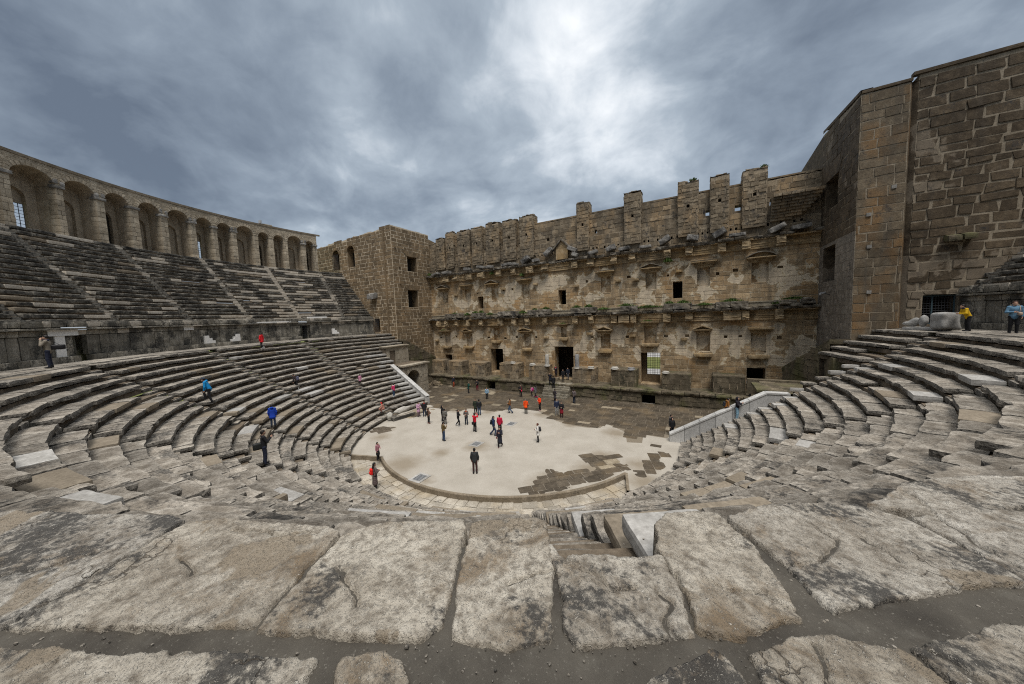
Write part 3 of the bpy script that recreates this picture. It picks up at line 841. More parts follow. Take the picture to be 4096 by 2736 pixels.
def make_slab(name, poly, label, idx, st=0.0135):
    pa = np.array(poly)
    lo, hi = pa.min(0)-0.06, pa.max(0)+0.06
    nx, ny = int((hi[0]-lo[0])/st)+1, int((hi[1]-lo[1])/st)+1
    X, Y = np.meshgrid(lo[0]+np.arange(nx)*st, lo[1]+np.arange(ny)*st, indexing='ij')
    P = np.stack([X.ravel(), Y.ravel()], 1)
    P3 = np.concatenate([P, np.full((len(P), 1), idx*3.3)], 1)
    sd_ = polysd(P, poly)+(0.016 if name in ('b', 'c') else 0.027)+0.026*fbm(P3, 5, 3, 31)+0.016*fbm(P3, 22, 3, 8)
    edge = np.clip(sd_/0.014, 0, 1)
    top = 8.6+0.016*fbm(P3, 1.6, 2, 3)+0.012*fbm(P3, 6, 3, 5)+0.007*fbm(P3, 24, 3, 15)
    top += 0.010*np.clip(vnoise(P3, 17, 4)-0.25, 0, 1)
    if name in CRACKS:
        wob = np.stack([fbm(P3, 9, 3, 61), fbm(P3, 9, 3, 67)], 1)*0.035
        cd_ = crackdist(P+wob, CRACKS[name])
        top -= 0.055*np.clip(1.2-cd_/0.0125, 0, 1)+0.010*np.clip(1-cd_/0.06, 0, 1)
    rr = np.hypot(P[:, 0], P[:, 1])
    floor_ = np.where(rr < 27.25, 8.24, 8.47)
    z = floor_+(top-floor_)*np.sqrt(1-(1-edge)**2)
    keep = sd_ > -0.012
    quads = []
    k2 = keep.reshape(nx, ny)
    i, j = np.meshgrid(np.arange(nx-1), np.arange(ny-1), indexing='ij')
    ok = k2[:-1, :-1] & k2[1:, :-1] & k2[1:, 1:] & k2[:-1, 1:]
    i, j = i[ok], j[ok]
    q = np.stack([i*ny+j, (i+1)*ny+j, (i+1)*ny+j+1, i*ny+j+1], 1)
    used = np.unique(q)
    mp = np.full(nx*ny, -1)
    mp[used] = np.arange(len(used))
    V = np.concatenate([P, z[:, None]], 1)[used]
    q = mp[q]
    # skirt: boundary edges run down so that the slab is a solid lump
    e = np.concatenate([q[:, [0, 1]], q[:, [1, 2]], q[:, [2, 3]], q[:, [3, 0]]])
    es = np.sort(e, 1)
    _, inv, cnt = np.unique(es[:, 0]*10**7+es[:, 1], return_inverse=True, return_counts=True)
    be = e[cnt[inv] == 1]
    nb = len(V)
    bv = np.unique(be)
    mp2 = {b: nb+n_ for n_, b in enumerate(bv)}
    low_ = V[bv].copy()
    low_[:, 2] -= 0.16
    V = np.concatenate([V, low_])
    sk = np.array([[b, a, mp2[a], mp2[b]] for a, b in be])
    mb = MB()
    mb.add(V, q, 0, SLABRND[idx-1])
    mb.Q.append(sk)
    mb.M.append(np.zeros(len(sk), int))
    mb.A.append(np.full(len(sk), SLABRND[idx-1]))
    o = mb.build('paving_slab', M_SLAB, None, smooth=True)
    tag(o, label, 'paving slab', 'big slabs along the edge of the walkway')
    return o
for i_, (nm, poly, lab) in enumerate(SLABS):
    make_slab(nm, poly, lab, i_+1)

# remaining paving of the walkway ring (two rings of slabs behind the edge row), one sheet of slabs
pg = MB()
for (ra, rb) in ((28.24, 29.55), (29.6, 30.75)):
    th = 287.0
    while th > 73:
        L = random.uniform(0.8, 1.7)
        dth = math.degrees(L/ra)
        nm = norm180(th-dth/2)
        if not (137 < nm < 170 and ra < 29):
            seatblock(pg, 0, (ra+rb)/2, th-dth/2, L-0.05, rb-ra-0.04, 0.14, 8.6+random.uniform(-.015, .015), 0, random.random(), None, 0.02, 0.5, 0)
        th -= dth
pg.warp(lambda v: np.stack([v[:, 0]+0.02*fbm(v, 3, 2), v[:, 1]+0.02*fbm(v, 3, 2, 4), v[:, 2]+0.006*fbm(v, 3, 2, 8)], 1))
struct(pg.build('walkway_paving', M_SEAT))

# ================================================================== podium wall + upper seating
RW = 31.0
up = empty('upper_seating', (0, -33, 8.6))
tag(up, 'steep upper bank of black crusted seat rows with pale new blocks', 'seating')
ZU, NU, RU_RUN, RU_RISE = 11.42, 20, 0.345, 0.388
def upends(r):
    a = math.degrees(math.acos(7.79/r))
    return -a, a-360
# the door gaps in the podium wall (angle, half width, top)
DOORS = [(-133.4, 0.5, 10.55), (-93.9, 0.4, 10.5), (160, .5, 10.5), (118, .5, 10.5)]
pwall = MB()
th, aE = upends(RW)
while th > aE:
    L = random.choice([0.5, 0.7, 0.9, 1.1, 1.3])
    dth = math.degrees(L/RW)
    te = max(aE, th-dth)
    nm = norm180((th+te)/2)
    gap = [d_ for d_ in DOORS if abs(norm180(nm-d_[0])) < math.degrees(d_[1]/RW)]
    near = ((3, 1, 3), 0.03)
    if not gap:
        seatblock(pwall, 0, RW+0.15+random.gauss(0, .012), (th+te)/2, R(th-te)*RW-0.02, 0.32, 1.36, 10.36, 0, random.random(), near, 0.03, 0.3)
    # plinth step, frieze blocks and moulding
    if not gap:
        seatblock(pwall, 0, RW-0.08, (th+te)/2, R(th-te)*RW-0.015, 0.5, 0.42, 9.0, 0, random.random(), near, 0.04, 0.3)
    seatblock(pwall, 0, RW+0.12, (th+te)/2, R(th-te)*RW-0.01, 0.36, 0.34, 10.72, 1 if random.random() < 0.10 else 0, random.random(), near, 0.03, 0.3)
    seatblock(pwall, 0, RW-0.04, (th+te)/2, R(th-te)*RW-0.012, 0.55, 0.14, 10.87, 1 if random.random() < 0.16 else 0, random.random(), near, 0.03, 0.3)
    seatblock(pwall, 0, RW+0.06, (th+te)/2, R(th-te)*RW-0.02, 0.5, 0.42, 11.32, 1 if random.random() < 0.10 else 0, random.random(), near, 0.06, 0.5)
    th = te
pwall.warp(lambda v: vdisp(v, 2.5, 0.02, 2, 12))
pw = pwall.build('podium_wall', [M_PODW, M_UPWHITE], up)
bk = MB()
for a in np.arange(-76, -284, -1.0):
    p0, p1 = (pol(RW+0.34, a), pol(RW+0.34, a-1))
    nm = norm180(a-0.5)
    if any(abs(norm180(nm-d_[0])) < math.degrees(d_[1]/RW)+0.3 for d_ in DOORS):
        q0, q1 = pol(RW+1.7, a), pol(RW+1.7, a-1)
        bk.quad((*q0[:2], 8.5), (*q1[:2], 8.5), (*q1[:2], 10.5), (*q0[:2], 10.5), 1)
        bk.quad((*p0[:2], 10.36), (*p1[:2], 10.36), (*q1[:2], 10.36), (*q0[:2], 10.36), 1)
    else:
        bk.quad((*p0[:2], 8.5), (*p1[:2], 8.5), (*p1[:2], 11.0), (*p0[:2], 11.0), 0)
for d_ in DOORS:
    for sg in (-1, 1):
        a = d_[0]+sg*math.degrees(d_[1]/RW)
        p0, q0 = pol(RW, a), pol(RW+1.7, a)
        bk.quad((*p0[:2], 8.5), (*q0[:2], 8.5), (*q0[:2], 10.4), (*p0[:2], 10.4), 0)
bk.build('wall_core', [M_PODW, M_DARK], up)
# modern steps and patches of clean marble against the podium wall
mbw = MB()
def radial_box(mb, r0, r1, thc, w, z0, z1, mat=0):
    a = math.degrees(w/2/r0)
    P = [pol(r0, thc-a), pol(r0, thc+a), pol(r1, thc+a), pol(r1, thc-a)]
    lo_ = [(*p[:2], z0) for p in P]
    hi_ = [(*p[:2], z1) for p in P]
    mb.add(lo_+hi_, [[4, 5, 6, 7], [3, 2, 1, 0], [0, 1, 5, 4], [1, 2, 6, 5], [2, 3, 7, 6], [3, 0, 4, 7]], mat, 0.5)
radial_box(mbw, RW-0.06, RW+0.2, -136.2, 0.62, 8.8, 10.35)
mbw.build('marble_panel', M_WHITE, up)
for (tc, sg) in ((-115.2, 1), (-109.2, -1), (-86.9, 1)):
    mbw = MB()
    for s_ in range(3):
        radial_box(mbw, RW-0.30, RW+0.1, tc+sg*s_*0.55, 0.32, 8.95, 9.75-0.26*s_)
    mbw.build('stepped_block', M_WHITE, up)
for (tc, w_, z0, z1) in ((-135.8, 1.9, 10.36, 10.75), (-118.0, 0.9, 10.38, 10.85), (-101.3, 5.8, 10.72, 10.99), (-90.6, 2.6, 11.0, 11.5)):
    mbw = MB()
    radial_box(mbw, RW-0.10, RW+0.2, tc, w_, z0, z1)
    mbw.build('new_moulding', M_WHITE, up)
for d_ in DOORS[1:2]:
    gmb = MB()
    for s_ in np.linspace(-d_[1], d_[1], 7):
        a = d_[0]+math.degrees(s_/RW)
        gmb.tube([pol(RW+0.25, a, 8.6), pol(RW+0.25, a, 10.35)], 0.02, 4)
    for zz_ in np.linspace(8.9, 10.2, 6):
        gmb.tube([pol(RW+0.25, d_[0]-math.degrees(d_[1]/RW), zz_), pol(RW+0.25, d_[0]+math.degrees(d_[1]/RW), zz_)], 0.015, 4)
    gmb.build('grille', M_IRON, up)

ustairs = [-83.4-11.1*j for j in range(0, 19)]
def stairtone(s): return 0.85 if -96 < s < -93 else (0.5 if -108 < s < -104 else 0.18)
ucut = [-99.5, -121.7, -143.9, -166.1, -188.3, -210.45, -232.6, -254.9]
uwedges = []
for w_ in range(len(ucut)+1):
    e_ = empty('wedge', (*pol(34, (([-75]+ucut+[-285])[w_]+([-75]+ucut+[-285])[w_+1])/2)[:2], 15.0))
    e_.parent = up
    e_.matrix_parent_inverse = up.matrix_basis.inverted()
    uwedges.append(e_)
core2 = MB()
for k in range(NU):
    r, z = RW+0.25+RU_RUN*k, ZU+RU_RISE*k
    a0, a1 = upends(r)
    mb = MB()
    th = a0
    lastw = 0
    hw = math.degrees(0.30/r)
    while th > a1+.05:
        hit = [s_ for s_ in ustairs if abs(th-s_) <= hw+1e-3 and th > s_-hw+1e-3]
        if hit:
            s_ = hit[0]
            pale = random.random() < stairtone(s_)
            near = ((2, 2, 2), .03)
            for (ra, rb, zt) in ((r-0.06, r+0.17, z-0.2), (r+0.15, r+RU_RUN+0.05, z-0.01)):
                seatblock(mb, 0, (ra+rb)/2, s_, 0.57, rb-ra, 0.24, zt, 1 if pale else 0, random.random(), near, 0.02, 0.5)
            th = s_-hw-2e-3
            continue
        L = random.uniform(0.9, 2.1)
        te = max(a1, th-math.degrees(L/r))
        for s_ in ustairs:
            if te < s_+hw and th > s_+hw:
                te = s_+hw
        mid = (th+te)/2
        if th-te < 0.25:
            th = te-1e-4
            continue
        cl_ = vnoise(np.array([[mid*0.16, k*0.5, 3.0]]), 1.0, 6)[0]
        right = max(0, 1-abs(mid+93)/17)
        pwh = 0.03+0.12*max(0, cl_)+0.30*right+(0.05 if k > 16 else 0)
        wh = random.random() < (pwh+0.3*lastw*(random.random() < .6))
        lastw = 1-lastw*0.5 if wh else 0
        hg = random.uniform(0.25, 0.29)
        backside = not (-158 < norm180(mid) < -74 or 74 < norm180(mid) < 112)
        near = ((2, 2, 2), .04) if backside else ((5, 3, 3), .04)
        if random.random() > 0.02:
            seatblock(mb, 0, r-0.10+0.27, mid, R(th-te)*r-0.02, 0.54, hg, z+random.gauss(0, 0.01), 1 if wh else (2 if random.random() < 0.04 else 0), random.random(), near, 0.03 if wh else 0.06, 0.4 if wh else 0.8, 0.0 if wh else random.choice([0.04, 0.08, 0.13]))
        th = te
    V = np.concatenate(mb.V)
    V2 = vdisp(V, 2.0, 0.03, 2, 3)
    i = 0
    for j in range(len(mb.V)):
        n_ = len(mb.V[j])
        if mb.M[j][0] != 1:
            mb.V[j] = V2[i:i+n_]
        i += n_
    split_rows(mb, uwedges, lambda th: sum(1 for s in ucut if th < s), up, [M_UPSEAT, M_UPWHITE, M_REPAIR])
    for t0, t1 in zip(np.linspace(a0, a1, 130)[:-1], np.linspace(a0, a1, 130)[1:]):
        core2.quad(pol(r+0.04, t0, z-RU_RISE-.1), pol(r+0.06, t0, z-0.16), pol(r+0.06, t1, z-0.16), pol(r+0.04, t1, z-RU_RISE-.1))
        core2.quad(pol(r+0.06, t0, z-0.16), pol(r+0.6, t0, z-0.15), pol(r+0.6, t1, z-0.15), pol(r+0.06, t1, z-0.16))
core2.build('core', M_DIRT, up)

# ================================================================== gallery
RG, ZGB, ZGT, RGB = 38.2, 18.75, 24.42, 39.8
gal = empty('arcade_gallery', (0, -39, ZGB))
tag(gal, 'vaulted stone arcade crowning the upper seating, open round arches facing inward', 'arcade')
PIERS = [(-84.18, -83.2), (-86.70, -85.64), (-90.40, -89.40), (-93.28, -92.18), (-96.16, -95.07), (-100.01, -98.95), (-103.15, -102.15), (-106.54, -105.46), (-110.62, -109.47), (-114.52, -113.21), (-118.26, -117.11), (-122.27, -121.32), (-127.15, -126.0)]
PIERS = [(a+0.10, b-0.10) for a, b in PIERS]
t_ = -127.15
while t_ > -274:
    t_ -= 3.95
    PIERS.append((t_-0.6, t_+0.55))

cap = MB()
colpier = set()
for i, (a, b) in enumerate(PIERS):
    pm = MB()
    mid = (a+b)/2
    front = R(b-a)*RG
    if -160 < a or True:
        # pier as courses of blocks: front faces and the cross wall behind
        z = ZGB
        zs = 22.85
        while z < zs-0.05:
            h_ = random.uniform(0.34, 0.62)
            if z+h_ > zs-0.2: h_ = zs-z
            nseg = 1 if random.random() < .4 else 2
            cut = random.uniform(0.35, 0.65)
            for s_ in range(nseg):
                u0, u1 = (0, 1) if nseg == 1 else ((0, cut), (cut, 1))[s_]
                seatblock(pm, 0, RG+0.35+random.gauss(0, .012), a+(b-a)*(u0+u1)/2, front*(u1-u0)-0.012, 0.7, h_-0.012, z+h_, 0, random.random(), ((2, 2, 2), .02), 0.02, 0.3)
            z += h_
    pm.warp(lambda v: vdisp(v, 3, 0.02, 2, 2))
    # cross wall
    for sg in (a, b):
        P0, P1 = pol(RG+0.65, sg+(0.06 if sg == a else -0.06)), pol(RGB, sg)
        pm.quad((*P0[:2], ZGB), (*P1[:2], ZGB), (*P1[:2], 23.2), (*P0[:2], 23.2), 1, 0.5)
    if i in colpier:
        n_ = 12
        pm.add(*[np.array(x_) for x_ in ([], [])]) if False else None
        c0 = pol(RG+0.16, mid)
        pm.lathe([(0.40, ZGB), (0.39, 20.2), (0.37, 22.6)], (c0[0], c0[1], 0), 14, 0, 0.7)
    po = pm.build('pier', [M_GAL, M_GALIN], gal)
    if i not in (2, 3, 4) and random.random() < 0.85:
        cp_ = MB()
        seatblock(cp_, 0, RG+0.16, mid, front+0.16, 0.66, 0.26, 22.98, 0, random.random(), ((5, 4, 3), .05), 0.05, 2.0, 0.1)
        if i % 3:
            for sg in (-1, 1):
                seatblock(cp_, 0, RG+0.10, mid+sg*math.degrees(0.22/RG), 0.30, 0.45, 0.42, 23.42+random.uniform(-.1, .1), 0, random.random(), ((4, 4, 4), .05), 0.06, 6.0, 0.15)
        cp_.warp(lambda v: vdisp(v, 4, 0.05, 2, 2))
        cp_.build('capital', M_CAP, po)
# arch walls and vaults, bay by bay
for i in range(len(PIERS)-1):
    (a, _), (_, b) = PIERS[i], PIERS[i+1]
    # bay between left edge a of pier i and right edge b of pier i+1 (angles decrease)
    r0 = a
    r1 = b
    w = R(r0-r1)*RG/2
    zs = 22.85
    rise = min(w, 0.98)
    NS = 14
    S = [(math.cos(math.pi*s_/NS), math.sin(math.pi*s_/NS)) for s_ in range(NS+1)]
    curve = [((r0+r1)/2+(r0-r1)/2*c_, zs+rise*s_) for c_, s_ in S]
    vm = MB()
    for (t0, z0), (t1, z1) in zip(curve[:-1], curve[1:]):
        vm.quad(pol(RG, t0, z0), pol(RG, t1, z1), pol(RG, t1, ZGT), pol(RG, t0, ZGT), 0, 0.5)
        vm.quad(pol(RG, t0, z0), pol(RGB, t0, z0), pol(RGB, t1, z1), pol(RG, t1, z1), 1, 0.5)
        # voussoirs
        if True:
            zc, tc = (z0+z1)/2, (t0+t1)/2
            c_, s_ = math.cos(math.pi*(S.index((S[0]))+0.5)/NS), 0
    for s_ in range(NS):
        an = math.pi*(s_+0.5)/NS
        cx_, cz_ = math.cos(an), math.sin(an)
        rr_ = 0.17
        tcx = (r0+r1)/2+math.degrees((w+rr_)*cx_/RG)
        zc = zs+(rise+rr_)*cz_
        v, q = rbox(np.array([0.16, 0.05, 0.5*math.pi*(w+rise)/2/NS-0.015]), 0.01, (2, 1, 2))
        vx = v[:, 0]*cx_-v[:, 2]*cz_
        vz = v[:, 0]*cz_+v[:, 2]*cx_
        rr2 = RG+v[:, 1]*1.0-0.0
        th_ = R(tcx)+vx/RG
        vm.add(np.stack([rr2*np.sin(th_), rr2*np.cos(th_), zc+vz], 1), q, 0, random.random())
    # rubble wall above the arches: small irregular stones proud of the face
    z = zs+0.1
    while z < ZGT-0.03:
        h_ = random.uniform(0.10, 0.17)
        t0 = PIERS[i][1]
        while t0 > PIERS[i+1][1]:
            L = random.uniform(0.2, 0.5)
            dth = math.degrees(L/RG)
            tm = t0-dth/2
            dx = abs(R(tm-(r0+r1)/2)*RG)
            zarch = zs+rise*math.sqrt(max(0, 1-(dx/w)**2)) if dx < w else -1
            inside = (dx < w+0.30) and (zarch > 0 and z < zarch+0.34 or dx >= w and z < zs+0.3)
            if not inside and z+h_ < ZGT+0.02:
                seatblock(vm, 0, RG+0.02, tm, L-0.025, 0.09, h_-0.02, z+h_, 0, random.random(), ((2, 1, 1), .02), 0.015, 1.0)
            t0 -= dth
        z += h_
    # spandrel above pier i
    pa_, pb_ = PIERS[i]
    vm.quad(pol(RG, pb_, zs), pol(RG, pa_, zs), pol(RG, pa_, ZGT), pol(RG, pb_, ZGT), 0, 0.5)
    # back wall of the bay with an arched niche or barred window
    wb = min(0.72, w*0.66)
    tcn = (r0+r1)/2
    hw_ = math.degrees(wb/RGB)
    zt = 21.7
    def back(t0, t1, z0, z1, mat=1):
        vm.quad(pol(RGB, t0, z0), pol(RGB, t1, z0), pol(RGB, t1, z1), pol(RGB, t0, z1), mat, 0.5)
    back(r0+0.3, tcn+hw_, ZGB, 24.3)
    back(tcn-hw_, r1-0.3, ZGB, 24.3)
    for s_ in range(8):
        an0, an1 = math.pi*s_/8, math.pi*(s_+1)/8
        back(tcn+hw_*math.cos(an0), tcn+hw_*math.cos(an1), 0, 0) if False else None
        ta, tb = tcn+hw_*math.cos(an0), tcn+hw_*math.cos(an1)
        za, zb_ = zt+wb*math.sin(an0), zt+wb*math.sin(an1)
        vm.quad(pol(RGB, ta, za), pol(RGB, tb, zb_), pol(RGB, tb, 24.3), pol(RGB, ta, 24.3), 1, 0.5)
        vm.quad(pol(RGB, ta, za), pol(RGB+0.32, ta, za), pol(RGB+0.32, tb, zb_), pol(RGB, tb, zb_), 1, 0.5)
    for sg in (-1, 1):
        vm.quad(pol(RGB, tcn+sg*hw_, ZGB), pol(RGB+0.32, tcn+sg*hw_, ZGB), pol(RGB+0.32, tcn+sg*hw_, zt), pol(RGB, tcn+sg*hw_, zt), 1, 0.5)
    isopen = i in (6, 11)
    if not isopen:
        vm.quad(pol(RGB+0.32, tcn+hw_, ZGB), pol(RGB+0.32, tcn-hw_, ZGB), pol(RGB+0.32, tcn-hw_, 22.6), pol(RGB+0.32, tcn+hw_, 22.6), 1 if i % 3 else 2, 0.3)
    else:
        vm.quad(pol(RGB+0.32, tcn+hw_, 21.2), pol(RGB+0.32, tcn-hw_, 21.2), pol(RGB+0.32, tcn-hw_, 22.6), pol(RGB+0.32, tcn+hw_, 22.6), 1, 0.3)
        gm = MB()
        for s_ in np.linspace(-1, 1, 6):
            gm.tube([pol(RGB+0.28, tcn+hw_*s_, ZGB), pol(RGB+0.28, tcn+hw_*s_, 21.2)], 0.022, 4)
        for zz_ in np.arange(ZGB, 21.2, 0.27):
            gm.tube([pol(RGB+0.28, tcn-hw_, zz_), pol(RGB+0.28, tcn+hw_, zz_)], 0.018, 4)
        gm.build('grille', M_IRON, gal)
    # floor
    vm.quad(pol(RG-0.2, r0+.5, ZGB+0.02), pol(RG-0.2, r1-.5, ZGB+0.02), pol(RGB+.32, r1-.5, ZGB+0.02), pol(RGB+.32, r0+.5, ZGB+0.02), 1, 0.5)
    vm.build('arch', [M_GAL, M_GALIN, M_DARK], gal)
rf = MB()
aa = np.linspace(-82.5, -277.5, 120)
for t0, t1 in zip(aa[:-1], aa[1:]):
    for (ra, za, rb, zb) in ((RG+0.1, ZGT-0.02, RG-0.07, ZGT-0.02), (RG-0.07, ZGT-0.02, RG-0.09, ZGT+0.2), (RG-0.09, ZGT+0.2, 42.2, ZGT+0.26), (42.2, ZGT+0.26, 42.2, 22.9)):
        rf.quad(pol(ra, t0, za), pol(rb, t0, zb), pol(rb, t1, zb), pol(ra, t1, za), 0, 0.5)
    if False:
        pass
rf.build('roof', M_KERB, gal)

# grit and small stones lying in the mortar channel
gb_ = MB()
for i in range(700):
    th = random.uniform(140, 166)
    rr_ = random.choice([random.uniform(28.02, 28.26), random.uniform(27.2, 28.6)])
    sz = random.choice([.003, .004, .005, .006, .008, .012])*random.uniform(.7, 1.3)
    v, q = template(3, 3, 3)
    v = v/np.linalg.norm(v, axis=1, keepdims=True)*(1+0.35*fbm(v+i*1.7, 1.1, 2)[:, None])*np.array([sz, sz*random.uniform(.6, 1), sz*.6])
    a = random.uniform(0, 3)
    v = np.stack([v[:, 0]*math.cos(a)-v[:, 1]*math.sin(a), v[:, 0]*math.sin(a)+v[:, 1]*math.cos(a), v[:, 2]], 1)
    gb_.add(v+pol(rr_, th, 8.572), q, 0, random.random())
o = gb_.build('gravel_grit', M_SEAT)
o['kind'] = 'stuff'
tag(o, 'small grit and pebbles scattered in the dark mortar channel between the slabs', 'grit')
# ================================================================== ashlar walls
def sub_rect(rects, h):
    o = []
    for (a, b, c, d_) in rects:
        if h[1] <= a or h[0] >= b or h[3] <= c or h[2] >= d_:
            o.append((a, b, c, d_))
            continue
        if h[0] > a: o.append((a, h[0], c, d_))
        if h[1] < b: o.append((h[1], b, c, d_))
        x0, x1 = max(a, h[0]), min(b, h[1])
        if h[2] > c: o.append((x0, x1, c, h[2]))
        if h[3] < d_: o.append((x0, x1, h[3], d_))
    return o
def ashlar(mb, O, U, Nn, u0, u1, z0, z1, holes=(), ch=(0.42, 0.6), bl=(0.7, 1.5), relief=(0.0, 0.03), joint=0.018, mats=(0, 1), top=None, jit=0.012, matf=None, back=True, bevel=0.012):
    O, U, Nn = np.array(O, float), np.array(U, float), np.array(Nn, float)
    flip = np.cross(U, (0, 0, 1.0))@Nn < 0
    def P(u, z, n): return O+U*u+np.array([0, 0, z])+Nn*n
    if back:
        zcut = (lambda u: top(u)-0.12) if top else None
        us = sorted({u0, u1, *([float(x) for x in np.arange(u0, u1, 0.6)] if top else []), *[max(u0, min(u1, h[0])) for h in holes], *[max(u0, min(u1, h[1])) for h in holes]})
        zs = sorted({z0, z1, *[max(z0, min(z1, h[2])) for h in holes], *[max(z0, min(z1, h[3])) for h in holes]})
        for a, b in zip(us[:-1], us[1:]):
            for c, d_ in zip(zs[:-1], zs[1:]):
                um, zm = (a+b)/2, (c+d_)/2
                if any(h[0] < um < h[1] and h[2] < zm < h[3] for h in holes):
                    continue
                if top and c > zcut(um): continue
                dt_ = min(d_, zcut(um)) if top else d_
                q = [P(a, c, 0), P(b, c, 0), P(b, dt_, 0), P(a, dt_, 0)]
                mb.quad(*(q[::-1] if flip else q), mats[1], 0.5)
    z = z0
    while z < z1-0.02:
        h_ = random.uniform(*ch)
        if z+h_ > z1-0.2: h_ = z1-z
        u = u0-random.uniform(0, bl[0])
        while u < u1:
            l = random.uniform(*bl)
            rects = [(max(u, u0), min(u+l, u1), z, z+h_)]
            for h in holes:
                rects = sub_rect(rects, h)
            rnd = random.random()
            for (a, b, c, d_) in rects:
                if b-a < 0.09 or d_-c < 0.07: continue
                if top and d_ > top((a+b)/2)+0.05: continue
                j = joint
                n1 = random.uniform(*relief)
                def jt(): return random.gauss(0, jit)
                bo = [(a+j+jt(), c+j+jt()), (b-j+jt(), c+j+jt()), (b-j+jt(), d_-j+jt()), (a+j+jt(), d_-j+jt())]
                bi = [(bo[0][0]+bevel, bo[0][1]+bevel), (bo[1][0]-bevel, bo[1][1]+bevel), (bo[2][0]-bevel, bo[2][1]-bevel), (bo[3][0]+bevel, bo[3][1]-bevel)]
                mm = matf((a+b)/2, (c+d_)/2) if matf else mats[0]
                v = [P(x, y, -0.02) for x, y in bo]+[P(x, y, 0.004+n1+random.uniform(0, 0.006)) for x, y in bi]
                q = [[4, 5, 6, 7], [0, 1, 5, 4], [1, 2, 6, 5], [2, 3, 7, 6], [3, 0, 4, 7]]
                if flip: q = [x[::-1] for x in q]
                mb.add(v, q, mm, rnd)
            u += l
        z += h_
def reveal(mb, O, U, Nn, h, depth, mat=0, backmat=None, rnd=0.5):
    """jambs, head and sill of an opening (u0,u1,z0,z1) cut into a wall"""
    O, U, Nn = np.array(O, float), np.array(U, float), np.array(Nn, float)
    def P(u, z, n): return O+U*u+np.array([0, 0, z])+Nn*n
    a, b, c, d_ = h
    for (p, q) in (((a, c), (a, d_)), ((a, d_), (b, d_)), ((b, d_), (b, c)), ((b, c), (a, c))):
        mb.quad(P(*p, 0), P(*q, 0), P(*q, -depth), P(*p, -depth), mat, rnd)
    if backmat is not None:
        mb.quad(P(a, c, -depth), P(b, c, -depth), P(b, d_, -depth), P(a, d_, -depth), backmat, rnd)
def arch_fill(mb, O, U, Nn, h, n=0.02, mat=0, depth=1.0):
    """turn the top of a rectangular opening into a round arch"""
    O, U, Nn = np.array(O, float), np.array(U, float), np.array(Nn, float)
    def P(u, z, n_): return O+U*u+np.array([0, 0, z])+Nn*n_
    a, b, c, d_ = h
    w = (b-a)/2
    m_ = (a+b)/2
    K = 10
    for s_ in range(K):
        t0, t1 = math.pi*s_/K, math.pi*(s_+1)/K
        x0, x1 = m_+w*math.cos(t0), m_+w*math.cos(t1)
        y0, y1 = d_-w+w*math.sin(t0), d_-w+w*math.sin(t1)
        mb.quad(P(x0, y0, n), P(x0, d_+.03, n), P(x1, d_+.03, n), P(x1, y1, n), mat, 0.5)
        mb.quad(P(x0, y0, n), P(x1, y1, n), P(x1, y1, -depth), P(x0, y0, -depth), mat, 0.4)
    # voussoirs
    for s_ in range(9):
        an = math.pi*(s_+0.5)/9
        v, q = rbox(np.array([0.19, 0.03, 0.5*math.pi*(w+0.15)/9-0.012]), 0.01, (2, 1, 2))
        cx_, cz_ = math.cos(an), math.sin(an)
        uu = m_+(w+0.2)*cx_+v[:, 0]*cx_-v[:, 2]*cz_
        vz = d_-w+(w+0.2)*cz_+v[:, 0]*cz_+v[:, 2]*cx_
        mb.add(O+np.outer(uu, U)+np.outer(vz, (0, 0, 1))+np.outer(n+0.012+v[:, 1], Nn), q, mat, random.random())
def voussoir_head(mb, O, U, Nn, h, hh=0.62, n=0.03, k=5, mat=0):
    """flat arch of splayed stones over an opening"""
    O, U, Nn = np.array(O, float), np.array(U, float), np.array(Nn, float)
    a, b, c, d_ = h
    for i in range(k):
        x0, x1 = a-0.1+(b-a+0.2)*i/k, a-0.1+(b-a+0.2)*(i+1)/k
        m_ = (a+b)/2
        s0, s1 = (x0-m_)*0.42, (x1-m_)*0.42
        g_ = 0.014
        P = lambda u, z, n_: O+U*u+np.array([0, 0, z])+Nn*n_
        bo = [P(x0+g_, d_+0.01, n), P(x1-g_, d_+0.01, n), P(x1+s1-g_, d_+hh, n), P(x0+s0+g_, d_+hh, n)]
        bb = [P(x0, d_, -0.02), P(x1, d_, -0.02), P(x1+s1, d_+hh, -0.02), P(x0+s0, d_+hh, -0.02)]
        mb.add(bo+bb, [[0, 1, 2, 3], [4, 5, 1, 0], [5, 6, 2, 1], [6, 7, 3, 2], [7, 4, 0, 3]], mat, random.random())
def mesh_grille(name, O, U, h, n, nu, nz, mat, parent, rad=0.02):
    O, U = np.array(O, float), np.array(U, float)
    gm = MB()
    a, b, c, d_ = h
    N3 = np.cross(U, (0, 0, 1.0))
    for x in np.linspace(a, b, nu):
        gm.tube([O+U*x+np.array([0, 0, c])-N3*n, O+U*x+np.array([0, 0, d_])-N3*n], rad, 4)
    for z in np.linspace(c, d_, nz):
        gm.tube([O+U*a+np.array([0, 0, z])-N3*n, O+U*b+np.array([0, 0, z])-N3*n], rad*0.8, 4)
    return gm.build(name, mat, parent)

YT, WT, YS = 7.82, 24.75, 15.6
# ---------------------------------------------------------------- left tower
def rag(base_, amp, sc, seed):
    return lambda u: base_(u)+amp*float(vnoise(np.array([[u*sc, seed, 0.3]]), 1.0, seed)[0])
lt = empty('stone_tower', (-33, 12, 0))
tag(lt, 'brown stone tower with cream mortar lines at the left end of the stage wall', 'tower')
mb = MB()
Lh = [(2.45, 4.35, 0, 0)]
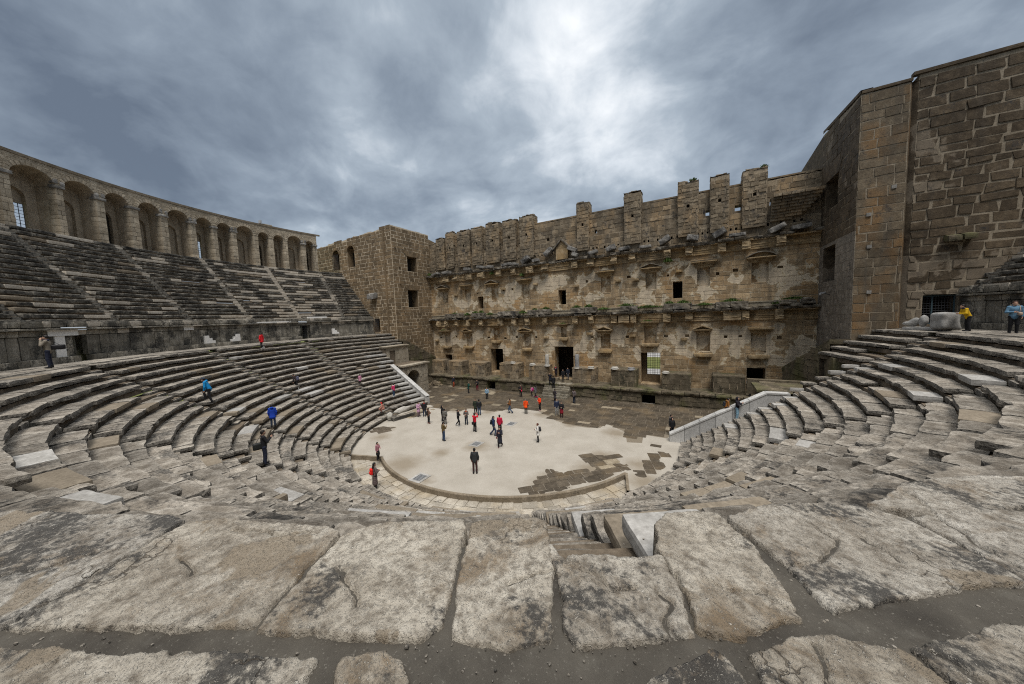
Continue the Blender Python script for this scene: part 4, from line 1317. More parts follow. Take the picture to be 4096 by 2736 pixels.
# front face: u runs from the corner (X=-24.75) to the left
OF, UF, NF = (-WT, YT, 0), (-1, 0, 0), (0, -1, 0)
fh = [(12.75, 14.45, 19.40, 22.72), (8.7, 10.5, 19.50, 22.95), (3.70, 4.95, 8.86, 10.97)]
topf = rag(lambda u: 24.75 if u < 2.3 else (24.60-0.03*u if u < 8 else 24.35-0.045*(u-8)), 0.14, 1.3, 5)
chase = (1.55, 1.72, 0, 26)
ashlar(mb, OF, UF, NF, 0, 19, -0.5, 25.0, fh, (0.44, 0.62), (0.6, 1.45), (0.0, 0.05), 0.048, (0, 1), topf, 0.022)
for h in fh[:2]:
    arch_fill(mb, OF, UF, NF, h, 0.03, 0)
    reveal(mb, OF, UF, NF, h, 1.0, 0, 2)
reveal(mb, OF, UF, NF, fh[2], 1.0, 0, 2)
# side face towards the stage
OS_, US_, NS_ = (-WT, YT, 0), (0, 1, 0), (1, 0, 0)
sh = [(2.87, 4.90, 18.2, 20.5), (2.62, 4.75, 12.53, 15.28)]
tops = rag(lambda u: 24.8, 0.07, 1.1, 9)
ashlar(mb, OS_, US_, NS_, 0, YS-YT, -0.5, 25.0, sh, (0.44, 0.62), (0.6, 1.45), (0.0, 0.04), 0.04, (0, 1), tops, 0.02)
for h in sh:
    reveal(mb, OS_, US_, NS_, h, 1.4, 0, 2)
    voussoir_head(mb, OS_, US_, NS_, h, 0.75, 0.05, 5, 0)
mb.quad((-WT, YT, 22.4), (-WT, 24, 22.4), (-44, 24, 22.4), (-44, YT, 22.4), 0, .4)
mb.quad((-44, 24, -1), (-WT, 24, -1), (-WT, 24, 22.4), (-44, 24, 22.4), 0, .4)
mb.quad((-WT, 15.6, 16), (-WT, 24, 16), (-WT, 24, 22.5), (-WT, 15.6, 24.0), 0, .4)
mb.quad((-WT-.9, YT+.9, 22), (-WT-19, YT+.9, 22), (-WT-19, YT+.9, 23.2), (-WT-.9, YT+.9, 24.3), 0, .4)
mb.quad((-WT-.9, YT+.9, 22), (-WT-.9, YS, 22), (-WT-.9, YS, 24.5), (-WT-.9, YT+.9, 24.3), 0, .4)
tw = mb.build('wall', [M_TOWL, M_TOWLM, M_DARK], lt)
cb = MB()
cb.box(-WT-1.75, -WT-1.45, YT-0.13, YT+0.1, 8.7, 24.5, 0)
for (x, z) in ((-29.3, 14.5),):
    v, q = rbox(np.array([0.75, 0.5, 0.42]), 0.1, (4, 3, 3))
    v[:, 2] += 0.25*v[:, 1]
    cb.add(vdisp(v, 2, 0.08)+np.array([x, YT-0.4, z]), q, 1, 0.3)
for (y, z) in ((9.0, 18.7), (9.0, 16.2), (10.2, 21.0), (8.4, 21.6), (9.7, 18.4), (9.5, 12.0)):
    cb.box(-WT, -WT+0.18, y-0.1, y+0.1, z-0.1, z+0.1, 0, None, 0.02)
cb.build('corbel', [M_TOWL, M_CAP], lt)
mesh_grille('grille', OF, UF, (12.8, 14.4, 19.4, 21.9), 0.25, 8, 10, M_IRON, lt, 0.018)
mesh_grille('grille', OF, UF, (3.75, 4.9, 8.9, 10.9), 0.25, 6, 8, M_IRON, lt, 0.02)
# ---------------------------------------------------------------- right tower
rt = empty('stone_tower', (33, 12, 0))
tag(rt, 'dark massive stone tower rising at the right end of the stage wall', 'tower')
mb = MB()
OF2, UF2 = (WT, YT, 0), (1, 0, 0)
dh = [(3.55, 5.15, 8.84, 10.9)]
def rmat(u, z):
    return 2 if u < 2.35 and z < 24.3 else 0
topr = rag(lambda u: 25.5 if u < 2.45 else 25.8, 0.06, 0.9, 4)
ashlar(mb, OF2, UF2, NF, 0, 2.42, -0.5, 25.6, dh, (0.55, 0.75), (0.8, 1.7), (0.0, 0.035), 0.025, (2, 5), topr, 0.02)
ashlar(mb, (WT, YT+0.03, 0), UF2, NF, 2.75, 19, -0.5, 26.0, dh, (0.50, 0.74), (0.7, 1.7), (0.0, 0.07), 0.05, (0, 1), topr, 0.04)
mb.quad((WT+2.42, YT, -.5), (WT+2.55, YT+0.18, -.5), (WT+2.55, YT+0.18, 25.4), (WT+2.42, YT, 25.4), 2, 0.3)
mb.quad((WT+2.55, YT+0.18, -.5), (WT+2.78, YT, -.5), (WT+2.78, YT, 25.7), (WT+2.55, YT+0.18, 25.4), 0, 0.3)
reveal(mb, (WT, YT+0.03, 0), UF2, NF, dh[0], 1.2, 0, 4)
OS2 = (WT, YT, 0)
NS2 = (-1, 0, 0)
sh2 = [(3.7, 6.7, 18.85, 21.4), (3.8, 6.8, 12.55, 15.6)]
tops2 = rag(lambda u: 25.5+0.09*u, 0.08, 1.1, 19)
def smat(u, z):
    return 3
ashlar(mb, OS2, US_, NS2, 0, YS-YT, 15.9, 26.4, sh2[:1], (0.5, 0.72), (0.8, 1.6), (0.0, 0.04), 0.025, (0, 1), tops2, 0.02)
ashlar(mb, OS2, US_, NS2, 0, YS-YT, -0.5, 15.9, sh2[1:], (0.5, 0.72), (0.8, 1.6), (0.0, 0.012), 0.008, (3, 3), None, 0.01)
for h in sh2:
    reveal(mb, OS2, US_, NS2, h, 1.3, 0, 4)
voussoir_head(mb, OS2, US_, NS2, sh2[0], 0.9, 0.05, 6, 0)
mb.quad((WT, YT, 25.3), (44, YT, 25.6), (44, 24, 25.6), (WT, 24, 25.3), 0, .4)
mb.quad((WT, 15.6, 16), (WT, 24, 16), (WT, 24, 25.4), (WT, 15.6, 26.1), 0, .4)
mb.quad((44, 24, -1), (WT, 24, -1), (WT, 24, 25.3), (44, 24, 25.6), 0, .4)
mb.build('wall', [M_TOWR, M_TOWRM, M_OCHRE, M_GREYR, M_DARK, M_TOWRM], rt)
cp_ = MB()
cp_.box(WT, WT+2.5, YT-0.08, YT+0.3, 25.42, 25.62, 0, 0.4, 0.02)
cp_.box(WT+2.5, WT+19, YT-0.10, YT+0.3, 25.72, 25.95, 0, 0.4, 0.02)
cp_.quad((WT-0.06, YT-.05, 25.45), (WT-0.06, YS, 26.2), (WT-0.06, YS, 26.45), (WT-0.06, YT-.05, 25.68), 0, 0.4)
cp_.quad((WT-0.06, YT-.05, 25.68), (WT-0.06, YS, 26.45), (WT+0.6, YS, 26.45), (WT+0.6, YT-.05, 25.68), 0, 0.4)
cp_.build('coping', M_TOWR, rt)
cb = MB()
for (x0, x1, z0, z1) in ((29.05, 29.7, 14.40, 14.82), (29.74, 30.35, 14.44, 14.86)):
    v, q = rbox(np.array([(x1-x0)/2, 0.36, (z1-z0)/2]), 0.08, (4, 3, 3))
    v[:, 2] += 0.2*v[:, 1]
    cb.add(vdisp(v, 2, 0.07)+np.array([(x0+x1)/2, YT-0.25, (z0+z1)/2]), q, 1, 0.3)
for (x, z) in ((25.4, 16.9), (25.5, 14.6), (25.6, 11.3), (26.6, 18.6)):
    cb.box(x-0.13, x+0.13, YT-0.1, YT+0.05, z-0.13, z+0.13, 0, None, 0.02)
cb.build('corbel', [M_CAP, M_MOSS], rt)
gd = MB()
xa, xb = WT+3.55, WT+5.15
for x in (xa+0.04, xa+0.55, xb-0.04):
    gd.box(x-0.035, x+0.035, YT+0.25, YT+0.31, 8.86, 10.86, 0, 0.5)
for z in (8.92, 10.82):
    gd.box(xa, xb, YT+0.245, YT+0.305, z-0.04, z+0.04, 0, 0.5)
gdo = gd.build('gate', M_TURQ, rt)
mesh_grille('grille', (WT, YT, 0), UF2, (3.6, 5.1, 8.9, 10.85), 0.28, 12, 12, M_IRON, gdo, 0.012)

# ---------------------------------------------------------------- stage building
sb = empty('stage_building', (0, 16, 0))
tag(sb, 'tall ochre stone stage wall with ruined cornices, niches and doorways', 'building')
mb = MB()
OW, UW, NW = (0, YS, 0), (1, 0, 0), (0, -1, 0)
NICHE_U = [(-21.85, 'tri'), (-17.1, 'flat'), (-12.2, 'tri'), (-6.72, 'flat'), (4.62, 'flat'), (9.93, 'tri'), (15.28, 'flat'), (20.25, 'seg')]
rec_u = [(-22.25, -21.08), (-17.57, -16.37), (-12.52, -11.26), (-7.24, -6.06), (4.04, 5.27), (9.33, 10.51), (14.64, 15.85), (19.51, 20.93)]
NICHE_L = [(-23.02, -20.72, 8.04, 8.57, 'flat', -22.27, -21.02, 5.99, 7.98, 5.56), (-18.25, -16.33, 8.01, 8.73, 'tri', -17.69, -16.47, 6.04, 7.95, 5.63),
 (-12.94, -11.21, 8.90, 9.33, 'flat', -12.43, -11.33, 6.89, 8.85, 6.55), (-8.00, -5.72, 7.98, 8.72, 'tri', -7.16, -6.08, 5.89, 7.93, 5.42),
 (-1.90, -0.39, 8.85, 9.20, 'flat', -1.46, -0.68, 7.37, 8.81, 7.02), (3.37, 5.51, 7.92, 8.70, 'tri', 3.92, 5.13, 5.95, 7.84, 5.42),
 (8.87, 10.84, 8.80, 9.28, 'flat', 9.15, 10.53, 6.58, 8.76, 6.30), (14.26, 16.13, 7.91, 8.62, 'tri', 14.62, 15.93, 5.84, 7.84, 5.23), (19.28, 21.40, 7.84, 8.37, 'flat', 19.58, 20.88, 5.77, 7.81, 5.17)]
WINS = [(-15.08, -14.09, 11.93, 13.75), (-1.70, -0.63, 11.88, 13.81), (12.23, 13.21, 11.88, 13.76)]
DOORW = [(-22.34, -20.88, 3.5, 4.53), (-13.10, -10.89, 2.1, 5.66), (-2.5, 0.22, 1.64, 6.14), (8.73, 10.90, 1.75, 5.54), (19.26, 20.86, 1.62, 4.15)]
holes = []
rec = [(a, b, 13.05, 15.05) for a, b in rec_u]+[(n_[5], n_[6], n_[7], n_[8]) for n_ in NICHE_L]
putlog = [(x, x+random.uniform(.25, .5), z, z+random.uniform(.2, .35)) for (x, z) in ((-23.3, 7.3), (-19.9, 7.4), (-13.6, 7.25), (-10.6, 7.15), (-8.6, 7.3), (-5.4, 7.3), (2.6, 7.3), (7.0, 7.3), (11.3, 7.4), (13.5, 7.4), (17.2, 7.3), (18.5, 7.4), (21.7, 7.2), (-15.2, 14.2), (-9.0, 14.3), (-10.5, 14.3), (2.1, 14.5), (11.6, 14.4), (16.4, 14.1), (17.9, 14.3), (21.6, 14.3), (7.2, 14.6))]
beam = []
x = -23.5
while x < 23.5:
    if random.random() < 0.86:
        beam.append((x, x+0.2, 18.55+0.12*random.random(), 18.86))
    x += random.uniform(0.42, 0.6)
gaps_ = [(15.40, 15.80, 20.6, 21.15), (18.02, 18.6, 20.6, 21.15), (20.91, 21.44, 20.6, 21.2), (3.27, 3.6, 20.6, 21.05), (-3.3, -2.9, 20.6, 21.0)]
holes = WINS+DOORW+rec+putlog
ashlar(mb, OW, UW, NW, -WT, WT, -0.3, 16.6, holes, (0.42, 0.58), (0.75, 1.65), (0.0, 0.03), 0.027, (0, 1), None, 0.016)
for h in rec:
    reveal(mb, OW, UW, NW, h, 0.42, 0)
    ashlar(mb, (0, YS+0.42, 0), UW, NW, h[0], h[1], h[2], h[3], (), (0.4, 0.55), (0.5, 0.9), (0, 0.02), 0.02, (0, 1))
for h in putlog:
    reveal(mb, OW, UW, NW, h, 0.35, 0, 0, 0.2)
for h in WINS:
    reveal(mb, OW, UW, NW, h, 1.4, 0)
for i, h in enumerate(DOORW):
    reveal(mb, OW, UW, NW, h, 1.5, 0)
    if i in (1, 2, 3):
        voussoir_head(mb, OW, UW, NW, h, 0.68, 0.045, 6 if i == 2 else 5, 0)
mb.build('wall', [M_WALL, M_WMORT], sb)
# upper parapet wall
mb = MB()
ashlar(mb, OW, UW, NW, -WT, WT, 16.6, 20.3, beam, (0.4, 0.6), (0.7, 1.6), (0.0, 0.07), 0.024, (0, 1), None, 0.02)
for h in beam:
    reveal(mb, OW, UW, NW, h, 0.3, 0, 2, 0.2)
YB = YS+0.28
topp = rag(lambda u: 23.2, 0.05, 1.7, 3)
ashlar(mb, (0, YB, 0), UW, NW, -WT, WT, 20.3, 23.25, gaps_, (0.4, 0.62), (0.7, 1.6), (0.0, 0.07), 0.022, (0, 1), topp, 0.02)
mb.quad((-WT, YS, 20.3), (WT, YS, 20.3), (WT, YB, 20.34), (-WT, YB, 20.34), 0)
mb.box(-WT, WT, YB-0.04, YB+1.0, 23.16, 23.30, 0, 0.4)
us = sorted([-WT, WT]+[v for h in gaps_ for v in h[:2]])
for h in gaps_:
    reveal(mb, (0, YB, 0), UW, NW, h, 1.0, 0)
mb.quad((-WT, YB+1.0, 21.2), (WT, YB+1.0, 21.2), (WT, YB+1.0, 23.2), (-WT, YB+1.0, 23.2), 0)
for a, b in zip(us[0::2], us[1::2]):
    mb.quad((a, YB+1.0, 16), (b, YB+1.0, 16), (b, YB+1.0, 21.2), (a, YB+1.0, 21.2), 0)
mb.build('parapet', [M_UPW, M_UPM, M_DARK], sb)
# square buttress stumps on the parapet with a mast socket
BUT = [(-22.80, -21.15, 23.70), (-20.67, -19.18, 24.36), (-18.31, -15.97, 24.19), (-15.51, -13.66, 24.23), (-12.85, -10.62, 24.44), (-9.88, -7.85, 24.34), (-7.14, -5.08, 24.47), (1.18, 2.68, 24.59), (7.03, 8.88, 24.62), (12.76, 14.69, 24.44), (15.82, 17.46, 24.48), (18.63, 20.58, 24.30)]
for (a, b, t) in BUT:
    bmb = MB()
    hl = ((b-a)/2-0.14, (b-a)/2+0.14, 21.65, 21.98)
    tf = rag(lambda u: t-0.05, 0.16, 2.2, int(a*7) % 50)
    ya = YS-0.35
    ashlar(bmb, (a, ya, 0), UW, NW, 0, b-a, 18.9, t+.1, [hl], (0.28, 0.5), (0.4, 0.9), (0.0, 0.09), 0.02, (0, 1), tf, 0.025)
    reveal(bmb, (a, ya, 0), UW, NW, hl, 0.4, 0, 2, .2)
    ashlar(bmb, (a, ya, 0), (0, 1, 0), (-1, 0, 0), 0, YB+1.0-ya, 18.9, t, (), (0.28, 0.5), (0.5, 1.0), (0.0, 0.06), 0.012, (0, 1), tf, 0.025)
    ashlar(bmb, (b, ya, 0), (0, 1, 0), (1, 0, 0), 0, YB+1.0-ya, 18.9, t, (), (0.28, 0.5), (0.5, 1.0), (0.0, 0.06), 0.012, (0, 1), tf, 0.025)
    bmb.quad((a, YB+1, 20), (b, YB+1, 20), (b, YB+1, t), (a, YB+1, t), 0)
    NX = 7
    for i in range(NX):
        for j in range(4):
            P_ = []
            for (ii, jj) in ((i, j), (i+1, j), (i+1, j+1), (i, j+1)):
                x_, y_ = a-0.05+(b-a+0.1)*ii/NX, ya-0.05+(YB+1.05-ya)*jj/4
                P_.append((x_, y_, t-0.08+0.14*float(vnoise(np.array([[x_*2.3, y_*2.3, t]]), 1, 8)[0])))
            bmb.quad(*P_, 0, 0.4)
    for i in range(5):
        xx = random.uniform(a+.15, b-.15)
        v, q = rbox(np.array([random.uniform(.12, .3), .3, random.uniform(.06, .16)]), .05, (3, 3, 2))
        bmb.add(vdisp(v, 3, .08)+np.array([xx, ya+random.uniform(.2, .9), t-0.02]), q, 0, random.random())
    bmb.box(a, b, ya, ya+0.02, 18.6, 18.9, 0, 0.3)
    bmb.build('buttress', [M_UPW, M_UPM, M_DARK], sb)
# entablatures
PAIRS = [(-21.3, -18.5), (-16.6, -13.4), (-11.1, -7.9), (-6.2, -2.9), (0.4, 3.4), (5.4, 8.4), (11.3, 14.2), (16.4, 19.4)]
def entab(name, z0, zc, zt, depth, stubs, ends, capmat, brk, seed):
    e = MB()
    # run along the wall: two fasciae, frieze, cornice
    for (dy, za, zb) in ((0.16, z0, z0+0.22), (0.20, z0+0.22, z0+0.46), (0.26, z0+0.46, z0+0.54), (0.18, z0+0.54, zc-0.10), (0.26, zc-0.10, zc)):
        x = -WT
        while x < WT:
            l = random.uniform(1.1, 2.4)
            e.box(x+0.006, min(x+l, WT)-0.006, YS-dy+random.uniform(-.012, .012), YS+0.1, za+0.003, zb-0.003, 0)
            x += l
    spans = PAIRS+ends
    for (a, b) in spans:
        for (dy, za, zb) in ((depth-0.35, zc-0.10, zc+0.02),):
            e.box(a-0.12, b+0.12, YS-dy, YS, za, zb, 0)
    for (a, b) in stubs:
        for (dy, za, zb) in ((depth-0.42, z0+0.02, z0+0.24), (depth-0.37, z0+0.24, z0+0.47), (depth-0.42, z0+0.47, zc-0.1)):
            dd = dy+0.30-random.uniform(0, 0.26)
            v, q = rbox(np.array([(b-a)/2, dd/2+.05, (zb-za)/2]), 0.03, (3, 3, 2))
            fr = np.clip(-v[:, 1]/(dd/2), 0, 1)**3
            v[:, 1] += fr*0.22*np.clip(fbm(v+np.array([a*3, za, 0]), 3.2, 2)+0.2, 0, 1)
            e.add(vdisp(v, 3, 0.02)+np.array([(a+b)/2, YS-dd/2, (za+zb)/2]), q, 2, random.random())
    o_ = e.build(name, [M_CORN, M_BLACKS, M_STUB], sb)
    c_ = MB()
    x = -WT
    while x < WT:
        l = random.uniform(0.7, 1.6)
        xm = x+l/2
        inr = any(a-0.25 < xm < b+0.25 for a, b in spans)
        dep = (depth if inr else 0.50)+random.uniform(-0.08, 0.05)
        hgt = (zt-zc)*random.uniform(0.75, 1.1)
        if random.random() > brk:
            v, q = rbox(np.array([l/2-0.01, dep/2, hgt/2]), 0.05, (6, 4, 3))
            fr = np.clip(-v[:, 1]/(dep/2), 0, 1)
            v[:, 1] += fr**2*0.30*np.clip(fbm(v+np.array([x*2, 0, seed]), 2.2, 2)+0.1, 0, 1)
            v[:, 2] += np.clip(v[:, 2]/(hgt/2), 0, 1)*0.10*fbm(v+np.array([x*2, 0, seed]), 2.8, 2)
            v[:, 1] -= (v[:, 2]/(hgt/2))*0.06*fr
            v[:, 2] += random.uniform(-.03, .03)+v[:, 0]*random.gauss(0, .02)
            c_.add(vdisp(v, 4, 0.03)+np.array([xm, YS-dep/2, zc+0.02+hgt/2]), q, 0, random.random())
        x += l
    # dentils
    for x in np.arange(-WT+0.1, WT, 0.24):
        inr = any(a-0.1 < x < b+0.1 for a, b in spans)
        if random.random() < 0.75:
            yy = YS-(depth-0.35 if inr else 0.26)
            c_.box(x, x+0.12, yy-0.09, yy+0.02, zc-0.09, zc+0.03, 1)
    c_.build('cornice', [capmat, M_CORN], o_)
    return o_
stU = [(-21.33, -20.2), (-19.27, -18.4), (-16.71, -15.6), (-14.49, -13.33), (-11.1, -10.3), (-8.6, -7.9), (-6.12, -5.1), (-3.84, -2.91), (0.43, 1.25), (2.54, 3.34), (5.46, 6.18), (7.55, 8.3), (11.35, 12.05), (13.5, 14.2), (16.5, 17.25), (18.61, 19.35), (21.37, 22.1)]
stL = [(-23.4, -22.7), (-21.5, -20.8), (-19.5, -18.8), (-17.1, -16.5), (-14.6, -13.9), (-11.23, -10.35), (-8.8, -8.1), (-6.6, -5.9), (-3.87, -3.19), (0.41, 1.09), (2.56, 3.2), (5.4, 6.1), (6.28, 7.55), (7.7, 8.34), (11.26, 12.05), (13.5, 14.25), (17.08, 18.66), (18.72, 19.32), (21.43, 22.09)]
entab('entablature', 16.43, 17.40, 17.72, 1.05, stU, [(-24.75, -22.9), (21.4, 24.75)], M_BLACKS, 0.06, 3)
entab('entablature', 9.21, 10.24, 10.56, 1.05, stL, [(-24.75, -23.4), (21.6, 24.75)], M_BLACKS, 0.04, 8)
# black attic blocks lying over the lower cornice, and the pale base moulding between
ab = MB()
for (a, b, zt) in ((-21.23, -17.68, 11.30), (-15.8, -13.52, 11.25), (-11.0, -7.57, 11.30), (-6.03, -2.65, 11.32), (0.26, 3.6, 11.32), (6.55, 8.52, 11.25), (11.33, 14.19, 11.28), (16.36, 19.23, 11.2)):
    x = a
    while x < b-0.1:
        l = min(random.uniform(0.9, 1.9), b-x)
        v, q = rbox(np.array([l/2-0.008, 0.5, (zt-10.6)/2]), 0.06, (6, 4, 4))
        fr = np.clip(-v[:, 1]/0.5, 0, 1)**2
        v[:, 1] += fr*0.16*np.clip(fbm(v+np.array([x*2, 0, 4]), 2.6, 2)+0.1, 0, 1)
        v[:, 1] -= np.clip(v[:, 2]/0.3, 0, 1)*0.05*fr
        ab.add(vdisp(v, 3.5, 0.03)+np.array([x+l/2, YS-0.52, 10.60+(zt-10.6)/2]), q, 0, random.random())
        x += l
    ab.build('attic_block', M_BLACKS, sb)
    ab = MB()
# ruined lump at the right end
for i in range(26):
    v, q = rbox(np.array([random.uniform(.25, .6), random.uniform(.25, .5), random.uniform(.1, .22)]), 0.07, (4, 4, 3))
    ab.add(vdisp(v, 2.5, 0.12)+np.array([random.uniform(21.8, 24.2), YS-random.uniform(.2, 0.9), random.uniform(10.5, 11.15)]), q, 0, random.random())
ab.build('ruined_lump', M_BLACKS, sb)
bm_ = MB()
xs = [-WT, -21.23, -17.68, -15.8, -13.52, -11.0, -7.57, -6.03, -2.65, .26, 3.6, 6.55, 8.52, 11.33, 14.19, 16.36, 19.23, 21.8]
for a, b in zip(xs[0::2], xs[1::2]):
    x = a
    while x < b-.05:
        l = min(random.uniform(1.0, 2.2), b-x)
        bm_.box(x+.006, x+l-.006, YS-0.14, YS+.05, 10.62, 11.02, 0)
        bm_.box(x+.006, x+l-.006, YS-0.22, YS+.05, 11.02, 11.14, 0)
        x += l
bm_.build('base_moulding', stone('cream_moulding_stone', (0.29, 0.245, 0.175), (0.38, 0.33, 0.245), (0.46, 0.41, 0.32), lichen=0.0, streak=0.25, rndamp=0.3), sb)
# aediculae: small pediments over the niches, sills below
def pediment(x0, x1, z0, z1, kind, blk):
    p = MB()
    w_ = x1-x0
    flat = z1 if kind == 'flat' else z0+(z1-z0)*0.52
    hh = flat-z0
    lv = [(0.14, 0.22, z0, z0+hh*0.30), (0.10, 0.34, z0+hh*0.30, z0+hh*0.55), (0.04, 0.50, z0+hh*0.55, z0+hh*0.75), (0.0, 0.66, z0+hh*0.75, flat)]
    for ins, dep, za, zb in lv:
        p.box(x0+ins*w_, x1-ins*w_, YS-dep, YS+0.05, za, zb, 0, 0.5, 0.012)
    if kind != 'flat':
        K = 2 if kind == 'tri' else 8
        for i in range(K):
            ta, tb = i/K, (i+1)/K
            fz = (lambda t: flat+(z1-flat)*(1-abs(2*t-1))) if kind == 'tri' else (lambda t: flat+(z1-flat)*math.sin(math.pi*t)**0.7)
            xa, xb = x0+w_*ta, x0+w_*tb
            za, zb = fz(ta), fz(tb)
            t_ = 0.09
            y0, y1 = YS-0.70, YS+0.02
            p.add([(xa, y0, za), (xb, y0, zb), (xb, y0, zb+t_), (xa, y0, za+t_), (xa, y1, za), (xb, y1, zb), (xb, y1, zb+t_), (xa, y1, za+t_)],
                  [[0, 1, 2, 3], [3, 2, 6, 7], [1, 0, 4, 5], [0, 3, 7, 4], [1, 5, 6, 2]], 1 if blk else 0, 0.4)
            p.quad((xa, YS-0.3, flat), (xb, YS-0.3, flat), (xb, YS-0.3, zb), (xa, YS-0.3, za), 0, 0.4)
    else:
        p.box(x0-0.02, x1+0.02, YS-0.68, YS, z1+.003, z1+0.05, 1 if blk else 0, 0.4, 0.01)
    p.warp(lambda v: vdisp(v, 3.0, 0.018, 2, 6))
    p.build('pediment', [M_CORN, M_BLACKS], sb)
for (c_, kind), (ra, rb) in zip(NICHE_U, rec_u):
    pediment(c_-1.2, c_+1.2, 15.1, 16.0 if kind != 'flat' else 15.75, kind, True)
for n_ in NICHE_L:
    pediment(n_[0], n_[1], n_[2], n_[3]+0.02, n_[4], False)
    s_ = MB()
    v, q = rbox(np.array([(n_[6]-n_[5])/2+0.28, 0.26, 0.20]), 0.06, (6, 4, 3))
    v[:, 0] *= 1-0.15*np.clip(-v[:, 2]/0.2, 0, 1)
    s_.add(vdisp(v, 3, 0.035, 2, int(n_[0]*3) % 40)+np.array([(n_[5]+n_[6])/2, YS-0.2, n_[9]+0.2]), q, 0, 0.6)
    s_.build('sill', M_CORN, sb)
# odd bracket stones
br = MB()
for (x, z) in ((-10.3, 14.6), (-5.0, 14.9), (0.9, 14.2), (6.2, 14.4), (8.3, 14.35), (-3.6, 7.4), (2.6, 7.9), (7.9, 7.6), (13.4, 7.2), (-19.3, 14.3), (12.9, 14.9), (-23.9, 6.9)):
    v, q = rbox(np.array([0.35, 0.22, 0.14]), 0.04, (3, 3, 2))
    br.add(vdisp(v, 3, 0.05)+np.array([x, YS-0.15, z]), q, 0, random.random())
br.build('bracket', M_CORN, sb)
# central gable on the upper cornice and fallen pieces along it
cg = MB()
for (x0, x1, z0, z1, dy) in ((-1.75, -0.05, 17.8, 19.55, 0.5),):
    cg.box(x0, x1, YS-dy, YS+0.1, z0, z1-0.3, 0, 0.6, 0.03)
    xm = (x0+x1)/2
    cg.add([(x0, YS-dy, z1-.3), (x1, YS-dy, z1-.3), (xm, YS-dy, 20.2), (xm, YS-dy, 20.2), (x0, YS, z1-.3), (x1, YS, z1-.3), (xm, YS, 20.2), (xm, YS, 20.2)], [[0, 1, 2, 2]], 0, 0.6)
    for sg, xe in ((-1, x0-0.35), (1, x1+0.35)):
        P_ = [(xe, YS-dy-0.22, 19.05), (xm, YS-dy-0.22, 20.25), (xm, YS-dy-0.22, 20.48), (xe, YS-dy-0.22, 19.28)]
        Q_ = [(p[0], YS+0.05, p[2]) for p in P_]
        cg.add(P_+Q_, [[0, 1, 2, 3], [3, 2, 6, 7], [1, 0, 4, 5], [0, 3, 7, 4]], 1, 0.3)
cg.warp(lambda v: vdisp(v, 2.5, 0.03, 2, 6))
cg.build('gable', [M_CORN, M_BLACKS], sb)
M_FRAG = stone('grey_cornice_fragment', (0.09, 0.085, 0.078), (0.20, 0.19, 0.175), (0.40, 0.385, 0.36), lichen=0.5, streak=0.2, rndamp=0.5)
FR = [(x_, z_, a_*.78, b_*.85, t_) for x_, z_, a_, b_, t_ in [(-20.6, 17.95, .9, .28, 0.05), (-16.3, 18.1, .75, .26, -.15), (-13.7, 18.15, .95, .22, -.2), (-12.2, 18.0, .7, .25, 0), (-6.2, 18.35, .85, .38, 0.55), (-4.6, 18.05, .6, .25, 0), (-2.75, 18.95, .85, .36, 0.65), (0.6, 18.9, .8, .3, -.5), (0.9, 18.2, .5, .3, -.3),
      (3.3, 18.15, .7, .26, 0.25), (5.5, 18.35, .75, .34, 0.3), (7.1, 18.1, .8, .24, 0.05), (11.4, 18.45, .8, .36, 0.5), (14.2, 18.3, .75, .33, -.2), (16.6, 18.45, .8, .36, 0.55), (18.2, 18.0, .9, .2, 0), (21.4, 18.15, .85, .3, 0.4), (23.2, 18.0, .9, .26, 0.1), (9.4, 18.0, .8, .2, 0), (-22.9, 17.95, 0.9, .2, .1), (-9.3, 18.0, .9, .22, .1), (-8.0, 17.95, .7, .2, -.1)]]
for (x, z, hl, hh, tilt) in FR:
    v, q = rbox(np.array([hl, 0.42, hh]), 0.08, (6, 4, 4))
    v = vdisp(v+np.array([x*3, 0, 0]), 2.0, 0.11, 2, 5)-np.array([x*3, 0, 0])
    ct, st_ = math.cos(tilt), math.sin(tilt)
    V = np.stack([v[:, 0]*ct-v[:, 2]*st_, v[:, 1], v[:, 0]*st_+v[:, 2]*ct], 1)
    fr_ = MB()
    fr_.add(V+np.array([x, YS-0.62, z-0.02]), q, 0, random.uniform(0.5, 1))
    fr_.build('cornice_fragment', M_FRAG, sb)
# corbelled remnant between the parapet and the right tower
cr_ = MB()
for i in range(9):
    t = i/8
    z0 = 18.9+0.25*i
    x0 = 21.6-1.2*t if i else 22.2
    n_ = 0.35+0.16*i
    x = 20.9-0.0*t
    xe = 22.6+2.0*math.sqrt(t)
    while x < xe:
        l = min(random.uniform(.6, 1.2), xe-x)
        v, q = rbox(np.array([l/2-.01, n_/2, 0.14]), 0.03, (3, 3, 2))
        cr_.add(vdisp(v, 3, 0.03)+np.array([x+l/2, YS-n_/2, z0+.14]), q, 0, random.random())
        x += l
cr_.build('corbelled_remnant', M_UPW, sb)
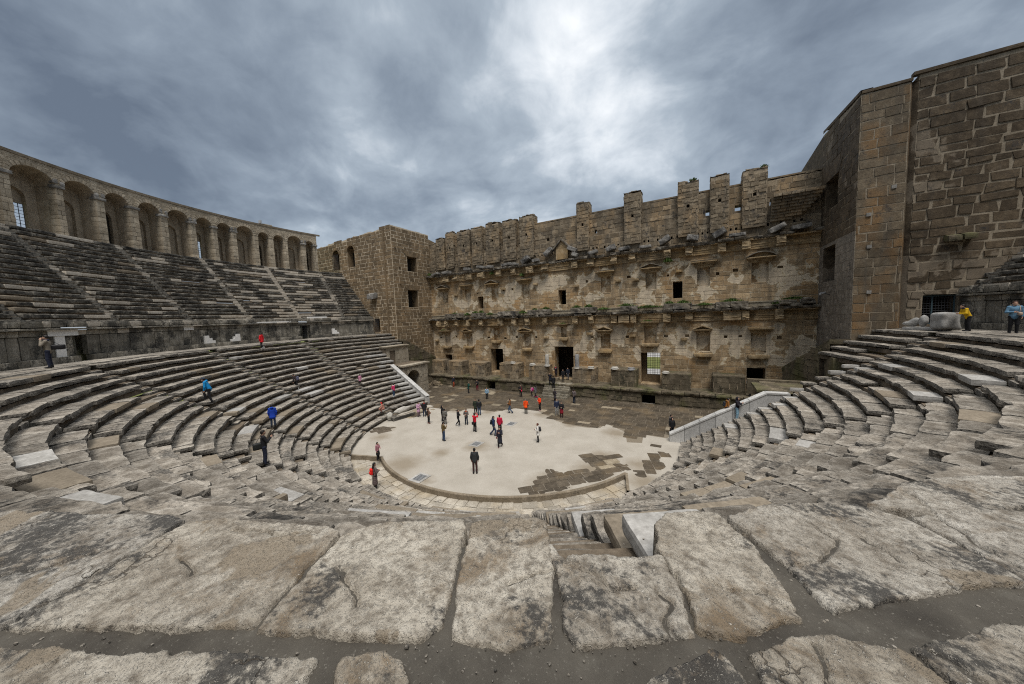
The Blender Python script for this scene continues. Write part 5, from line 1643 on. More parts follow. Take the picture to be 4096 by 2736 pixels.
# interior: a dark room behind the wall, an open passage behind the barred doorway
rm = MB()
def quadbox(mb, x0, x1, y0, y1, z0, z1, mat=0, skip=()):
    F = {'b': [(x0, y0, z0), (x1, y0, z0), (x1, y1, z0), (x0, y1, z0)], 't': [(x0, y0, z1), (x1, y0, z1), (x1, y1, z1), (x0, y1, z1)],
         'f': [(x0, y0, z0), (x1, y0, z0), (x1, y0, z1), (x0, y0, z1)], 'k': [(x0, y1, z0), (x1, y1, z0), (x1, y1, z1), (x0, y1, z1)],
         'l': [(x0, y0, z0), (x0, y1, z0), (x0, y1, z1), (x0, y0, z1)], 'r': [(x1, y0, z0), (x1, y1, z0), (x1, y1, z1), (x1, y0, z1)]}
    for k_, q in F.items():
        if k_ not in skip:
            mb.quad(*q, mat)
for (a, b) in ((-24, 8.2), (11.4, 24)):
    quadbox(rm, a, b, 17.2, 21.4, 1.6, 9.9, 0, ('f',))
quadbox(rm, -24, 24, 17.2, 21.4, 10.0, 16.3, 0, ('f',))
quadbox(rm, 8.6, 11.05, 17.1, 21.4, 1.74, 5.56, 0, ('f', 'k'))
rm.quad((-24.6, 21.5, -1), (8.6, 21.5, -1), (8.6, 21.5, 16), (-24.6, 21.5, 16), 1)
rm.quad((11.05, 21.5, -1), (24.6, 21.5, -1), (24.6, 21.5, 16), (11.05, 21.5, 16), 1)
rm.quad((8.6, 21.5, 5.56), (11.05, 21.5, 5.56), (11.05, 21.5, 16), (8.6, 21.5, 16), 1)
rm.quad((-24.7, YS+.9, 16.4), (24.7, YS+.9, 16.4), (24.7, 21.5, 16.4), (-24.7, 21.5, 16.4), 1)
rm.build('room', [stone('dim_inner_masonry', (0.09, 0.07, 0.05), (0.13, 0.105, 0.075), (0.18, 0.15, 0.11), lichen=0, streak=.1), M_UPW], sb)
gm = MB()
for x in np.linspace(9.3, 10.86, 9):
    gm.box(x-0.016, x+0.016, 17.0, 17.03, 2.7, 5.46, 0)
for z in np.linspace(2.7, 5.46, 14):
    gm.box(9.25, 10.9, 16.985, 17.01, z-0.014, z+0.014, 0)
for x in (9.28, 10.08, 10.88):
    gm.box(x-0.035, x+0.035, 16.97, 17.04, 2.65, 5.5, 0)
gm.build('grille', M_IRON, sb)
sl = MB()
sl.box(8.75, 10.88, 16.9, 17.2, 1.75, 2.66, 0, .5, .02)
sl.box(8.75, 9.22, 16.9, 17.2, 2.66, 5.52, 0, .3, .0)
sl.build('threshold', M_TOWL, sb)
# podium in front of the wall
pd = MB()
POH = [(-12.04, -10.65, -0.3, 1.22), (9.17, 10.62, -0.3, 1.06)]
ashlar(pd, (0, 12.7, 0), UW, NW, -WT, WT, -0.3, 1.2, POH, (0.4, 0.62), (0.8, 1.9), (0.0, 0.08), 0.015, (0, 1), None, 0.02)
for h in POH:
    reveal(pd, (0, 12.7, 0), UW, NW, h, 1.6, 0, 2)
x = -WT
while x < WT:
    l = random.uniform(0.9, 2.0)
    for (dy, za, zb, dep) in ((0.10, 1.2, 1.36, 0.5), (0.24, 1.36, 1.60, 1.1)):
        v, q = rbox(np.array([min(l, WT-x)/2-.01, dep/2, (zb-za)/2]), .05, (5, 4, 2))
        fr = np.clip(-v[:, 1]/(dep/2), 0, 1)**2
        v[:, 1] += fr*0.22*np.clip(fbm(v+np.array([x*2, za, 1]), 2.2, 2)+0.1, 0, 1)
        pd.add(vdisp(v, 4, 0.03)+np.array([x+l/2 if x+l < WT else (x+WT)/2, 12.7-dy+dep/2, (za+zb)/2]), q, 0, random.random())
    x += l
NXP, NYP = 110, 8
for i in range(NXP):
    for j in range(NYP):
        P_ = []
        for (ii, jj) in ((i, j), (i+1, j), (i+1, j+1), (i, j+1)):
            x_, y_ = -WT+2*WT*ii/NXP, 13.2+2.5*jj/NYP
            P_.append((x_, y_, 1.60+0.05*float(vnoise(np.array([[x_, y_, 0.0]]), 1.4, 8)[0])))
        pd.quad(*P_, 0, 0.5)
pd.build('podium', [M_MOSS, M_MOSS, M_DARK], sb)
PED = [(-24.6, -21.3, 3.75), (-20.4, -17.5, 3.70), (-15.9, -13.1, 3.66), (-10.4, -7.4, 3.74), (-5.6, -2.9, 3.64), (0.65, 3.5, 3.55), (5.6, 8.45, 3.62), (11.27, 14.1, 3.40), (16.2, 18.95, 3.45)]
for (a, b, zt) in PED:
    p = MB()
    y0 = 13.75
    for (O_, U_, N_2, l) in (((a, y0, 0), (1, 0, 0), (0, -1, 0), b-a), ((a, y0, 0), (0, 1, 0), (-1, 0, 0), YS-y0), ((b, y0, 0), (0, 1, 0), (1, 0, 0), YS-y0)):
        ashlar(p, O_, U_, N_2, 0, l, 1.55, zt, (), (0.5, 0.75), (0.6, 1.2), (0, 0.06), 0.015, (0, 1), None, .02)
    v, q = rbox(np.array([(b-a)/2+0.05, (YS-y0)/2+0.05, 0.12]), 0.05, (8, 5, 2))
    p.add(vdisp(v, 2, 0.05, 2, int(a) % 30)+np.array([(a+b)/2, (YS+y0)/2, zt-0.06]), q, 0, 0.4)
    p.build('pedestal', [M_MOSS if a > 5 else M_UPW, M_UPM], sb)

# ---------------------------------------------------------------- stage steps, column stumps and bases (loose pieces standing on the podium)
st = MB()
for i in range(6):
    x = -2.75
    while x < 0.72:
        l = min(random.uniform(0.6, 1.3), 0.75-x)
        v, q = rbox(np.array([l/2-.008, 0.62, 0.135]), .03, (4, 3, 2))
        st.add(vdisp(v, 4, 0.03)+np.array([x+l/2, 11.2+0.27*i+0.62, 0.27*i+0.135]), q, 0, random.random())
        x += l
st.box(-2.7, 0.7, 11.7, 12.9, 0, .9, 0)
o = st.build('steps', stone('pale_worn_step_stone', (0.15, 0.13, 0.095), (0.26, 0.235, 0.185), (0.40, 0.375, 0.32), lichen=0.3, streak=0.1))
tag(o, 'short flight of pale worn stone steps up to the main stage door', 'steps')
M_GCOL = stone('grey_granite', (0.20, 0.20, 0.20), (0.27, 0.27, 0.275), (0.36, 0.36, 0.36), lichen=-0.4, streak=0.1, rndamp=0)
M_WCOL = stone('pale_column_marble', (0.36, 0.34, 0.30), (0.46, 0.44, 0.40), (0.56, 0.54, 0.50), lichen=-0.2, streak=0.25, rndamp=0)
for (x, y, zb, h_, mt, lab) in ((-2.95, 13.95, 3.62, 1.58, M_WCOL, 'pale marble column stump on the pedestal left of the main stage door'), (1.25, 13.95, 3.50, 1.80, M_GCOL, 'dark grey column stump on the pedestal right of the main stage door')):
    e = empty('column_stump', (x, y, zb))
    tag(e, lab, 'column')
    c_ = MB()
    c_.lathe([(0.27, zb+0.2), (0.265, zb+h_*0.6), (0.25, zb+h_-0.05), (0.22, zb+h_), (0.0, zb+h_+0.01)], (x, y, 0), 18)
    c_.build('shaft', mt, e, True)
    c_ = MB()
    c_.lathe([(0.40, zb), (0.40, zb+0.08), (0.36, zb+0.1), (0.31, zb+0.14), (0.35, zb+0.17), (0.33, zb+0.21), (0.2, zb+0.215)], (x, y, 0), 18)
    c_.build('plinth', M_WCOL, e, True)
for (x, zb, s_, lab) in ((-8.3, 3.74, 1.0, 'low moulded column base on the fourth pedestal from the left'), (-5.2, 3.64, 1.1, 'worn column base beside the pale column stump'), (3.05, 3.55, 1.1, 'cream column base on the pedestal right of the grey stump'),
                         (5.95, 3.62, 1.2, 'cracked white column base on the dark pedestal left of the barred doorway'), (7.9, 3.62, 1.1, 'flat grey column base on the dark pedestal left of the barred doorway'), (11.6, 3.40, 1.0, 'small white base fragment on the mossy pedestal right of the barred doorway')):
    c_ = MB()
    c_.lathe([(0.40*s_, 0), (0.42*s_, 0.08), (0.38*s_, 0.11), (0.31*s_, 0.16), (0.36*s_, 0.2), (0.33*s_, 0.26), (0.0, 0.27)], (x, 14.0, zb), 14)
    c_.warp(lambda v: vdisp(v, 3, 0.05, 2, int(x*5) % 60))
    tag(c_.build('moulded_drum', M_GCOL if 'grey column base' in lab else M_WCOL, None, True), lab, 'column drum')
# rubble heap at the foot of the podium on the left
rb_ = MB()
for i in range(60):
    a, rr = random.uniform(0, 6.28), random.random()**0.6*1.3
    z = max(0, 0.9-rr*0.7)*random.random()
    v, q = rbox(np.array([random.uniform(.1, .32), random.uniform(.1, .25), random.uniform(.06, .14)]), .04, (3, 3, 2))
    ca, sa = math.cos(a), math.sin(a)
    V = np.stack([v[:, 0]*ca-v[:, 1]*sa, v[:, 0]*sa+v[:, 1]*ca, v[:, 2]], 1)
    rb_.add(vdisp(V, 4, .05)+np.array([-21.6+rr*math.cos(a*1.3), 12.15+0.45*rr*math.sin(a*1.3), z+.06]), q, 0, random.random())
o = rb_.build('stone_heap', M_UPW)
tag(o, 'low heap of flat broken stones at the left foot of the stage podium', 'rubble')
o['kind'] = 'stuff'

# ---------------------------------------------------------------- side entrances (parodoi), mirrored
M_PAR = stone('cream_gateway_ashlar', (0.235, 0.20, 0.15), (0.34, 0.30, 0.235), (0.45, 0.41, 0.34), lichen=0.1, streak=0.35, rndamp=0.45)
for sg, lab in ((-1, 'pale stone gateway block with a round arch beside the left end of the seats'), (1, 'flat-topped stone entrance block beside the right end of the seats')):
    e = empty('gateway', (sg*22, 6, 0))
    tag(e, lab, 'gateway')
    p = MB()
    X0 = sg*19.5
    O_, U_, N_2 = (X0, 4.0, 0), (0, 1, 0), (-sg, 0, 0)
    hh = (0.45, 2.75, -0.3, 3.62)
    ZT = 4.46 if sg < 0 else 4.12
    ashlar(p, O_, U_, N_2, 0, 4.4, -0.3, ZT-.31, [hh], (0.42, 0.55), (0.45, 0.95), (0, .03), .014, (0, 0), None, .01)
    arch_fill(p, O_, U_, N_2, hh, 0.02, 0, 2.0)
    reveal(p, O_, U_, N_2, hh, 3.5, 0, 1)
    ashlar(p, (X0, 8.4, 0), (sg, 0, 0), (0, 1, 0), 0, 5, -0.3, ZT-.31, (), (0.42, 0.55), (0.45, 0.95), (0, .03), .014, (0, 0), None, .01)
    ashlar(p, (X0, 4.0, 0), (sg, 0, 0), (0, -1, 0), 0, 5, -0.3, ZT-.31, (), (0.42, 0.55), (0.45, 0.95), (0, .03), .014, (0, 0), None, .01)
    for (dy, za, zb) in ((0.07, ZT-.31, ZT-.21), (0.2, ZT-.21, ZT)):
        a_, b_ = sorted((X0-sg*dy, X0+sg*0.9))
        y = 4.0-dy
        while y < 8.5:
            l = min(random.uniform(.6, 1.2), 8.5+dy-y)
            p.box(a_, b_, y+.004, y+l-.004, za, zb, 0, None, .02)
            y += l
    a_, b_ = sorted((X0+sg*0.85, sg*24.7))
    for i in range(9):
        for j in range(8):
            P_ = []
            for (ii, jj) in ((i, j), (i+1, j), (i+1, j+1), (i, j+1)):
                x_, y_ = a_+(b_-a_)*ii/9, 4.0+4.6*jj/8
                P_.append((x_, y_, ZT-.04+0.05*float(vnoise(np.array([[x_, y_, 2.0]]), 1.2, 8)[0])))
            p.quad(*P_, 2)
    p.build('wall', [M_PAR if sg < 0 else M_MOSS, M_DARK, M_DIRT if sg < 0 else M_MOSS], e)
    # upper retaining wall with a doorway under the ends of the top rows
    p = MB()
    X1 = sg*22.6
    if sg > 0:
        p.box(23.3, 24.7, 5.9, 7.75, 3.9, 6.55, 0, .4, .05)
        p.warp(lambda v: vdisp(v, 2, .06))
        p.build('end_wall', [M_MOSS], e)
        p = MB()
        X1 = sg*24.2
    if sg < 0:
        O_ = (X1, 3.9, 0)
        dh_ = (0.55, 1.5, 4.4, 6.35)
        ashlar(p, O_, U_, N_2, 0, 3.9, 4.3, 6.75, [dh_], (0.5, 0.9), (0.5, 1.1), (0, .03), .012, (0, 0), None, .01)
        reveal(p, O_, U_, N_2, dh_, 1.0, 0, 1)
        a_, b_ = sorted((X1-sg*0.12, X1+sg*1.2))
        p.box(a_, b_, 3.8, 7.8, 6.72, 6.9, 0, .6, .02)
        a_, b_ = sorted((X1-sg*0.28, X1+sg*1.2))
        p.box(a_, b_, 3.7, 7.8, 6.88, 7.02, 0, .6, .02)
        a_, b_ = sorted((X1+sg*.1, X1+sg*2.2))
        p.box(a_, b_, 3.9, 7.8, 4.2, 6.7, 2, .5)
        p.build('doorway_wall', [M_PAR if sg < 0 else M_UPW, M_DARK, M_DIRT if sg < 0 else M_MOSS], e)
    # sloping rough wall that drops from the tower corner towards the stage
    p = MB()
    X2 = sg*23.6
    def tslope(u): return 7.75-0.52*u if u < 6.2 else 4.4
    ashlar(p, (X2, 7.8, 0), (0, 1, 0), (-sg, 0, 0), 0, 6.2, 4.2, 7.9, (), (0.5, 0.6), (0.7, 1.4), (0, .07), .015, (0, 0), tslope, .02)
    a_, b_ = sorted((X2-sg*0.02, sg*24.74))
    y = 7.8
    while y < 14:
        l = random.uniform(.6, 1.1)
        v, q = rbox(np.array([(b_-a_)/2, l/2-.01, .2]), .05, (4, 3, 2))
        v[:, 2] -= 0.52*v[:, 1]
        p.add(vdisp(v, 3, .04)+np.array([(a_+b_)/2, y+l/2, tslope(y+l/2-7.8)-0.12]), q, 0, random.random())
        y += l
    p.quad((X2, 14, 4.2), (sg*24.74, 14, 4.2), (sg*24.74, 14, 4.6), (X2, 14, 4.6), 0)
    p.box(min(X2, sg*24.7), max(X2, sg*24.7), 8.4, 14.0, -.3, 4.3, 0)
    if sg > 0:
        p.warp(lambda v: np.stack([v[:, 0]-0.27*np.clip(v[:, 1]-7.8, 0, 9)*(v[:, 0] < 24.5), v[:, 1], v[:, 2]], 1))
    p.build('stair_wall', [M_MOSS], e)
    # a second wall top on the stage side
    p = MB()
    a_, b_ = sorted((sg*18.6, sg*19.6))
    if sg > 0:
        p.box(a_, b_, 4.2, 7.3, 4.0, 4.22, 0, .5, .03)
        p.box(18.5, 24.7, 8.4, 8.9, 2.9, 4.25, 0, .4, .03)
        p.warp(lambda v: vdisp(v, 2, .05))
        p.build('wall_top', [M_MOSS], e)
# marble parapets
def parapet(pts, lab, wd=0.5, dropz=1.2):
    p = MB()
    for (a, b) in zip(pts[:-1], pts[1:]):
        a, b = np.array(a, float), np.array(b, float)
        nseg = max(1, int(np.linalg.norm(b-a)/1.2))
        for i in range(nseg):
            p0, p1 = a+(b-a)*(i/nseg+0.002), a+(b-a)*((i+1)/nseg-0.002)
            dn = (p1-p0)[:2]/np.linalg.norm((p1-p0)[:2])
            nn = np.array([-dn[1], dn[0], 0])*wd/2
            dr = np.array([0, 0, -dropz])
            V = [p0-nn, p1-nn, p1+nn, p0+nn, p0-nn+dr, p1-nn+dr, p1+nn+dr, p0+nn+dr]
            p.add(V, [[0, 1, 2, 3], [4, 7, 6, 5], [0, 4, 5, 1], [1, 5, 6, 2], [2, 6, 7, 3], [3, 7, 4, 0]], 0, random.random())
            # capping with a slight overhang
            nn2 = nn*1.18
            u_ = np.array([0, 0, 0.012])
            V = [p0-nn2+u_, p1-nn2+u_, p1+nn2+u_, p0+nn2+u_, p0-nn2-u_*9, p1-nn2-u_*9, p1+nn2-u_*9, p0+nn2-u_*9]
            p.add(V, [[0, 1, 2, 3], [4, 7, 6, 5], [0, 4, 5, 1], [1, 5, 6, 2], [2, 6, 7, 3], [3, 7, 4, 0]], 0, random.random())
    o_ = p.build('parapet', M_PARA)
    tag(o_, lab, 'parapet')
parapet([(-20.75, 3.15, 4.72), (-14.55, 3.15, 1.0)], 'sloping white marble parapet along the left end of the seat rows')
parapet([(20.35, 3.3, 4.30), (19.0, 3.2, 4.30), (12.7, 2.15, 0.62)], 'sloping grey-white marble parapet along the right end of the seat rows, level at the top')
# ================================================================== loose things
# inspection hatches set in the gravel
for (x, y, w_, d2, lab) in ((-1.45, -11.25, 1.0, 1.15, 'dark glazed floor hatch in a pale stone frame, breaking into the kerb'), (-1.38, -4.9, 0.92, 1.1, 'grey floor hatch in a pale frame in the middle of the gravel'), (-1.2, 0.65, 0.92, 1.2, 'grey floor hatch in a pale frame nearest the stage')):
    e = empty('floor_hatch', (x, y, 0))
    tag(e, lab, 'hatch')
    f = MB()
    t = 0.19
    zt = 0.045 if y < -10 else 0.02
    for (a, b, c_, d_) in ((x-w_/2, x+w_/2, y-d2/2, y-d2/2+t), (x-w_/2, x+w_/2, y+d2/2-t, y+d2/2), (x-w_/2, x-w_/2+t, y-d2/2+t, y+d2/2-t), (x+w_/2-t, x+w_/2, y-d2/2+t, y+d2/2-t)):
        f.box(a+.003, b-.003, c_+.003, d_-.003, -0.42 if y < -10 else -0.06, zt, 0)
    f.build('frame', M_MARBLE, e)
    p = MB()
    p.box(x-w_/2+t, x+w_/2-t, y-d2/2+t, y+d2/2-t, -0.05, zt-0.012, 0)
    for i in range(6):
        yy = y-d2/2+t+0.06+(d2-2*t-.12)*i/5
        p.box(x-w_/2+t+.04, x+w_/2-t-.04, yy-.012, yy+.012, zt-.012, zt-.004, 1)
    p.build('panel', [plain('slate_grey_panel', (0.10, 0.105, 0.11), 0.45, 0.5), M_STEEL], e)
# marble fragments at the tower end of the walkway: carved feet on a low moulded block, and a rough block
fm = stone('grey_white_carved_marble', (0.20, 0.20, 0.195), (0.34, 0.335, 0.325), (0.48, 0.475, 0.46), lichen=0.1, streak=0.2, rndamp=0.1)
f = MB()
v, q = rbox(np.array([0.95, 0.35, 0.11]), 0.04, (8, 4, 3))
ang = math.atan2(-1.3, 1.15)
def rotz(v, a): return np.stack([v[:, 0]*math.cos(a)-v[:, 1]*math.sin(a), v[:, 0]*math.sin(a)+v[:, 1]*math.cos(a), v[:, 2]], 1)
f.add(rotz(vdisp(v, 3, .03), ang)+np.array([27.55, 5.4, 8.71]), q, 0, .5)
o = f.build('moulded_block', fm)
tag(o, 'low moulded grey marble block lying at the edge of the right walkway', 'stone block')
f = MB()
T_, Q_ = template(12, 8, 10)
P_ = T_/np.linalg.norm(T_, axis=1, keepdims=True)
t = P_[:, 0]
V = np.stack([P_[:, 0]*0.42, P_[:, 1]*0.20, P_[:, 2]*(0.16+0.20*np.clip(t+0.35, 0, 1))+0.18*np.clip(t+.2, 0, 1)], 1)
f.add(rotz(vdisp(V, 3.5, .05), ang)+np.array([27.05, 5.85, 9.02]), Q_, 0, .5)
V = np.stack([P_[:, 0]*0.20, P_[:, 1]*0.2, P_[:, 2]*0.40], 1)
f.add(rotz(vdisp(V+np.array([3, 0, 0]), 3.5, .05)-np.array([3, 0, 0]), ang)+np.array([27.42, 5.45, 9.2]), Q_, 0, .5)
o = f.build('statue_fragment', fm, None, True)
tag(o, 'broken carved marble foot resting on the low moulded block', 'statue fragment')
f = MB()
v, q = rbox(np.array([0.50, 0.42, 0.52]), 0.14, (9, 8, 8))
f.add(rotz(vdisp(v, 2, .10), 0.3)+np.array([28.05, 4.75, 9.2]), q, 0, .3)
o = f.build('marble_block', fm, None, True)
tag(o, 'rough rounded pale marble block standing on the right walkway', 'stone block')
# fallen marble carving at the foot of the left seat rows
f = MB()
V = np.stack([P_[:, 0]*0.95, P_[:, 1]*0.28, P_[:, 2]*0.33+0.12*P_[:, 0]], 1)
f.add(rotz(vdisp(V, 2.2, .14), 1.25)+np.array([-13.4, -2.0, 0.75]), Q_, 0, .8)
V = np.stack([P_[:, 0]*0.35, P_[:, 1]*0.30, P_[:, 2]*0.38], 1)
f.add(rotz(vdisp(V, 2.6, .12), 1.25)+np.array([-13.55, -3.55, 0.5]), Q_, 0, .7)
o = f.build('statue_fragment', M_WCOL, None, True)
tag(o, 'fallen pale marble carving lying across the lowest seat row on the left', 'statue fragment')
v, q = rbox(np.array([1.3, 0.28, 0.2]), 0.05, (9, 4, 3))
f = MB()
f.add(rotz(vdisp(v, 2, .05), 1.38)+np.array([-12.95, -2.3, 0.2]), q, 0, .6)
o = f.build('marble_block', M_SEAT)
tag(o, 'long grey seat block fallen on the pavement below the marble carving', 'stone block')
# floodlight and loose stones on the arcade roof
e = empty('floodlight', (*pol(38.5, -94.3)[:2], 24.66))
tag(e, 'small grey floodlight standing on the arcade roof', 'floodlight')
f = MB()
c0 = pol(38.5, -94.3, 24.98)
v, q = rbox(np.array([0.20, 0.12, 0.22]), 0.03, (3, 2, 3))
f.add(rotz(v, R(4))+c0, q, 0, .5)
f.build('housing', M_STEEL, e)
f = MB()
f.tube([c0+np.array([0, 0, -.34]), c0+np.array([0, 0, -.2])], 0.04, 6)
f.build('bracket', M_IRON, e)
f = MB()
for i in range(5):
    th = -93.7+0.33*i
    seatblock(f, 0, 38.6, th, 0.32, 0.5, 0.16 if i else .1, 24.82, 0, random.random(), ((3, 3, 2), .03), .03, 2)
o = f.build('loose_stones', M_GAL)
tag(o, 'few flat loose stones lying beside the floodlight on the arcade roof', 'rubble')
o['kind'] = 'stuff'
# surveillance camera on the right tower
e = empty('security_camera', (24.68, 12.4, 11.5))
tag(e, 'small white security camera under the lower window of the dark tower', 'camera')
f = MB()
f.tube([(24.35, 12.3, 11.55), (23.95, 11.95, 11.45)], 0.09, 8)
f.build('housing', M_STEEL, e)
f = MB()
f.tube([(24.76, 12.5, 11.35), (24.35, 12.3, 11.5)], 0.035, 6)
f.build('arm', M_IRON, e)

# ---------------------------------------------------------------- wild plants on the ledges
m, g = newmat('ledge_weed_leaf')
rnd = g.n('ShaderNodeAttribute', attribute_name='rnd').outputs['Fac']
c = g.mix(rnd, (0.035, 0.065, 0.014), (0.10, 0.16, 0.035))
finish(g, c, 0.7)
M_LEAF = m
def weed(x, y, z, wx, h_, lab, n=140, dry=False):
    mb = MB()
    for i in range(n):
        bx = x+random.gauss(0, wx*0.42)
        by = y+random.gauss(0, 0.16)
        hh = h_*random.uniform(.35, 1.0)*(1-min(.8, abs(bx-x)/(wx*1.6)))
        a = random.uniform(0, 6.28)
        lean = random.uniform(0.05, 0.35)*h_
        w_ = random.uniform(.02, .05)
        ca, sa = math.cos(a), math.sin(a)
        p0 = np.array([bx, by, z])
        top_ = p0+np.array([ca*lean, sa*lean, hh])
        sd2 = np.array([-sa, ca, 0])*w_
        m0 = p0+np.array([ca*lean*.4, sa*lean*.4, hh*.6])
        rv = random.random()
        mb.quad(p0-sd2*.4, p0+sd2*.4, m0+sd2, m0-sd2, 0, rv)
        mb.quad(m0-sd2, m0+sd2, top_+sd2*.1, top_-sd2*.1, 0, rv)
    o = mb.build('ledge_weed', M_LEAF)
    tag(o, lab, 'plant', 'weeds growing on the stage wall ledges')
WEED = [(-19.3, 11.32, .7, .25, 'thin green weed on the leftmost black block of the lower ledge'), (-16.9, 11.0, .5, .5, 'round green bush on the lower ledge between the first two black blocks'), (-15.3, 11.28, .55, .4, 'green weed on the left half of the second black ledge block'), (-14.2, 11.28, .45, .5, 'tall green weed on the right half of the second black ledge block'),
        (-12.6, 10.95, .6, .4, 'green weed trailing left of the third black ledge block'), (-9.5, 11.32, .5, .15, 'faint low weed on the third black ledge block'), (-7.0, 10.95, .7, .5, 'bushy green weed right of the third black ledge block'), (-5.1, 11.36, .35, .3, 'small weed on the left of the fourth black ledge block'), (-3.4, 11.36, .6, .45, 'green weed on the right of the fourth black ledge block'),
        (1.0, 11.36, .6, .4, 'green weed on the left of the fifth black ledge block'), (2.6, 11.36, .6, .45, 'green weed on the right of the fifth black ledge block'), (4.4, 10.98, .9, .35, 'long green weed in the gap right of the fifth black ledge block'), (7.2, 11.28, 1.0, .4, 'wide green weed covering the sixth black ledge block'), (9.7, 10.98, 1.5, .4, 'widest low band of green weed under the pedimented niche'),
        (11.9, 11.3, .6, .4, 'bright green weed under the left side of the dark upper window'), (13.3, 11.3, .7, .45, 'bright green weed under the right side of the dark upper window'), (15.3, 10.98, .9, .35, 'green weed in the gap before the rightmost black ledge block'), (17.8, 11.24, 1.0, .42, 'dense green weed on top of the rightmost black ledge block'), (21.6, 10.8, .5, .35, 'small green weed at the left foot of the ruined lump'), (22.9, 11.2, 1.2, .3, 'dark green weed over the ruined lump by the dark tower')]
for (x, z, wx, h_, lab) in WEED:
    weed(x, YS-0.55, z-0.03, wx, h_, lab, int(110+150*wx))
for (x, y, z, wx, h_, lab) in ((-24.2, YS-.7, 17.85, .5, .5, 'green tuft at the left end of the upper cornice beside the brown tower'), (-22.2, YS-.3, 8.58, .3, .3, 'round tuft on the leftmost lower niche cornice'), (-1.1, YS-.3, 9.2, .6, .3, 'green tuft on the small niche cornice over the main door'),
                               (9.6, YS-.3, 9.33, .6, .25, 'low tuft on the niche cornice above the barred doorway'), (11.75, YS-.45, 16.0, .5, .6, 'dark green plant hanging below the upper cornice right of the pedimented niche'), (-7.0, YS-.4, 16.2, .3, .5, 'small plant hanging from the upper cornice left of the gable'),
                               (-12.0, YS-.5, 16.9, .3, .5, 'small plant hanging under the upper cornice above the third niche'), (20.3, YS-.2, 24.28, .35, .35, 'dry grass tuft on the rightmost buttress stump'), (14.2, YS-.1, 24.5, .4, .3, 'dry grass tuft on the buttress stump over the dark upper window')):
    weed(x, y, z, wx, h_, lab, 130)
# ================================================================== people
def surface_nets(F, org, hstep):
    """zero level of a sampled distance field as a quad mesh"""
    S = F < 0
    c = [S[i:S.shape[0]-1+i, j:S.shape[1]-1+j, k:S.shape[2]-1+k] for i in (0, 1) for j in (0, 1) for k in (0, 1)]
    n = sum(x.astype(int) for x in c)
    act = (n > 0) & (n < 8)
    idx = -np.ones(act.shape, int)
    cells = np.argwhere(act)
    if len(cells) == 0:
        return np.zeros((0, 3)), np.zeros((0, 4), int)
    idx[tuple(cells.T)] = np.arange(len(cells))
    acc, cnt = np.zeros((len(cells), 3)), np.zeros((len(cells), 1))
    for ax in range(3):
        o1, o2 = [(1, 2), (0, 2), (0, 1)][ax]
        for d1 in (0, 1):
            for d2 in (0, 1):
                a = np.zeros(3, int)
                a[o1], a[o2] = d1, d2
                b = a.copy()
                b[ax] = 1
                fa, fb = F[tuple((cells+a).T)], F[tuple((cells+b).T)]
                cr = (fa < 0) != (fb < 0)
                t = np.where(cr, fa/np.where(cr, fa-fb, 1), 0)
                acc += np.where(cr[:, None], a+np.outer(t, np.eye(3)[ax]), 0)
                cnt += cr[:, None]
    V = org+(cells+acc/np.maximum(cnt, 1))*hstep
    Q = []
    for ax in range(3):
        o1, o2 = [(1, 2), (2, 0), (0, 1)][ax]
        sl = [slice(None)]*3
        s0, s1 = list(sl), list(sl)
        s0[ax], s1[ax] = slice(0, -1), slice(1, None)
        cr = S[tuple(s0)] != S[tuple(s1)]
        E = np.argwhere(cr)
        ok = np.all(E >= 1, axis=1) & (E[:, o1] < act.shape[o1]) & (E[:, o2] < act.shape[o2]) & (E[:, ax] < act.shape[ax])
        E = E[ok]
        e1, e2 = np.eye(3, dtype=int)[o1], np.eye(3, dtype=int)[o2]
        q = np.stack([idx[tuple((E-e1-e2).T)], idx[tuple((E-e2).T)], idx[tuple(E.T)], idx[tuple((E-e1).T)]], 1)
        inside = S[tuple(E.T)]
        q = np.where(inside[:, None], q, q[:, ::-1])
        Q.append(q[np.all(q >= 0, axis=1)])
    return V, np.concatenate(Q)
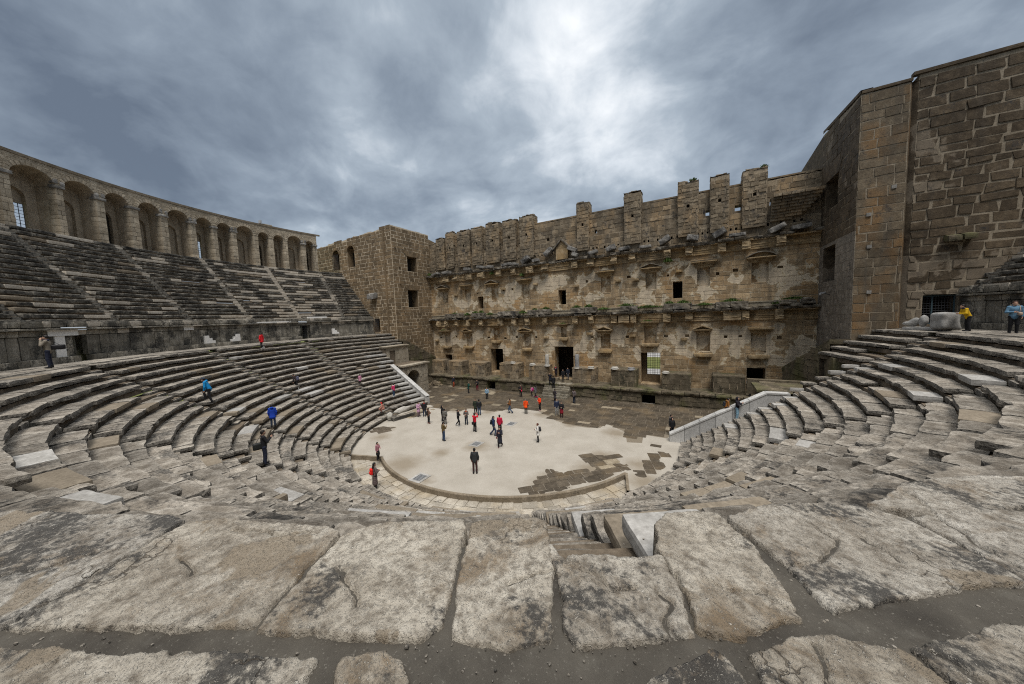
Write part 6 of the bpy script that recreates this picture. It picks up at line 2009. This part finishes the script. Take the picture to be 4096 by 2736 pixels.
class SDF:
    def __init__(self, lo, hi, h_):
        self.h, self.lo = h_, np.array(lo, float)
        n = np.ceil((np.array(hi)-self.lo)/h_).astype(int)+1
        self.F = np.full(n, 0.2)
        self.ax = [self.lo[i]+np.arange(n[i])*h_ for i in range(3)]
    def _win(self, lo, hi):
        s = []
        for i in range(3):
            a = int(max(0, (lo[i]-self.lo[i])/self.h-1))
            b = int(min(self.F.shape[i], (hi[i]-self.lo[i])/self.h+2))
            s.append(slice(a, max(a+1, b)))
        return tuple(s)
    def _smin(self, w, d_, k):
        f = self.F[w]
        hh = np.clip(0.5+0.5*(f-d_)/k, 0, 1)
        self.F[w] = f*(1-hh)+d_*hh-k*hh*(1-hh)
    def cone(self, a, b, ra, rb, sq=(1, 1, 1), k=0.025):
        a, b = np.array(a, float), np.array(b, float)
        m_ = max(ra, rb)*1.15+0.07
        w = self._win(np.minimum(a, b)-m_, np.maximum(a, b)+m_)
        X = np.stack(np.meshgrid(*[self.ax[i][w[i]] for i in range(3)], indexing='ij'), -1)
        ab = b-a
        t = np.clip(((X-a)@ab)/max(ab@ab, 1e-9), 0, 1)
        dv = X-(a+t[..., None]*ab)
        d_ = np.linalg.norm(dv/np.array(sq), axis=-1)-(ra+(rb-ra)*t)
        self._smin(w, d_, k)
        return self
    def ell(self, c, rad, k=0.02):
        c, rad = np.array(c, float), np.array(rad, float)
        w = self._win(c-rad-.07, c+rad+.07)
        X = np.stack(np.meshgrid(*[self.ax[i][w[i]] for i in range(3)], indexing='ij'), -1)
        q = (X-c)/rad
        n = np.linalg.norm(q, axis=-1)
        self._smin(w, (n-1)*rad.min(), k)
        return self
    def cut(self, fn):
        X = np.stack(np.meshgrid(*self.ax, indexing='ij'), -1)
        self.F = np.maximum(self.F, fn(X))
        return self
    def mesh(self, mb, mat=0, rnd=0.5):
        V, Q = surface_nets(self.F, self.lo, self.h)
        if len(V):
            mb.add(V, Q, mat, rnd)
_pm = {}
def cloth(col, kind='plain'):
    key = (tuple(round(c, 3) for c in col), kind)
    if key in _pm:
        return _pm[key]
    m, g = newmat({'plain': 'cloth', 'plaid': 'plaid_cloth', 'camo': 'patterned_cloth', 'skin': 'skin', 'hair': 'hair', 'leather': 'leather'}[kind])
    co = g.n('ShaderNodeTexCoord').outputs['Object']
    n = g.noise(co, 18, 4)
    c = g.mix(n, tuple(v*.75 for v in col), tuple(min(1, v*1.2) for v in col))
    if kind == 'plaid':
        for ax_, scl in ((2, 55), (0, 55), (2, 140)):
            sp = g.n('ShaderNodeSeparateXYZ', {0: co}).outputs[ax_]
            c = g.mix(g.ramp(g.math('SINE', g.math('MULTIPLY', sp, scl)), 0.3, 0.6, 0, .35), c, (0.25, 0.2, 0.18))
    if kind == 'camo':
        c = g.mix(g.ramp(g.noise(co, 14, 2), .48, .52), c, tuple(v*0.25+.12 for v in col))
        c = g.mix(g.ramp(g.noise(co, 19, 2), .58, .6), c, (0.4, 0.4, 0.38))
    finish(g, c, 0.55 if kind in ('leather', 'hair') else 0.85, n, .2, .01, 0.3)
    _pm[key] = m
    return m
SKIN = (0.42, 0.26, 0.19)
BLACK, NAVY, JEAN, DGREY, DBROWN = (0.012, 0.012, 0.014), (0.014, 0.02, 0.04), (0.03, 0.055, 0.11), (0.035, 0.036, 0.04), (0.035, 0.02, 0.016)
def person(x, y, z, H, face, label, jacket, legs, hair=(0.012, 0.009, 0.008), arms='down', stance='stand', long_hair=False, hood=False, hat=None, coat=0.0, jk='plain', lk='plain', shoes=BLACK, scarf=None, bend=0.0, furry=None, skirt=None):
    """face: compass direction the person looks in (clockwise from +Y)"""
    s = H/1.75
    e = empty('person', (x, y, z), R(-face))
    tag(e, label, 'person', None)
    hs = 0.021
    # joints in metres for a 1.75 m figure; +Y is forward
    J = {'pel': (0, 0, .93), 'che': (0, .01, 1.28), 'nek': (0, .0, 1.47), 'hed': (0, .02, 1.61)}
    for sg, n in ((-1, 'L'), (1, 'R')):
        J['sh'+n] = (sg*.175, 0, 1.41)
        J['hip'+n] = (sg*.085, 0, .90)
        kz, ky, az_, ay = .49, .02, .08, -.02
        if stance == 'walk':
            ky, ay = (.16, .10) if sg > 0 else (.0, -.30)
            if sg < 0: az_ = .13
        if stance == 'climb':
            if sg > 0: ky, kz, ay, az_ = .30, .74, .26, .36
            else: ky, ay, az_ = .02, -.10, .08
        if stance == 'crouch':
            ky, kz, ay, az_ = .38, .45, .16, .08
        if stance == 'descend':
            if sg > 0: ky, ay, az_ = .12, .08, -.0
            else: ky, kz, ay, az_ = .20, .56, .0, .22
        J['kn'+n] = (sg*.10, ky, kz)
        J['an'+n] = (sg*.11, ay, az_)
    if stance == 'crouch':
        for k_ in list(J):
            if k_[:2] not in ('kn', 'an'):
                p = J[k_]
                J[k_] = (p[0], p[1]-.05, p[2]-.50)
    def bendp(p):
        if bend == 0: return p
        pz = J['pel'][2]
        dy, dz = p[1], p[2]-pz
        return (p[0], dy*math.cos(bend)+dz*math.sin(bend), pz+dz*math.cos(bend)-dy*math.sin(bend))
    for k_ in ('che', 'nek', 'hed', 'shL', 'shR'):
        J[k_] = bendp(J[k_])
    A = {'down': ((.25, .0, -.29), (.23, .05, -.52)), 'hip': ((.34, -.02, -.24), (.22, .08, -.40)), 'phone': ((.23, .12, -.24), (.06, .30, -.10)), 'high': ((.24, .17, -.05), (.08, .26, .20)),
         'hold': ((.26, .05, -.27), (.08, .24, -.26)), 'mouth': ((.24, .14, -.20), (.05, .17, .09)), 'point': ((.25, .14, -.22), (.20, .38, -.06)), 'swing': ((.24, .10, -.26), (.21, .26, -.40)), 'back': ((.25, -.10, -.26), (.22, -.14, -.48))}
    aL, aR = (arms, arms) if isinstance(arms, str) else arms
    for sg, n, a_ in ((-1, 'L', aL), (1, 'R', aR)):
        sh = J['sh'+n]
        (ex, ey, ez), (wx, wy, wz) = A[a_]
        J['el'+n] = (sg*ex, sh[1]+ey, sh[2]+ez)
        J['wr'+n] = (sg*wx, sh[1]+wy, sh[2]+wz)
    lo, hi = (-.5, -.45-abs(bend)*.2, -.12), (.5, .62+bend*.5, 1.86)
    def new(): return SDF(lo, hi, hs)
    def fin(name, sd_, mat, parent):
        mb = MB()
        sd_.mesh(mb)
        if not mb.V: return None
        mb.warp(lambda v: v*s)
        o = bpy.data.objects.new(name, mb.data(name, mat, True))
        COL.objects.link(o)
        o.parent = parent
        return o
    hd = J['hed']
    # body: one continuous figure under the clothes
    b = new()
    b.ell(hd, (.078, .098, .118))
    b.ell((hd[0], hd[1]+.088, hd[2]-.012), (.016, .028, .022), .012)
    b.ell((hd[0], hd[1]+.05, hd[2]-.075), (.045, .05, .04), .02)
    for sg in (-1, 1):
        b.ell((hd[0]+sg*.078, hd[1]-.005, hd[2]-.005), (.014, .025, .034), .01)
    b.cone(J['nek'], (hd[0], hd[1]-.02, hd[2]-.06), .055, .052)
    b.cone(J['pel'], J['che'], .115, .125, (1.12, .72, 1))
    b.cone(J['che'], J['nek'], .115, .06, (1.2, .7, 1))
    for n in 'LR':
        b.cone(J['che'], J['sh'+n], .09, .055)
        b.cone(J['sh'+n], J['el'+n], .045, .034)
        b.cone(J['el'+n], J['wr'+n], .036, .027)
        b.cone(J['hip'+n], J['kn'+n], .072, .05)
        b.cone(J['kn'+n], J['an'+n], .05, .034)
        b.cone(J['pel'], J['hip'+n], .10, .085)
    mb = MB()
    b.mesh(mb)
    for n, sg in (('L', -1), ('R', 1)):
        el, wr = np.array(J['el'+n]), np.array(J['wr'+n])
        dr = (wr-el)/np.linalg.norm(wr-el)
        sd3 = np.cross(dr, (sg*1.0, .3, .2))
        sd3 /= np.linalg.norm(sd3)
        nr = np.cross(dr, sd3)
        v, q = rbox(np.array([.040, .045, .016]), .012, (3, 3, 2))
        c0 = wr+dr*.045
        mb.add(c0+np.outer(v[:, 0], sd3)+np.outer(v[:, 1], dr)+np.outer(v[:, 2], nr), q)
        for f_, ln in enumerate((.062, .074, .07, .056)):
            p0 = c0+dr*.04+sd3*(-.03+.02*f_)
            p1 = p0+dr*ln*.55+nr*.006
            p2 = p1+dr*ln*.40+nr*.024
            mb.tube([p0, p1, p2], [.0095, .009, .007], 6)
        p0 = c0-sd3*.036-dr*.015
        mb.tube([p0, p0-sd3*.022+dr*.03+nr*.01, p0-sd3*.022+dr*.058+nr*.022], [.011, .010, .008], 6)
    mb.warp(lambda v: v*s)
    bo = bpy.data.objects.new('body', mb.data('body', cloth(SKIN, 'skin'), True))
    COL.objects.link(bo)
    bo.parent = e
    # trousers
    t = new()
    for n in 'LR':
        an = np.array(J['an'+n])
        t.cone(J['hip'+n], J['kn'+n], .095, .070)
        t.cone(J['kn'+n], an, .072, .058)
        t.cone(J['pel'], J['hip'+n], .13, .105, (1.05, .85, 1))
    fin('trousers', t, cloth(legs, lk), e)
    for n in 'LR':
        an = np.array(J['an'+n])
        sh_ = new()
        sh_.cone(an+np.array([0, -.02, -.035]), an+np.array([0, .15, -.05]), .048, .036, (1, 1, 1))
        sh_.cone(an+np.array([0, -.01, .06]), an+np.array([0, -.02, -.03]), .055, .05)
        zz0 = an[2]-.08
        sh_.cut(lambda X: (zz0)-X[..., 2])
        fin('shoe', sh_, cloth(shoes, 'leather'), e)
    # jacket
    j = new()
    ch = np.array(J['che'])
    pe = np.array(J['pel'])
    j.cone(pe+(ch-pe)*0.05, ch, .150, .158, (1.15, .80, 1), .03)
    j.cone(ch, np.array(J['nek'])-np.array([0, .0, .03]), .150, .082, (1.15, .8, 1), .03)
    for n in 'LR':
        j.cone(ch+(np.array(J['sh'+n])-ch)*.4, J['sh'+n], .10, .076, (1, 1, 1), .03)
        j.cone(J['sh'+n], J['el'+n], .072, .060)
        wr = np.array(J['wr'+n])
        el = np.array(J['el'+n])
        j.cone(el, el+(wr-el)*.93, .060, .045)
    if coat:
        kn = (np.array(J['knL'])+np.array(J['knR']))/2
        end = pe+(kn+np.array([0, -.03, -.02])-pe)*coat
        j.cone(pe, end, .155, .19, (1.12, .85, 1), .03)
    else:
        j.cone(pe, pe-np.array([0, 0, .05]), .150, .150, (1.1, .82, 1), .03)
    if hood or furry:
        nk = np.array(J['nek'])
        j.ell(nk+np.array([0, -.085, .02]), (.12, .075, .075), .03)
    jo = fin('jacket', j, cloth(jacket, jk), e)
    if furry:
        fr2 = new()
        nk = np.array(J['nek'])
        for a in np.linspace(-2.6, -.5, 9):
            fr2.ell(nk+np.array([.13*math.cos(a), .11*math.sin(a)+.02, .03]), (.04, .04, .04), .02)
        fin('fur_collar', fr2, cloth(furry), e)
    if scarf:
        sc_ = new()
        nk = np.array(J['nek'])
        for a in np.linspace(0, 6.28, 13)[:-1]:
            sc_.ell(nk+np.array([.075*math.cos(a), .07*math.sin(a)+.01, .0]), (.04, .04, .045), .02)
        fin('scarf', sc_, cloth(scarf), e)
    if skirt:
        k2 = new()
        kn = (np.array(J['knL'])+np.array(J['knR']))/2
        k2.cone(pe-np.array([0, 0, .02]), pe+(kn-pe)*.78, .150, .185, (1.1, .9, 1))
        fin('skirt', k2, cloth(skirt), e)
    # hair / hat / hood
    hr = new()
    hc = np.array(hd)
    if hood == 'up':
        hr.ell(hc+np.array([0, -.012, .012]), (.108, .122, .142))
        hr.cut(lambda X: np.minimum(X[..., 1]-(hc[1]+.055), 9))
        fin('hood', hr, cloth(jacket, jk), e)
    else:
        hr.ell(hc+np.array([0, -.012, .018]), (.090, .108, .122))
        hr.cut(lambda X: (X[..., 1]-hc[1])*0.8-(X[..., 2]-hc[2])*0.9-.012)
        if long_hair:
            h2 = new()
            h2.cone(hc+np.array([0, -.06, .02]), bendp((0, -.095, 1.36)) if stance != 'crouch' else hc+np.array([0, -.1, -.25]), .085, .070, (1.0, .62, 1))
            hr.F = np.minimum(hr.F, h2.F)
        fin('hair', hr, cloth(hair, 'hair'), e)
        if hat:
            ht = new()
            ht.ell(hc+np.array([0, -.005, .05]), (.100, .118, .095))
            ht.cone(hc+np.array([0, .06, .045]), hc+np.array([0, .155, .035]), .05, .045, (1, 1, .25))
            ht.cut(lambda X: hc[2]+.03-X[..., 2])
            fin('cap', ht, cloth(hat), e)
    def world(p):
        """a point of the figure in scene space, for a bag it carries"""
        p = np.array(p)*s
        a = R(-face)
        return np.array([x+p[0]*math.cos(a)-p[1]*math.sin(a), y+p[0]*math.sin(a)+p[1]*math.cos(a), z+p[2]])
    return dict(J=J, s=s, face=face, pos=(x, y, z), w=world, bendp=bendp)
def backpack(P, col, label):
    J, s = P['J'], P['s']
    c = (np.array(J['che'])*.85+np.array(J['pel'])*.15)
    o0 = P['w']((0, 0, 0))
    e = empty('backpack', tuple(P['w'](c+np.array([0, -.2, -.2]))), R(-P['face']))
    tag(e, label, 'backpack')
    def put(name, mb, mat):
        mb.warp(lambda v: (v-(c+np.array([0, -.2, -.2])))*s)
        o = bpy.data.objects.new(name, mb.data(name, mat, True))
        COL.objects.link(o)
        o.parent = e
    mb = MB()
    v, q = rbox(np.array([.145, .075, .20]), .06, (6, 5, 7))
    mb.add(v+c+np.array([0, -.205, -.03]), q)
    v, q = rbox(np.array([.105, .035, .085]), .03, (5, 3, 4))
    mb.add(v+c+np.array([0, -.285, -.11]), q)
    put('sack', mb, cloth(col))
    for sg in (-1, 1):
        mb = MB()
        sh = np.array(J['sh'+('L' if sg < 0 else 'R')])
        mb.tube([c+np.array([sg*.09, -.15, .14]), np.array([sg*.11, sh[1]+.0, sh[2]+.085]), c+np.array([sg*.12, .135, .05]), c+np.array([sg*.16, .05, -.14]), c+np.array([sg*.11, -.15, -.18])], .016, 6)
        put('strap', mb, cloth(BLACK))
def shoulderbag(P, col, label, side=1, size=(.15, .07, .12), at=(.24, .0, .88), strap=True):
    J, s = P['J'], P['s']
    c = np.array([side*at[0], at[1], at[2]])
    e = empty('shoulder_bag', tuple(P['w'](c)), R(-P['face']))
    tag(e, label, 'bag')
    def put(name, mb, mat):
        mb.warp(lambda v: (v-c)*s)
        o = bpy.data.objects.new(name, mb.data(name, mat, True))
        COL.objects.link(o)
        o.parent = e
    mb = MB()
    v, q = rbox(np.array(size)[[1, 0, 2]], .035, (4, 5, 4))
    v[:, 2] -= 0.10*np.clip(-v[:, 2]/size[2], -1, 1)*0
    mb.add(v+c, q)
    put('pouch', mb, cloth(col, 'leather'))
    if strap:
        mb = MB()
        sh = np.array(J['sh'+('R' if side > 0 else 'L')])
        mb.tube([c+np.array([0, -.10, size[2]*.8]), sh+np.array([-.03*side, -.06, .06]), sh+np.array([-.03*side, .06, .06]), c+np.array([0, .10, size[2]*.8])], .011, 5)
        put('strap', mb, cloth(col, 'leather'))
def cameradir(x, y): return math.degrees(math.atan2(14.46-x, -26.09-y))
AW = -25   # looking away towards the stage
P_ = person
RED = (0.55, 0.012, 0.03)
P_(1.56, -9.12, 0, 1.79, -28, 'man in dark grey jacket and brown trousers standing alone on the gravel near the kerb', (0.030, 0.034, 0.037), (0.05, 0.022, 0.02), arms='down')
P_(-4.40, -5.51, 0, 1.70, 20, 'man in olive brown jacket and blue jeans photographing the stage', (0.115, 0.078, 0.03), JEAN, arms=('down', 'phone'))
p = P_(0.79, -4.64, 0, 1.69, 160, 'woman in long navy coat walking towards the seats holding up a phone', (0.016, 0.018, 0.03), BLACK, arms=('phone', 'down'), long_hair=True, coat=.95, stance='walk', shoes=(0.07, 0.02, 0.018))
shoulderbag(p, (0.16, 0.02, 0.04), 'small dark red bag hanging beside the long navy coat', 1, (.09, .05, .07), (.26, .03, .82))
p = P_(3.15, -2.42, 0, 1.62, -112, 'woman in white hooded coat and black leggings standing sideways', (0.68, 0.66, 0.63), BLACK, hair=(0.09, 0.025, 0.015), long_hair=True, hood=True, coat=.45, arms='hold', shoes=(0.03, 0.03, 0.03))
backpack(p, (0.03, 0.03, 0.034), 'dark grey backpack on the woman in the white coat')
P_(-5.66, -1.95, 0, 1.68, 70, 'woman all in black with white shoes standing sideways', BLACK, BLACK, long_hair=True, arms='hold', shoes=(0.6, 0.6, 0.6), stance='walk')
p = P_(-5.19, -1.27, 0, 1.62, 165, 'woman in dark checked jacket over an orange top, facing the seats', (0.05, 0.04, 0.04), (0.02, 0.03, 0.05), arms='hold', jk='plaid', scarf=(0.55, 0.10, 0.03))
p = P_(-3.23, -2.55, 0, 1.78, 5, 'man in bright red jacket raising a camera above his head', RED, BLACK, arms='high')
shoulderbag(p, BLACK, 'black shoulder bag behind the man in the bright red jacket', 1, (.17, .07, .13), (.02, -.20, .86))
p = P_(-1.07, -2.67, 0, 1.79, 60, 'man in navy jacket and jeans striding across the gravel', (0.014, 0.028, 0.085), (0.03, 0.05, 0.10), stance='walk', hood=True)
backpack(p, (0.01, 0.012, 0.018), 'black backpack of the man in the navy jacket')
P_(-0.87, -1.95, 0, 1.72, -10, 'woman in crimson jacket standing right behind the navy jacket', (0.50, 0.012, 0.05), BLACK)
P_(-11.71, -1.26, 0, 1.65, 95, 'woman in pale lilac coat beside the left parapet end', (0.50, 0.30, 0.42), (0.15, 0.10, 0.12), coat=.55, arms='hold')
P_(-11.16, -0.92, 0, 1.74, 150, 'man in black coat over a red shirt beside the lilac coat', (0.014, 0.013, 0.016), (0.02, 0.03, 0.06), scarf=(0.35, 0.04, 0.03), coat=.25)
p = P_(-8.98, -2.56, 0, 1.62, 15, 'person in tan hooded jacket and dark trousers seen from behind', (0.16, 0.085, 0.055), BLACK, hood=True, arms='hold', shoes=(0.2, 0.08, 0.06))
backpack(p, (0.025, 0.022, 0.022), 'black backpack on the tan hooded jacket')
P_(-8.20, -1.40, 0, 1.65, 60, 'person in black with hood up behind the camouflage jacket', BLACK, BLACK, hood='up', arms='phone')
P_(-7.26, -2.06, 0, 1.60, -20, 'person in brown camouflage jacket seen from behind', (0.055, 0.045, 0.03), BLACK, jk='camo')
P_(-6.35, 1.90, 0, 1.72, 150, 'person in dark green hooded coat facing a man in a leather jacket', (0.022, 0.03, 0.018), BLACK, hair=(0.06, 0.03, 0.015), hood=True, coat=.4)
P_(-5.76, 1.74, 0, 1.78, -40, 'man in black leather jacket and jeans with his back to the seats', (0.013, 0.014, 0.016), JEAN, jk='leather')
p = P_(-3.03, 3.66, 0, 1.64, -120, 'woman in brown jacket and jeans walking left', (0.17, 0.068, 0.018), (0.05, 0.09, 0.16), stance='walk', arms='hold', hood=True)
shoulderbag(p, BLACK, 'black handbag of the woman in the brown jacket', 1, (.15, .06, .12), (.26, .12, 1.0))
p = P_(-1.30, 4.10, 0, 1.65, -15, 'person with grey hair in bright orange puffer jacket seen from behind', (0.90, 0.085, 0.008), (0.03, 0.034, 0.03), hair=(0.12, 0.10, 0.09), coat=.2, hood=True)
shoulderbag(p, (0.07, 0.05, 0.025), 'olive shoulder bag beside the orange puffer jacket', 1, (.14, .06, .12), (.24, .03, .98))
p = P_(-0.45, 5.82, 0, 1.64, -150, 'young woman with long dark hair in orange red jacket and black leggings', (0.88, 0.055, 0.01), BLACK, long_hair=True, arms='hold', shoes=(0.35, 0.22, 0.24))
sm = MB()
a, b = p['w']((0.03, .30, 1.08)), p['w']((0.12, .38, 1.52))
sm.tube([a, b], .012, 6)
tag(sm.build('selfie_stick', plain('turquoise_plastic', (0.10, 0.42, 0.42), .5)), 'turquoise selfie stick held by the woman in the orange red jacket', 'selfie stick')
P_(1.92, 4.91, 0, 1.80, 155, 'man in navy jacket and black and white patterned trousers', (0.02, 0.028, 0.06), (0.30, 0.30, 0.29), lk='camo', scarf=(.3, .3, .3))
P_(2.66, 4.37, 0, 1.68, 170, 'woman in black jacket and dark red skirt with tall boots', BLACK, (0.04, 0.012, 0.014), long_hair=True, skirt=(0.20, 0.01, 0.02), arms=('hold', 'down'))
P_(-6.49, -10.55, 0.0, 1.40, 75, 'girl in dusty pink puffer jacket standing where the kerb ends', (0.36, 0.17, 0.20), BLACK, long_hair=True, furry=(0.5, 0.4, 0.4), skirt=BLACK, arms=('hold', 'down'))
p = P_(-3.56, -13.07, -0.33, 1.78, 20, 'woman in long dark plaid coat on the ring path below the kerb', (0.06, 0.04, 0.045), BLACK, long_hair=True, coat=1.15, jk='plaid', arms='hold')
backpack(p, (0.75, 0.02, 0.015), 'bright red backpack on the woman in the plaid coat')
P_(12.75, 3.75, 0, 1.72, 120, 'woman with long dark hair and grey hood beside the right parapet end', (0.03, 0.028, 0.03), BLACK, long_hair=True, furry=(0.3, 0.29, 0.28))
P_(12.85, 3.35, 0, 1.58, 150, 'person in black half hidden behind the right parapet end', BLACK, BLACK, hood='up')
P_(-17.85, 12.05, 0, 1.62, 90, 'person in navy jacket and rust red trousers by the left podium', (0.014, 0.018, 0.035), (0.35, 0.05, 0.015), stance='walk')
P_(-13.16, 9.61, 0, 1.64, 60, 'woman in bottle green coat taking a photo near the stage', (0.008, 0.07, 0.055), BLACK, arms='phone', coat=.35)
P_(-12.84, 11.29, 0, 1.62, 170, 'woman in black jacket and maroon trousers near the podium opening', (0.02, 0.018, 0.02), (0.16, 0.012, 0.03), long_hair=True, arms='hold')
P_(-8.85, 7.84, 0, 1.55, 160, 'boy in pale blue jacket and black trousers looking down', (0.25, 0.38, 0.50), BLACK, scarf=(0.25, 0.03, 0.04), hair=(0.05, 0.025, 0.015))
p = P_(-5.27, 10.40, 0, 1.62, 170, 'woman in black jacket and black trousers before the podium', BLACK, BLACK, long_hair=True, arms='hold')
shoulderbag(p, (0.62, 0.02, 0.07), 'crimson handbag of the woman in black before the podium', -1, (.17, .07, .10), (.20, .16, .92))
p = P_(-3.95, 11.03, 0, 1.42, -80, 'child in pink jacket walking beside an adult in grey', (0.60, 0.24, 0.36), BLACK, stance='walk', shoes=(.5, .4, .4))
backpack(p, (0.45, 0.015, 0.20), 'magenta backpack of the child in pink')
P_(-3.35, 10.86, 0, 1.60, -80, 'adult in grey coat with bright pink shoes beside the pink child', (0.13, 0.13, 0.135), BLACK, long_hair=True, stance='walk', coat=.4, shoes=(0.7, 0.03, 0.18))
p = P_(-0.23, 9.75, 0, 1.62, 30, 'person in flowing dark grey wrap at the foot of the stage steps', (0.055, 0.047, 0.055), BLACK, coat=.8, arms='hold')
backpack(p, (0.03, 0.024, 0.022), 'dark backpack of the person in the grey wrap')
p = P_(2.11, 9.93, 0, 1.72, 20, 'person in grey brown jacket and dark jeans right of the stage steps', (0.15, 0.125, 0.125), (0.015, 0.025, 0.045), arms='hold')
shoulderbag(p, (0.09, 0.07, 0.065), 'grey brown bag of the person right of the stage steps', 1, (.13, .06, .14), (.22, -.05, 1.05))
P_(-1.93, 12.42, 1.35, 1.66, 165, 'person in navy holding up a phone on the upper stage steps', (0.014, 0.016, 0.028), BLACK, arms='high', coat=.3)
P_(-1.37, 12.15, 1.08, 1.66, -20, 'person in black climbing the stage steps seen from behind', BLACK, BLACK, coat=.3)
P_(-2.05, 14.75, 2.0, 1.62, 170, 'woman in dark coat with a red scarf on the block left of the main door', (0.03, 0.02, 0.03), BLACK, scarf=(0.5, 0.02, 0.03), arms='phone', coat=.45, shoes=(0.2, 0.07, 0.03))
P_(-0.73, 13.95, 1.64, 1.66, 165, 'man in black standing at the top of the stage steps', BLACK, BLACK)
P_(-0.55, 15.3, 1.66, 1.66, 150, 'man in dark jacket and grey trousers in the main doorway', (0.014, 0.018, 0.03), (0.10, 0.10, 0.11))
P_(19.3, 13.3, 1.64, 1.66, -60, 'person in grey jacket photographing by the dark doorway at right', (0.17, 0.16, 0.155), BLACK, arms='high')
db = MB()
v, q = rbox(np.array([0.42, 0.38, 0.2]), .05, (4, 4, 3))
db.add(vdisp(v, 2, .05)+np.array([-2.05, 14.75, 1.80]), q)
tag(db.build('stone_block', M_UPW), 'flat stone block the woman with the red scarf stands on', 'stone block')
# on the seat rows
P_(-24.35, -9.95, 8.17, 1.62, -115, 'person in red puffer jacket climbing to the left walkway', (0.62, 0.012, 0.02), BLACK, stance='walk', coat=.2, hood=True, shoes=(.4, .4, .4))
P_(-13.30, -17.75, 5.60, 1.76, -150, 'man in bright blue jacket and dark cap climbing the left rows', (0.005, 0.20, 0.47), BLACK, stance='climb', bend=.35, hat=(0.03, 0.04, 0.06), hood=True)
p = P_(-18.78, -9.65, 4.32, 1.60, -120, 'person in dark clothes climbing stooped up the left rows', (0.03, 0.022, 0.025), BLACK, stance='climb', bend=.55, shoes=(.35, .35, .35))
backpack(p, (0.10, 0.105, 0.16), 'grey patterned backpack of the stooped climber')
P_(-11.10, -15.25, 3.45, 1.62, -55, 'person in royal blue jacket with a patterned hood seen from behind', (0.008, 0.045, 0.36), (0.02, 0.032, 0.06), coat=.3, furry=(0.2, 0.3, 0.35))
p = P_(-4.60, -18.52, 3.46, 1.80, 15, 'man in black jacket and navy trousers looking at his phone on the front rows', (0.012, 0.012, 0.015), (0.016, 0.02, 0.04), arms=('down', 'phone'))
shoulderbag(p, (0.018, 0.02, 0.02), 'big black messenger bag on the man with the phone', -1, (.21, .09, .17), (.02, -.22, .98))
ph = MB()
c = p['w']((.05, .40, 1.38))
ph.box(c[0]-.04, c[0]+.04, c[1]-.008, c[1]+.008, c[2]-.075, c[2]+.075)
tag(ph.build('mobile_phone', M_IRON), 'black mobile phone in the hand of the man on the front rows', 'phone')
P_(-18.89, -2.99, 3.46, 1.12, -60, 'small child in pink coat on the left rows', (0.45, 0.20, 0.30), BLACK, coat=.6)
p = P_(-15.84, -0.92, 1.75, 1.58, -100, 'girl in hot pink and white top on the rows near the left parapet', (0.62, 0.04, 0.14), (0.03, 0.06, 0.11), scarf=(0.7, 0.7, 0.72), arms=('hold', 'point'), shoes=(.6, .6, .6))
shoulderbag(p, (0.62, 0.60, 0.62), 'small white bag of the girl in hot pink', 1, (.10, .05, .08), (.22, .05, .95))
P_(-14.29, -3.74, 0.88, 1.62, -140, 'woman in salmon coat with a red headscarf crouching on the lowest rows', (0.42, 0.20, 0.15), (0.2, 0.1, 0.08), hair=(0.55, 0.01, 0.012), long_hair=True, stance='crouch', bend=.3, coat=.6, arms='swing')
p = P_(16.55, 3.0, 2.16, 1.55, 75, 'person in mustard brown jacket climbing beside the right parapet', (0.25, 0.10, 0.02), BLACK, stance='climb', bend=.3, hood=True, furry=(.25, .18, .12))
backpack(p, (0.02, 0.025, 0.035), 'dark blue backpack of the person in mustard brown')
P_(17.25, 2.6, 2.18, 1.74, 110, 'person in black hooded jacket and pale jeans using a phone beside the right parapet', (0.016, 0.014, 0.02), (0.22, 0.36, 0.46), hood='up', arms='phone', shoes=(.6, .6, .58))
p = P_(-17.11, -23.23, 8.61, 1.86, -160, 'man in beige striped jacket with one hand to his face on the left walkway', (0.20, 0.175, 0.14), (0.016, 0.02, 0.04), arms=('mouth', 'hip'), scarf=(.02, .03, .06))
shoulderbag(p, BLACK, 'black holdall slung behind the man in the beige jacket', 1, (.26, .10, .13), (.05, -.30, 1.08))
p = P_(29.23, 2.02, 8.61, 1.72, -165, 'woman in denim blue jacket with fur collar on the right walkway', (0.10, 0.20, 0.30), BLACK, hair=(0.06, 0.025, 0.015), furry=(0.42, 0.36, 0.30), arms=('down', 'hold'))
shoulderbag(p, (0.45, 0.33, 0.25), 'beige handbag of the woman in the denim blue jacket', -1, (.17, .06, .08), (.12, .20, 1.05))
P_(28.6, 4.0, 8.61, 1.66, -90, 'man in yellow and navy jacket leaning behind the rough marble block', (0.55, 0.34, 0.01), BLACK, bend=.35, arms='hold', scarf=(.015, .02, .045))
